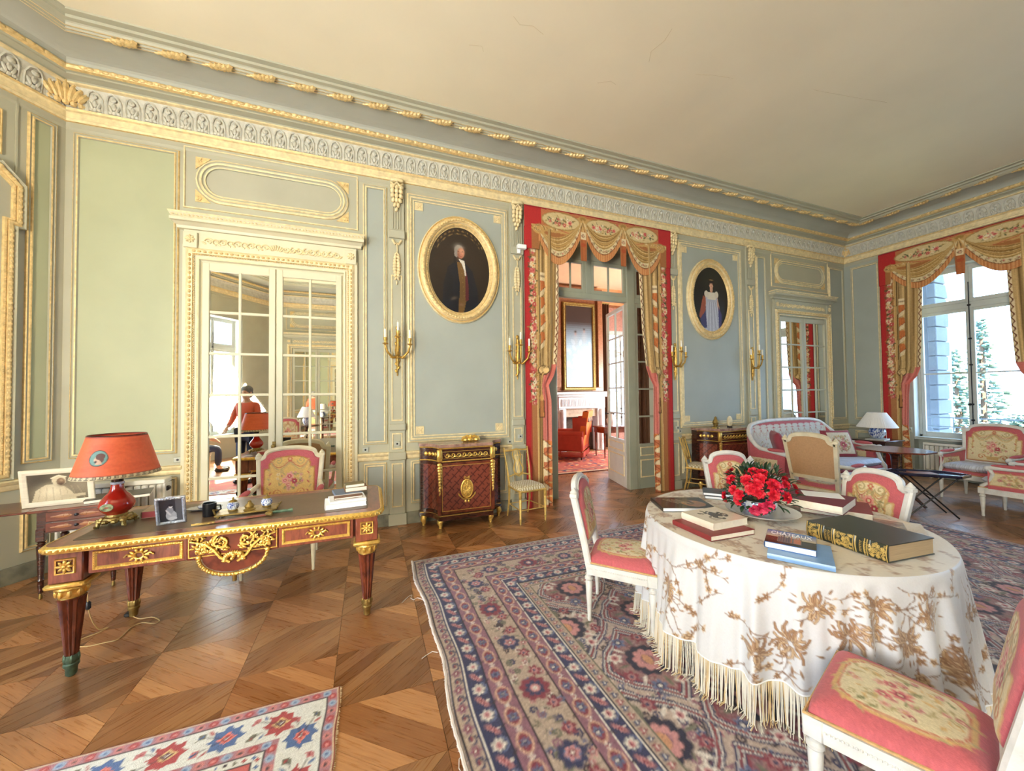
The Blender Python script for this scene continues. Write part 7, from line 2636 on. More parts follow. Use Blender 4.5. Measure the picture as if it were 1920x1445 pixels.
# ================================================================== wall sconces
CANDLE = mat('candle_tube', S(240, 236, 224), .5, var=.02)
BULB = glass('bulb_glass')
SCB = mat('sconce_bronze', S(196, 156, 78), .32, metal=.7, var=.25, scale=40, bump=.2, bscale=120)
def sconce(label):
 root = thing('wall_sconce', label, 'sconce', (0, 0, 0), 0, 'gilt bronze wall sconces')
 # local: y out of wall is -y, z up; origin at the top of the back plate
 b = MB()
 b.tube([(0, -.012, 0), (.004, -.014, -.1), (-.003, -.014, -.25), (0, -.012, -.42), (0, -.01, -.56)], [.022, .028, .036, .024, .008], 8, flat=.7)
 for k in range(12):
  b.ell(((-1) ** k * .013, -.022, -.04 - k * .042), (.016, .009, .026), 6, 4, R=Matrix.Rotation((-1) ** k * .5, 3, 'Y'))
 b.ell((0, -.02, .03), (.022, .014, .03), 8, 5)
 b.build('back_plate', SCB, root, 60)
 for k, (x, y, z) in enumerate(((-.145, -.10, -.10), (0, -.15, -.02), (.145, -.10, -.10))):
  a = MB().tube([(0, -.02, -.32), (x * .4, y * .5 - .02, -.34), (x * .85, y * .95, -.27), (x, y, z - .09)], [.016, .015, .013, .011], 7)
  a.ell((x * .5, y * .6 - .01, -.335), (.022, .014, .014), 7, 4)
  arm = a.build('arm', SCB, root, 60)
  MB().lathe([(.008, -.10), (.014, -.085), (.034, -.075), (.036, -.07), (.014, -.066), (.012, -.05), (.02, -.03), (.022, .0)], 14, (x, y, z)).build('candle_cup', SCB, arm)
  cd = MB().lathe([(.0125, .0), (.0125, .10), (.008, .104)], 12, (x, y, z)).build('candle', CANDLE, root)
  MB().lathe([(.006, .104), (.012, .118), (.012, .130), (.006, .148), (.001, .158)], 10, (x, y, z)).build('bulb', BULB, cd)
 return root
sc1 = sconce('gilt three-light sconce on the pilaster between the mirrored door and the portrait of the man')
sc1.location = (.34, YW - .03, 2.40)
for lab, x in (('gilt three-light sconce on the pilaster left of the doorway curtain', 1.945), ('gilt three-light sconce on the pilaster right of the doorway curtain', 4.775), ('gilt three-light sconce on the pilaster right of the portrait of the lady', 6.60)):
 s_ = copy_tree(sc1)
 s_['label'] = lab
 s_.location = (x, YW - .03, 2.36)
s_ = copy_tree(sc1)
s_['label'] = 'gilt sconce on the rose damask wall inside the salon'
s_.location = (4.62, 9.57, 2.6)

# ================================================================== oval portraits
OIL = cmat('oil_portrait', .3, .03, 60, coat=.25)
def portrait(label, xc, zc, a, b, ai, bi, painter):
 root = thing('oval_portrait', label, 'painting', (xc, YW, zc))
 T = FRONT()
 m = MB(T)
 N = 64
 el = [(a * math.cos(2 * PI * k / N), b * math.sin(2 * PI * k / N)) for k in range(N)]
 w_ = a - ai
 pr = [(0, .0), (.0, .03), (w_ * .08, .045), (w_ * .16, .03), (w_ * .22, .04), (w_ * .30, .07), (w_ * .5, .085), (w_ * .68, .07), (w_ * .74, .045), (w_ * .80, .052), (w_ * .9, .04), (w_, .02), (w_ + .012, .016)]
 m.loop(el, pr, [1, 1, 0, 0, 1, 0, 0, 1, 0, 0, 0, 0])
 fr = m.build('frame', [GILT, PGILT], root, 60)
 g = MB(T)
 for k in range(84):
  t = 2 * PI * k / 84
  g.ell(((a - w_ * .5) * math.cos(t), (b - w_ * .5) * math.sin(t), .082), (.024, .017, .012), 6, 3, R=Matrix.Rotation(t + PI / 2 + .5 * (-1) ** k, 3, 'Z'))
 for k in range(120):
  t = 2 * PI * k / 120
  g.ell(((a - w_ * .86) * math.cos(t), (b - w_ * .86) * math.sin(t), .046), (.011, .008, .007), 5, 3, R=Matrix.Rotation(t + PI / 2, 3, 'Z'))
 g.build('carved_leaves', GILT, fr, 60)
 c = painter(ai, bi)
 c.grain(.03)
 Rr = np.linspace(0, 1, 90)[:, None]
 A = np.linspace(0, 2 * PI, 181)[None, :]
 X, Z = Rr * (ai + .01) * np.cos(A), Rr * (bi + .01) * np.sin(A)
 cgrid('canvas', np.stack([X, np.full_like(X, -.018), Z], -1), c.at(X, Z), OIL, root)
 return root
def gentleman(ai, bi):
 c = Cv(-ai, -bi, 2 * ai, 2 * bi, .005, S(38, 28, 22))
 for k in range(30):
  q = 1 - k / 30
  c.ell(.03, .1, ai * .9 * q, bi * .7 * q, tuple(v * (1 + .9 * (1 - q)) for v in S(38, 28, 22)), 0, .2)
 X, Z = c.X[None, :], c.Y[:, None]
 # coat
 c.soft(.02, .0, .3, .4, S(48, 36, 28), .8)
 c.poly([(-.16, .03), (-.05, .12), (.06, .11), (.17, .0), (.24, -.25), (.26, -bi), (-.24, -bi), (-.22, -.2)], S(20, 24, 36))
 c.poly([(-.16, .03), (-.22, -.2), (-.2, -.4), (-.08, -.4), (-.1, -.1)], S(16, 20, 30))
 c.poly([(-.04, .11), (.06, .1), (.08, -.1), (.1, -.34), (.05, -bi), (-.02, -bi), (.0, -.2)], S(118, 86, 44))
 c.poly([(.05, .08), (.09, -.02), (.12, -.2), (.12, -.4), (.07, -.4), (.075, -.1)], S(98, 36, 44))
 for k in range(7):
  c.ell(.02 + .006 * k, .02 - k * .06, .005, .005, S(160, 130, 80))
 c.poly([(-.02, .15), (.06, .13), (.075, .02), (.055, .0), (.03, .08)], S(214, 208, 196))
 c.line([(.055, .1), (.075, -.06)], .02, S(220, 212, 200))
 # lace cuff and hand
 c.soft(-.08, -.38, .04, .02, S(110, 96, 82), .7, .3)
 c.soft(.02, -.46, .03, .02, S(140, 108, 84), .8)
 c.soft(.0, -.3, .2, .3, S(20, 18, 20), .45)
 # head, wig
 c.ell(-.012, .262, .062, .076, S(126, 120, 112))
 c.soft(-.02, .30, .05, .045, S(160, 154, 144), .6)
 c.ell(-.048, .215, .026, .045, S(140, 134, 128))
 c.ell(.016, .232, .047, .07, S(176, 118, 94))
 c.ell(.008, .205, .038, .045, S(168, 108, 86))
 c.soft(.024, .25, .03, .045, S(206, 150, 122))
 c.soft(-.02, .2, .02, .05, S(120, 76, 60), .7)
 c.soft(.01, .31, .04, .016, S(160, 154, 144), .4)
 c.ell(-.02, .25, .012, .005, S(70, 48, 40))
 c.ell(.036, .25, .012, .005, S(70, 48, 40))
 c.line([(.018, .25), (.024, .215), (.014, .212)], .006, S(160, 100, 80))
 c.ell(.016, .185, .016, .005, S(156, 76, 68))
 c.ell(.03, .222, .016, .012, S(206, 132, 108), 0, .5)
 c.ell(-.065, .13, .02, .05, S(30, 24, 24))
 # curved inscription along the upper rim
 R = random.Random(2)
 for rad, n, hgt in ((.93, 46, .015), (.86, 52, .009)):
  for k in range(n):
   if R.random() < .14:
    continue
   t = PI * (.84 - .66 * k / n)
   x, z = ai * rad * math.cos(t), bi * rad * math.sin(t)
   nx, nz = math.cos(t), math.sin(t)
   c.line([(x, z), (x + nx * hgt, z + nz * hgt)], .006, S(150, 120, 72), .75)
 return c
def gentlewoman(ai, bi):
 c = Cv(-ai, -bi, 2 * ai, 2 * bi, .005, S(18, 18, 16))
 for k in range(20):
  q = 1 - k / 20
  c.ell(0, .32, ai * .7 * q, bi * .4 * q, tuple(v * (1 + 1.2 * (1 - q)) for v in S(26, 26, 20)), 0, .25)
 c.poly([(-.12, .1), (.14, .1), (.18, -.2), (.24, -bi), (-.16, -bi), (-.12, -.2)], S(170, 172, 186))
 for k in range(9):
  c.line([(-.06 + k * .024, -.05), (-.12 + k * .045, -bi)], .012, (S(206, 208, 220), S(136, 138, 156))[k % 2], .7)
 c.poly([(-.09, .13), (.12, .13), (.12, .0), (-.08, .0)], S(214, 204, 186))
 for s_ in (-1, 1):
  c.ell(.015 + s_ * .12, .09, .045, .06, S(206, 196, 178))
  c.poly([(.015 + s_ * .14, .06), (.015 + s_ * .18, -.1), (.015 + s_ * .22, -.3), (.015 + s_ * .18, -.3), (.015 + s_ * .13, -.08)], S(196, 150, 124))
 c.poly([(-.18, .06), (-.12, .02), (-.13, -.2), (-.24, -.36), (-.28, -.3)], S(150, 76, 54))
 c.poly([(.17, -.1), (.25, -.25), (.24, -.5), (.18, -.5)], S(60, 56, 110))
 c.poly([(-.13, -.2), (-.26, -.36), (-.2, -.52), (-.1, -.5)], S(52, 50, 96))
 c.ell(.015, .18, .035, .06, S(196, 150, 124))
 c.ell(.015, .27, .052, .07, S(206, 158, 130))
 c.ell(.015, .325, .064, .042, S(34, 22, 18))
 for s_ in (-1, 1):
  c.ell(.015 + s_ * .05, .285, .018, .04, S(34, 22, 18))
  c.ell(.015 + s_ * .02, .275, .01, .004, S(50, 34, 30))
 c.ell(.015, .345, .05, .01, S(150, 120, 70))
 c.ell(.015, .232, .013, .004, S(160, 76, 70))
 return c
portrait('oval gilt framed portrait of a man in a dark coat, left of the doorway', 1.145, 3.255, .555, .715, .415, .56, gentleman)
portrait('oval gilt framed portrait of a woman in a white dress, right of the doorway', 5.635, 3.225, .555, .715, .41, .575, gentlewoman)

# white security sensor on the pilaster
ss = thing('security_sensor', 'small white security sensor box on the pilaster left of the doorway', 'sensor', (2.0, YW - .03, 3.62))
MB().box(-.06, .07, -.10, -.035, 0, .06, .006).build('housing', WHITEPAPER, ss)
MB().box(-.05, .0, -.05, 0, -.05, .03, .006).build('bracket', WHITEPAPER, ss)

# ================================================================== round table under its embroidered cloth
TX, TY, TR, TZ = 2.527, 1.735, .795, .75
tb = thing('round_table', 'round pedestal table hidden under the embroidered white cloth', 'table', (TX, TY, 0))
MB().lathe([(.3, .012), (.32, .03), (.1, .08), (.07, .3), (.08, .6), (.14, .70)], 20).build('pedestal', MAHOG, tb)
MB().lathe([(TR - .02, .70), (TR - .01, .715), (TR - .01, TZ - .012), (TR - .015, TZ - .006)], 64).build('table_top', MAHOG, tb)
CLW, EMB, EMBD, EMBL = S(210, 211, 216), S(160, 124, 92), S(124, 88, 62), S(194, 166, 132)
def spray_emb(c, x, y, a, L, R, side=True):
 """embroidered twig with blossoms"""
 pts = [(x, y)]
 for k in range(int(L / .03)):
  a += R.uniform(-.35, .35)
  x += .03 * math.cos(a)
  y += .03 * math.sin(a)
  pts.append((x, y))
  if R.random() < .55:
   c.leaf(x, y, R.uniform(.007, .012), a + R.choice((-1, 1)) * R.uniform(.6, 1.3), R.choice((EMB, EMBD, EMBL)))
  if R.random() < .3:
   c.flower(x + R.uniform(-.012, .012), y + R.uniform(-.012, .012), R.uniform(.013, .022), (R.choice((EMB, EMBL)), EMBD, EMBL), 5, R.random())
  if side and R.random() < .12:
   spray_emb(c, x, y, a + R.choice((-1, 1)) * .9, L * .4, R, False)
 c.line(pts, .005, EMBD, .8)
def chrys(c, x, y, r, R):
 """chrysanthemum head of curling outlined petals"""
 n = 26
 for k in range(n):
  a = 2 * PI * k / n * 2.6 + R.uniform(-.2, .2)
  q = r * (.35 + .65 * k / n)
  cu = R.choice((-1, 1)) * .9
  p = [(x + q * t * math.cos(a + cu * (t - .4) ** 2), y + q * t * math.sin(a + cu * (t - .4) ** 2)) for t in (.35, .6, .8, 1.0)]
  c.line(p, .011, EMBD)
  c.line(p, .006, R.choice((EMBL, EMB, EMBL)))
 for k in range(5):
  a = R.uniform(0, 2 * PI)
  c.leaf(x + r * 1.05 * math.cos(a), y + r * 1.05 * math.sin(a), r * .16, a, EMBD)
  c.leaf(x + r * 1.05 * math.cos(a), y + r * 1.05 * math.sin(a), r * .1, a, EMB)
def cloth():
 root = thing('tablecloth', 'white silk shawl with tan flower embroidery and fringe draped over the round table', 'tablecloth', (TX, TY, 0))
 R = random.Random(12)
 CIR = 2 * PI * .86
 c = Cv(0, 0, CIR, .80, .004, CLW)
 for k in range(110):
  spray_emb(c, R.uniform(0, CIR), R.uniform(.1, .72), R.uniform(-1.4, .6), R.uniform(.2, .5), R)
 for k in range(16):
  chrys(c, R.uniform(0, CIR), R.uniform(.15, .62), R.uniform(.05, .085), R)
 # heavier flower heads on the side facing the room
 for fx in (.60, .625, .65, .672, .69, .715, .74):
  chrys(c, CIR * (fx + R.uniform(-.006, .006)), R.uniform(.3, .6), R.uniform(.07, .10), R)
  chrys(c, CIR * (fx + R.uniform(-.02, .02)), R.uniform(.1, .35), R.uniform(.06, .08), R)
 c.grain(.015)
 ct = Cv(-.9, -.9, 1.8, 1.8, .007, S(206, 196, 178))
 for k in range(90):
  a, q = R.uniform(0, 6.28), math.sqrt(R.random()) * .8
  spray_emb(ct, q * math.cos(a), q * math.sin(a), R.uniform(0, 6.28), R.uniform(.12, .3), R)
 for k in range(60):
  a, q = R.uniform(0, 6.28), math.sqrt(R.random()) * .78
  chrys(ct, q * math.cos(a), q * math.sin(a), R.uniform(.03, .07), R)
 ct.grain(.02)
 SILK = cmat('embroidered_silk', .5, .03, 160, sheen=.3, amp=.03)
 NA = 1260
 A = np.linspace(0, 2 * PI, NA + 1)[None, :]
 # top
 rr = np.linspace(0, TR + .002, 110)[:, None]
 X, Y = rr * np.cos(A[:, ::3]), rr * np.sin(A[:, ::3])
 P = np.stack([X, Y, np.full_like(X, TZ + .001) + .0015 * np.sin(X * 14) * np.cos(Y * 11)], -1)
 cgrid('cloth_top', P, ct.at(X, Y), SILK, root)
 # skirt: folds deepen towards the hem
 hem = .17 + .05 * np.sin(A * 2 + 1.0) + .02 * np.sin(A * 5)
 T = np.linspace(0, 1, 112)[:, None]
 ph = 1.6 * np.sin(A * 3.0) + .9 * np.sin(A * 7 + 1)
 fold = .8 * np.sin(A * 25 + 1.5 * ph) + .55 * np.sin(A * 37 + 2 * ph) + .25 * np.sin(A * 61)
 roll = np.clip(T / .07, 0, 1)
 Z = TZ + .001 - (TZ - hem) * np.where(T < .07, T * .55 + .45 * T * roll, T * 1.0)
 Z = TZ + .001 - (TZ - hem) * T
 out = .012 * np.sqrt(np.clip(T / .06, 0, 1)) + .035 * T
 amp = .034 * np.clip((T - .04) / .9, 0, 1) ** .9
 rad = TR + out + amp * fold + .045 * np.clip(T - .1, 0, 1) * (.5 + .5 * np.sin(A * 4 + .6))
 C = c.at((A / (2 * PI) * CIR) + 0 * T, Z)
 o = cgrid('cloth_skirt', np.stack([rad * np.cos(A), rad * np.sin(A), Z], -1), C, SILK, root)
 MB().tube([(rad[-1, k] * math.cos(A[0, k]), rad[-1, k] * math.sin(A[0, k]), float(hem[0, k])) for k in range(0, NA, 3)], .004, 5, True).build('hem_cord', WHITEPAPER, o)
 # knotted fringe falling from the hem on to the carpet
 fr = MB()
 for k in range(0, NA):
  for q in range(1):
   kk = k
   a = 2 * PI * kk / NA
   r_ = float(np.interp(a, A[0], rad[-1]))
   h = float(np.interp(a, A[0], hem[0]))
   L = h - .016 + R.uniform(.0, .02)
   da = R.uniform(-.012, .012)
   e = R.uniform(.0, .05)
   p = [(r_ * math.cos(a), r_ * math.sin(a), h), ((r_ + .006) * math.cos(a + da * .5), (r_ + .006) * math.sin(a + da * .5), h * .5), ((r_ + .012) * math.cos(a + da), (r_ + .012) * math.sin(a + da), .022), ((r_ + .015 + e) * math.cos(a + da * 2), (r_ + .015 + e) * math.sin(a + da * 2), .018)]
   fr.tube(p, .0023, 3, mi=R.choice((0, 0, 0, 1)))
 tag(fr.build('fringe', [mat('silk_fringe_white', S(216, 210, 198), .6), mat('silk_fringe_straw', S(206, 180, 136), .6)], root, 0), kind='stuff')
cloth()
ZT = TZ + .004
def on_table(x, y):
 return (x, y, ZT)
# ---- books on the table
def quad_book(name, label, pts, z, h, cover, page=PAPER, top_paint=None, cov_t=.003, group=None, spine_paint=None):
 """book from three corners of its cover: spine-near, spine-far, fore-near"""
 a, b, c = (Vector(p) for p in pts)
 d_ = (b - a).length
 w_ = (c - a).length
 ctr = (b + c) / 2
 ux = (c - a).normalized()
 root = book(name, label, (ctr.x, ctr.y, z), math.atan2(ux.y, ux.x), w_, d_, h, cover, page, group, cov_t=cov_t)
 if top_paint:
  cv = top_paint(w_, d_)
  xs, ys = np.meshgrid(np.linspace(-w_ / 2 + .001, w_ / 2 - .001, 90), np.linspace(-d_ / 2 + .001, d_ / 2 - .001, 90))
  cgrid('printed_cover', np.stack([xs, ys, np.full_like(xs, h + .0004)], -1), cv.at(xs, ys), cmat('glossy_print', .25, 0, coat=.3), root)
 return root
DUST = mat('dark_dust_jacket', S(40, 34, 36), .3, var=.2)
def night_cover(w_, d_):
 c = Cv(-w_ / 2, -d_ / 2, w_, d_, .003, S(46, 38, 38))
 c.ell(w_ * .2, -d_ * .1, w_ * .22, d_ * .3, S(150, 104, 76))
 c.ell(w_ * .12, .0, w_ * .1, d_ * .2, S(96, 62, 48))
 for k in range(4):
  c.line([(-w_ * .3 + k * .03, d_ * .3), (-w_ * .1 + k * .03, -d_ * .1)], .006, S(190, 170, 140))
 return c.grain(.05)
quad_book('art_book', 'dark covered art book at the left rim of the round table', [(1.94, 2.13), (2.07, 2.365), (2.28, 1.985)], ZT, .028, DUST, WHITEPAPER, night_cover)
quad_book('hardback_book', 'dark red hardback under the white paperback at the front left of the table', [(1.80, 1.60), (1.83, 1.90), (2.13, 1.585)], ZT, .03, REDL)
def engraving(w_, d_):
 c = Cv(-w_ / 2, -d_ / 2, w_, d_, .0025, S(222, 212, 196))
 R = random.Random(4)
 for k in range(60):
  c.ell(R.gauss(.0, w_ * .1), R.gauss(.0, d_ * .13), .014, .008, S(70, 62, 58), R.random() * 3)
 for k in range(16):
  c.line([(-w_ * .3, -d_ * .36 + k * .003), (-w_ * .3 + .05, -d_ * .36 + k * .003)], .001, S(120, 110, 100))
 return c.grain(.03)
quad_book('paperback_book', 'thick white paperback with an engraving on its cover, on the dark red hardback', [(1.88, 1.655), (1.905, 1.895), (2.165, 1.655)], ZT + .0305, .042, mat('ivory_board', S(222, 212, 196), .6), PAPER, engraving)
# chateaux book pair
def chateau_cover(w_, d_):
 c = Cv(-w_ / 2, -d_ / 2, w_, d_, .0025, S(90, 140, 200))
 X, Y = -w_ / 2, -d_ / 2
 for k in range(20):
  t = k / 19
  c.rect(X, -X, Y + d_ * (.48 + .52 * t), Y + d_ * (.55 + .52 * t), tuple(a * (1 - t) + b * t for a, b in zip(S(206, 190, 160), S(60, 120, 196))))
 c.rect(X, -X, Y, Y + d_ * .48, S(60, 56, 44))
 c.rect(X, X + w_ * .25, Y + d_ * .2, Y + d_ * .5, S(96, 60, 50))
 c.rect(X + w_ * .25, X + w_ * .72, Y + d_ * .16, Y + d_ * .56, S(120, 110, 106))
 for k in range(9):
  x = X + w_ * (.26 + .05 * k)
  c.rect(x, x + w_ * .022, Y + d_ * .2, Y + d_ * (.56 + .08 * (k % 3)), S(90, 92, 104) if k < 5 else S(186, 110, 74))
 c.rect(X + w_ * .56, X + w_ * .7, Y + d_ * .2, Y + d_ * .5, S(190, 116, 80))
 c.rect(X, -X, Y, Y + d_ * .16, S(44, 46, 40))
 return c.grain(.04)
BLUEC = mat('blue_cover', S(60, 104, 168), .35, var=.1)
quad_book('blue_album', 'wide pale blue book under the chateau book at the front of the table', [(2.04, 1.12), (1.885, 1.335), (2.285, 1.275)], ZT, .026, mat('pale_blue_cover', S(120, 160, 210), .35), WHITEPAPER)
chb = quad_book('picture_book', 'picture book with a castle under blue sky, lettered in white, on the table', [(1.955, 1.385), (2.135, 1.515), (2.065, 1.20)], ZT + .0265, .032, BLUEC, WHITEPAPER)
# printed cover: its top edge runs along the far long side
def printed(root, w_, d_, h, painter, rot, text=None, tsize=.03, tcol=WHITEPAPER, toff=(0, 0)):
 cv = painter(d_, w_) if rot else painter(w_, d_)
 xs, ys = np.meshgrid(np.linspace(-w_ / 2 + .001, w_ / 2 - .001, 110), np.linspace(-d_ / 2 + .001, d_ / 2 - .001, 110))
 C = cv.at(ys * rot, -xs * rot) if rot else cv.at(xs, ys)
 cgrid('printed_cover', np.stack([xs, ys, np.full_like(xs, h + .0004)], -1), C, cmat('glossy_print', .25, 0, coat=.3), root)
 if text:
  cu = bpy.data.curves.new('title', 'FONT')
  cu.body = text
  cu.size = tsize
  cu.align_x = 'CENTER'
  cu.align_y = 'CENTER'
  cu.extrude = .0002
  tmp = bpy.data.objects.new('title', cu)
  COL.objects.link(tmp)
  dg = bpy.context.evaluated_depsgraph_get()
  me = bpy.data.meshes.new_from_object(tmp.evaluated_get(dg))
  bpy.data.objects.remove(tmp)
  me.materials.clear()
  me.materials.append(tcol)
  link('title_lettering', me, root, (toff[0], toff[1], h + .0008), (0, 0, rot * PI / 2 if rot else 0), (1.0, 2.2, 1))
cw, cdp = (Vector((2.065, 1.20)) - Vector((1.955, 1.385))).length, (Vector((2.135, 1.515)) - Vector((1.955, 1.385))).length
# cover is read from the table's front: text runs along the front-left to right edge
def chateau_rot(w_, d_):
 return chateau_cover(w_, d_)
printed(chb, cw, cdp, .032, chateau_rot, 0, 'CH\u00c2TEAUX', .034, WHITEPAPER, (0, cdp * .27))
# big green gilt volume
def big_book():
 w_, d_, h = .37, .44, .085
 spine_near, spine_far, fore_near = Vector((2.395, 1.075)), Vector((2.395, 1.465)), Vector((2.735, 1.045))
 GRN = mat('dark_green_leather', S(48, 52, 46), .3, var=.12, coat=.2)
 rt = quad_book('gilt_volume', 'huge dark green volume with gilt panelled spine lying on the round table', [(2.395, 1.075), (2.395, 1.465), (2.735, 1.045)], ZT, h, GRN, mat('tan_page_edges', S(176, 154, 122), .8, var=.15, stretch=(1, 1, 60)), cov_t=.005)
 d2 = (spine_far - spine_near).length
 w2 = (fore_near - spine_near).length
 c = Cv(-d2 / 2, 0, d2, h, .0018, S(42, 46, 36))
 R = random.Random(9)
 GO = S(196, 164, 92)
 bands = [-.5, -.30, -.13, .13, .26, .5]
 for bi, (a, b) in enumerate(zip(bands[:-1], bands[1:])):
  A, B = a * d2 + .006, b * d2 - .006
  for x in (A, B):
   c.line([(x, 0), (x, h)], .004, GO)
  if bi in (1, 3):
   c.rect(A + .008, B - .008, .006, h - .006, S(30, 34, 28))
   for q in range(2):
    for k in range(7):
     y = .014 + k * .0085
     x = A + .018 + q * .018
     c.line([(x, y), (x + .009, y)], .002, GO)
     c.line([(x, y), (x, y + .005)], .002, GO)
  else:
   n = int((B - A) * 620)
   for k in range(n):
    x, y = R.uniform(A + .008, B - .008), R.uniform(.008, h - .008)
    c.line(spiral(x, y, .008, .002, R.uniform(0, 6), 1.1, 6), .002, GO)
 c.grain(.05)
 T, Y = np.meshgrid(np.linspace(0, 1, 40), np.linspace(-d2 / 2 + .002, d2 / 2 - .002, 230))
 X = -w2 / 2 - .10 * h * np.sin(PI * T) - .0012 - .004 * (np.exp(-((Y / d2 + .30) / .008) ** 2) + np.exp(-((Y / d2 + .13) / .008) ** 2) + np.exp(-((Y / d2 - .13) / .008) ** 2) + np.exp(-((Y / d2 - .26) / .008) ** 2))
 cgrid('gilt_spine', np.stack([X, Y, T * h], -1), c.at(-Y, T * h), cmat('gilt_tooling', .35, .0, coat=.2), rt)
big_book()
quad_book('red_volume', 'red leather volume with ribbed spine, lower of two behind the dish', [(3.33, 1.62), (3.08, 1.90), (3.05, 1.46)], ZT, .05, REDL)
quad_book('red_volume', 'dark red volume carrying a white sheet, upper of two behind the dish', [(3.17, 1.60), (3.04, 1.94), (2.83, 1.5)], ZT + .0505, .055, mat('dark_red_cloth', S(112, 38, 46), .6, var=.1))
o = MB().box(-.08, .08, -.11, .11, 0, .0015).build('paper_sheet', WHITEPAPER, None, 0)
tag(o, 'white sheet of paper on the upper red volume', 'paper')
o.location = (3.02, 1.73, ZT + .106)
o.rotation_euler = (0, 0, math.radians(40))
def mag(w_, d_):
 c = Cv(-w_ / 2, -d_ / 2, w_, d_, .004, S(216, 204, 184))
 c.rect(-w_ * .35, w_ * .3, -d_ * .3, d_ * .36, S(132, 120, 104))
 c.poly([(-w_ * .35, -d_ * .3), (w_ * .1, -d_ * .3), (w_ * .3, d_ * .1), (-w_ * .1, d_ * .2)], S(96, 88, 78))
 c.line([(-w_ * .2, d_ * .1), (w_ * .2, -d_ * .2)], .014, S(190, 176, 150))
 c.rect(-w_ * .45, w_ * .45, -d_ * .48, -d_ * .38, S(206, 216, 226))
 return c.grain(.04)
quad_book('magazine', 'beige illustrated magazine lying behind the big green volume', [(2.80, 1.50), (3.01, 1.64), (2.99, 1.16)], ZT, .012, mat('beige_cover', S(216, 204, 184), .5), WHITEPAPER, mag)
quad_book('white_brochure', 'white edged slate brochure, lower of two behind the azalea', [(2.50, 2.26), (2.62, 2.38), (2.73, 2.02)], ZT, .022, mat('slate_brochure', S(92, 98, 112), .3), WHITEPAPER)
quad_book('white_brochure', 'white edged brochure with dark cover, upper of two behind the azalea', [(2.50, 2.28), (2.63, 2.40), (2.72, 2.05)], ZT + .0225, .022, mat('dark_brochure', S(60, 64, 76), .3, var=.3, scale=10), WHITEPAPER)
# ---- plate and azalea
pl = thing('porcelain_dish', 'wide white porcelain dish under the red azalea', 'dish', (2.50, 1.80, ZT))
MB().lathe([(.10, 0), (.11, .006), (.17, .022), (.215, .04), (.218, .044), (.21, .043), (.16, .026), (.10, .012)], 48).build('dish', mat('white_glaze', S(214, 216, 220), .12, var=.06, coat=.5), pl)
az = thing('azalea_plant', 'potted azalea with bright red double flowers and dark green leaves', 'plant', (2.52, 1.84, ZT + .012))
bw_pot(az, (0, 0, 0), [(.07, 0), (.10, .03), (.115, .06), (.11, .085), (.10, .09)], seed=9, name='pot')
MB().lathe([(.095, .078), (.09, .084), (.01, .09)], 20).build('soil', mat('soil', S(50, 38, 30), .95, var=.3), az)
AZR = mat('azalea_red', S(200, 18, 44), .55, var=.3, scale=30)
AZP = mat('azalea_pinkish_red', S(204, 40, 82), .55, var=.3, scale=30)
AZG = mat('azalea_leaf_green', S(38, 62, 40), .4, var=.35, scale=20)
def bloom(m, seed):
 R = random.Random(seed)
 b = MB()
 for ring_, (n, tilt, ln, wd) in enumerate(((7, .25, .042, .028), (6, .65, .038, .026), (5, 1.05, .03, .022), (4, 1.35, .02, .016))):
  for k in range(n):
   a = 2 * PI * (k + .5 * (ring_ % 2)) / n + R.uniform(-.2, .2)
   t = tilt + R.uniform(-.12, .12)
   M_ = Matrix.Rotation(a, 3, 'Z') @ Matrix.Rotation(-t, 3, 'Y')
   vs = []
   for j in range(5):
    v = j / 4
    ww = wd * math.sin(PI * (.12 + .76 * v)) * .6
    for i in (-1, 0, 1):
     vs.append(M_ @ Vector((ln * v, i * ww, .004 * math.sin(i * 2 + j * 1.7 + k) + (.006 * abs(i)) - .012 * v * v + R.uniform(-.002, .002))))
   b.add(vs, [(j * 3 + i, j * 3 + i + 1, j * 3 + i + 4, j * 3 + i + 3) for j in range(4) for i in range(2)])
 return b.mesh('bloom', m, 60)
BLO = [bloom(AZR, 1), bloom(AZR, 2), bloom(AZP, 3)]
lf = MB()
lf.grid(lambda u, v: ((u - .5) * .024 * math.sin(PI * (.06 + .9 * v)), .055 * v, .008 * math.sin(PI * v) - abs(u - .5) * .008), 4, 6)
LFM = lf.mesh('leaf', AZG, 60)
R = random.Random(21)
def dome(a, e):
 r = .2
 return Vector((r * math.cos(e) * math.cos(a) * 1.05, r * math.cos(e) * math.sin(a), .15 + .155 * math.sin(e)))
for k in range(250):
 a, e = R.uniform(0, 2 * PI), R.uniform(-.75, 1.5)
 p = dome(a, e) * 1.0
 q = R.uniform(.6, 1.04)
 c0 = Vector((0, 0, .12))
 p = c0 + (p - c0) * q
 d_ = (p - c0).normalized()
 o = link('leaf', LFM, az, p)
 o.rotation_mode = 'QUATERNION'
 o.rotation_quaternion = (d_ + Vector((R.uniform(-.5, .5), R.uniform(-.5, .5), R.uniform(-.3, .5)))).to_track_quat('Y', 'Z')
 s_ = R.uniform(.8, 1.25)
 o.scale = (s_, s_, s_)
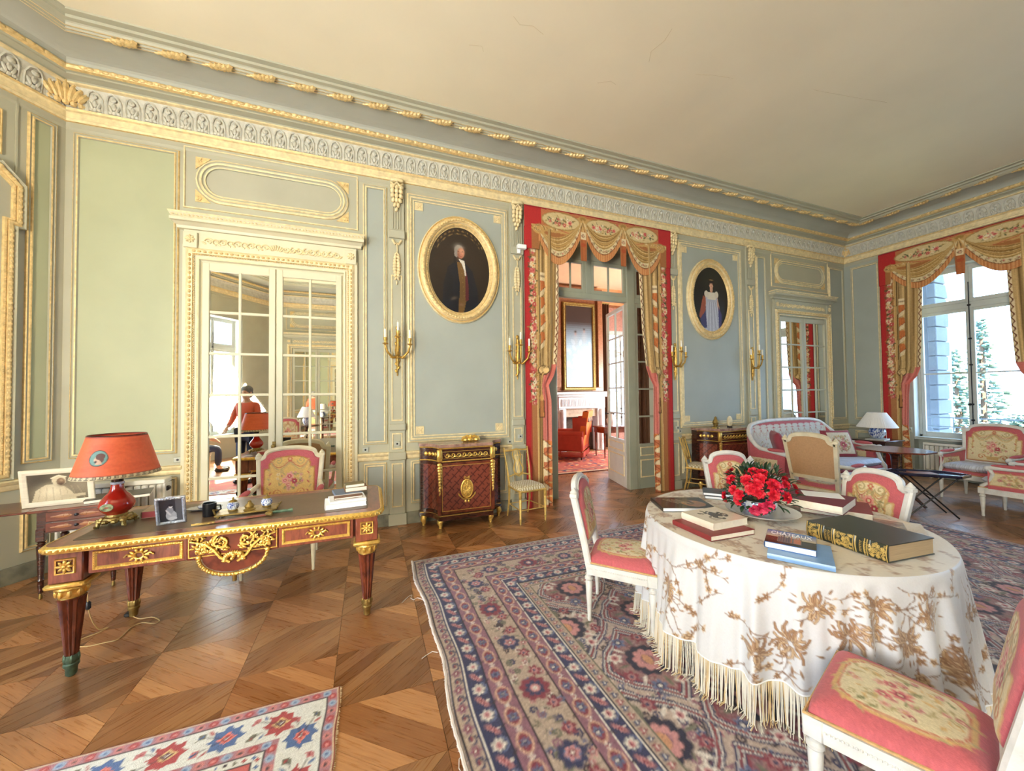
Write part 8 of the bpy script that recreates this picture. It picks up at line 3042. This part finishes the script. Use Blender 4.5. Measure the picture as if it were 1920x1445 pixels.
# blooms placed as seen from the room (camera side is towards -x, -y)
vd = math.atan2(-1.84, -2.52)
spots = [(-1.25, -.35), (-.95, .5), (-.7, .12), (-.55, -.28), (-.35, .62), (-.15, .28), (.05, .18), (.1, .75), (.3, -.3), (.12, -.5), (.5, .5), (.62, .42), (.85, .02), (.45, .12), (-.2, 1.1), (.3, 1.05), (-.05, -.62), (-.5, -.02), (1.0, .5), (1.6, .2), (2.2, .4), (2.8, .2), (-2.2, .3), (-2.8, .5), (3.1, .9), (-1.7, .7), (.0, .5)]
for k, (a, e) in enumerate(spots):
 p = dome(vd + a, e)
 c0 = Vector((0, 0, .12))
 d_ = (p - c0).normalized()
 p = p + d_ * .006
 o = link('bloom', BLO[2 if k in (8, 9, 11, 16) else k % 2], az, p)
 o.rotation_mode = 'QUATERNION'
 o.rotation_quaternion = d_.to_track_quat('Z', 'Y')
 s_ = R.uniform(.8, 1.08)
 o.scale = (s_, s_, s_)
st = MB()
for k in range(16):
 a = 2 * PI * k / 16
 p = dome(a, R.uniform(-.3, 1.2)) * .8
 st.tube([(0, 0, .085), (p.x * .4, p.y * .4, .1 + p.z * .3), (p.x, p.y, p.z)], [.006, .004, .002], 5)
st.build('stems', mat('azalea_stem', S(84, 66, 44), .8), az)

# ================================================================== right corner group
tt_ = thing('tilt_top_table', 'octagonal dark tripod table with polished top between sofa and window armchair', 'table', (7.02, 3.08, 0))
oc_ = [(.41 * math.cos(PI / 8 + k * PI / 4), .41 * math.sin(PI / 8 + k * PI / 4)) for k in range(8)]
MB().prism(oc_, .735, .755).build('table_top', MAHOG, tt_, 30)
MB().lathe([(.05, .16), (.035, .25), (.05, .34), (.03, .45), (.045, .66), (.09, .735)], 18).build('pedestal', DARKW, tt_)
for k in range(3):
 a = k * 2 * PI / 3 + .4
 MB().tube([(.03 * math.cos(a), .03 * math.sin(a), .2), (.16 * math.cos(a), .16 * math.sin(a), .18), (.28 * math.cos(a), .28 * math.sin(a), .06), (.33 * math.cos(a), .33 * math.sin(a), .015)], [.03, .026, .02, .018], 8).build('leg', DARKW, tt_)
fd = thing('folding_table', 'low dark folding tray table with crossed legs in front of the window armchair', 'table', (6.72, 2.63, 0), math.radians(-46))
NAV = mat('dark_blue_lacquer', S(36, 36, 62), .15, var=.1, coat=.6)
fp_ = [(-.40, .0), (-.24, -.17), (.24, -.17), (.40, .0), (.24, .17), (-.24, .17)]
MB().prism(fp_, .505, .52).build('tray_top', NAV, fd, 30)
MB().loop(fp_, [(0, .505), (0, .54), (.012, .54), (.014, .52)]).build('tray_rim', NAV, fd, 30)
for y in (-.13, .13):
 for s_ in (-1, 1):
  MB().tube([(s_ * .23, y, .505), (-s_ * .22, y, .01)], .009, 8).build('crossed_leg', BLACKM, fd)
MB().tube([(0, -.13, .255), (0, .13, .255)], .008, 8).build('stretcher', BLACKM, fd)
o = book('tray_book', 'thin tan booklet lying on the folding tray table', (6.68, 2.66, .5205), math.radians(-40), .24, .16, .012, mat('tan_booklet', S(170, 120, 100), .5))
lt = thing('lamp_table', 'small dark table in the corner carrying the white shaded lamp', 'table', (8.72, 4.06, 0))
MB().box(-.30, .30, -.26, .26, .675, .70, .005).build('top', DARKW, lt)
MB().box(-.27, .27, -.23, .23, .57, .675).build('apron', DARKW, lt)
MB().box(-.26, .26, -.22, .22, .2, .215, .004).build('shelf', DARKW, lt)
for x in (-.25, .25):
 for y in (-.21, .21):
  MB().lathe([(.014, 0), (.022, .57)], 8, (x, y, 0)).build('leg', DARKW, lt)
bk_ = book('album', 'pale flat album on the corner table under the lamp', (8.66, 4.03, .7005), .2, .34, .26, .02, mat('grey_album', S(176, 176, 170), .6))
lp = thing('table_lamp', 'blue and white vase lamp with wide pleated white shade in the corner', 'lamp', (8.72, 4.06, .7205))
bw_pot(lp, (0, 0, 0), [(.05, 0), (.07, .01), (.11, .06), (.125, .12), (.11, .17), (.07, .2), (.05, .205)], seed=5, name='vase')
MB().tube([(0, 0, .2), (0, 0, .30)], .01, 8).build('stem', OLDBRASS, lp)
b = MB()
N = 120
vs = []
for j, (r, z) in enumerate(((.285, .205), (.13, .47))):
 for k in range(N):
  a = 2 * PI * k / N
  rr_ = r * (1 + .008 * (-1) ** k)
  vs.append((rr_ * math.cos(a), rr_ * math.sin(a), z))
b.add(vs, [(k, (k + 1) % N, N + (k + 1) % N, N + k) for k in range(N)])
o = b.build('shade', mat('pleated_white_shade', S(232, 230, 228), .8, var=.02), lp, 0)
o.modifiers.new('thick', 'SOLIDIFY').thickness = .003
MB().tube([(0, -.12, .26), (.005, -.13, .1), (.005, -.13, -.05), (.005, -.16, -.2)], .003, 5).build('pull_cord', WHITEPAPER, lp)

# ================================================================== the bay end of the room, seen only in the mirrored door
SKIN = mat('skin', S(206, 160, 136), .6, var=.06)
def skinned(name, chains, m, parent, lv=1):
 """continuous surface grown over chains of (point, radius); equal points are shared"""
 vs, rs, es, ix = [], [], [], {}
 for ch in chains:
  prev = None
  for (p, r) in ch:
   k = tuple(round(v, 4) for v in p)
   if k not in ix:
    ix[k] = len(vs)
    vs.append(k)
    rs.append(r)
   if prev is not None and prev != ix[k]:
    es.append((prev, ix[k]))
   prev = ix[k]
 me = bpy.data.meshes.new(name)
 me.from_pydata(vs, es, [])
 me.materials.append(m)
 o = link(name, me, parent)
 md = o.modifiers.new('skin', 'SKIN')
 md.use_smooth_shade = True
 for i, d in enumerate(me.skin_vertices[0].data):
  d.radius = (rs[i], rs[i])
  d.use_root = (i == 0)
 o.modifiers.new('smooth', 'SUBSURF').levels = lv
 o.modifiers['smooth'].render_levels = lv
 return o
def person(label, loc, rz, sit, top_m, trouser_m, hair_m, arms):
 root = thing('person', label, 'person', loc, rz)
 d = 0 if sit else .40
 pel, sp, ch, nk = (0, 0, .50 + d), (0, -.02, .74 + d), (0, -.02, .98 + d), (0, 0, 1.12 + d)
 head = [(nk, .05), ((0, .025, 1.19 + d), .07), ((0, .03, 1.26 + d), .085), ((0, .02, 1.34 + d), .07)]
 body = [[(pel, .12), (sp, .12), (ch, .13), (nk, .05)], head, [((0, .03, 1.26 + d), .085), ((0, .118, 1.25 + d), .012)]]
 tops = [[(pel, .14), (sp, .14), (ch, .15), ((0, 0, 1.09 + d), .07)]]
 trs = []
 for s_ in (-1, 1):
  hip = (s_ * .09, .0, .49 + d)
  kn, an = ((s_ * .1, .42, .5), (s_ * .1, .42, .09)) if sit else ((s_ * .1, .02, .48), (s_ * .1, -.02, .08))
  toe = (an[0], an[1] + .15, .03)
  body.append([(pel, .12), (hip, .085), (kn, .055), (an, .038), (toe, .03)])
  trs.append([(pel, .135), (hip, .10), (kn, .07), ((an[0], an[1], .12), .06)])
  sh = (s_ * .17, -.02, 1.03 + d)
  el, wr = arms[0], arms[1]
  el, wr = (s_ * el[0], el[1], el[2]), (s_ * wr[0], wr[1], wr[2])
  pm = Vector(wr) + (Vector(wr) - Vector(el)).normalized() * .06
  body.append([(ch, .13), (sh, .055), (el, .04), (wr, .028), (tuple(pm), .03)])
  tops.append([(ch, .15), (sh, .07), (el, .055), (tuple(Vector(el).lerp(Vector(wr), .85)), .045)])
  fw = (Vector(wr) - Vector(el)).normalized()
  sd_ = fw.cross(Vector((0, 0, 1))).normalized()
  for k, L in enumerate((.062, .072, .068, .052)):
   b0 = pm + sd_ * ((k - 1.5) * .018)
   body.append([(tuple(pm), .03), (tuple(b0 + fw * .03), .009), (tuple(b0 + fw * (.03 + L * .6) - Vector((0, 0, .012))), .008), (tuple(b0 + fw * (.03 + L) - Vector((0, 0, .03))), .007)])
  body.append([(tuple(pm), .03), (tuple(pm - sd_ * s_ * .04 + fw * .01), .01), (tuple(pm - sd_ * s_ * .045 + fw * .045), .008)])
  MB().box(an[0] - .045, an[0] + .045, an[1] - .06, an[1] + .2, 0, .08, .03).build('shoe', BLACKM, root)
  MB().ell((s_ * .03, .105, 1.275 + d), (.012, .008, .007), 6, 4).build('eye', BLACKM, root)
  MB().ell((s_ * .088, .02, 1.255 + d), (.012, .022, .032), 6, 4).build('ear', SKIN, root)
 skinned('body', body, SKIN, root)
 skinned('top', tops, top_m, root)
 skinned('trousers', trs, trouser_m, root)
 MB().ell((0, .105, 1.205 + d), (.024, .01, .006), 6, 4).build('mouth', mat('lips', S(160, 90, 84), .6), root)
 hb = MB()
 hb.ell((0, -.005, 1.32 + d), (.098, .10, .085), 12, 8)
 hb.ell((0, -.05, 1.24 + d), (.09, .06, .09), 10, 6)
 hb.build('hair', hair_m, root)
 return root
JEAN = mat('navy_jeans', S(44, 52, 78), .9, var=.15)
GREYH = mat('grey_hair', S(120, 116, 112), .8, var=.3, scale=40)
person('person in white top and dark trousers sitting in the bay, seen in the mirrored door', (-3.42, .02, 0), -PI / 2 - .25, True, WHITEPAPER, JEAN, mat('brown_hair', S(74, 52, 40), .8, var=.3), ((.22, .12, .80), (.12, .32, .70)))
person('grey haired person in orange jacket standing behind the lamp reflection in the mirrored door', (-2.12, 1.42, .009), .3, False, mat('orange_jacket', S(206, 92, 62), .8, var=.1), JEAN, GREYH, ((.24, .05, 1.14), (.18, .26, 1.04)))
c_ = copy_tree(dc)
c_['label'] = 'cream armchair with golden tapestry in the bay, under the seated person in the mirror'
place(c_, -3.40, .02, 1, -.25)
c_ = copy_tree(cf)
c_['label'] = 'beige armchair with tapestry back reflected in the right leaf of the mirrored door'
place(c_, -1.75, -.55, .3, 1)
bt = thing('reflected_side_table', 'dark side table with lamp seen only in the mirrored door', 'table', (-1.5, -1.3, 0))
MB().lathe([(.30, .82), (.31, .835), (.30, .85)], 24).build('top', DARKW, bt)
MB().lathe([(.03, .06), (.025, .4), (.045, .82)], 12).build('pedestal', DARKW, bt)
MB().lathe([(.2, 0), (.2, .03), (.04, .07)], 16).build('base', DARKW, bt)
c_ = copy_tree(lp)
c_['label'] = 'vase lamp on the dark side table seen only in the mirrored door'
c_.location = (-1.5, -1.3, .8505)
c_.scale = (.75, .75, 1)
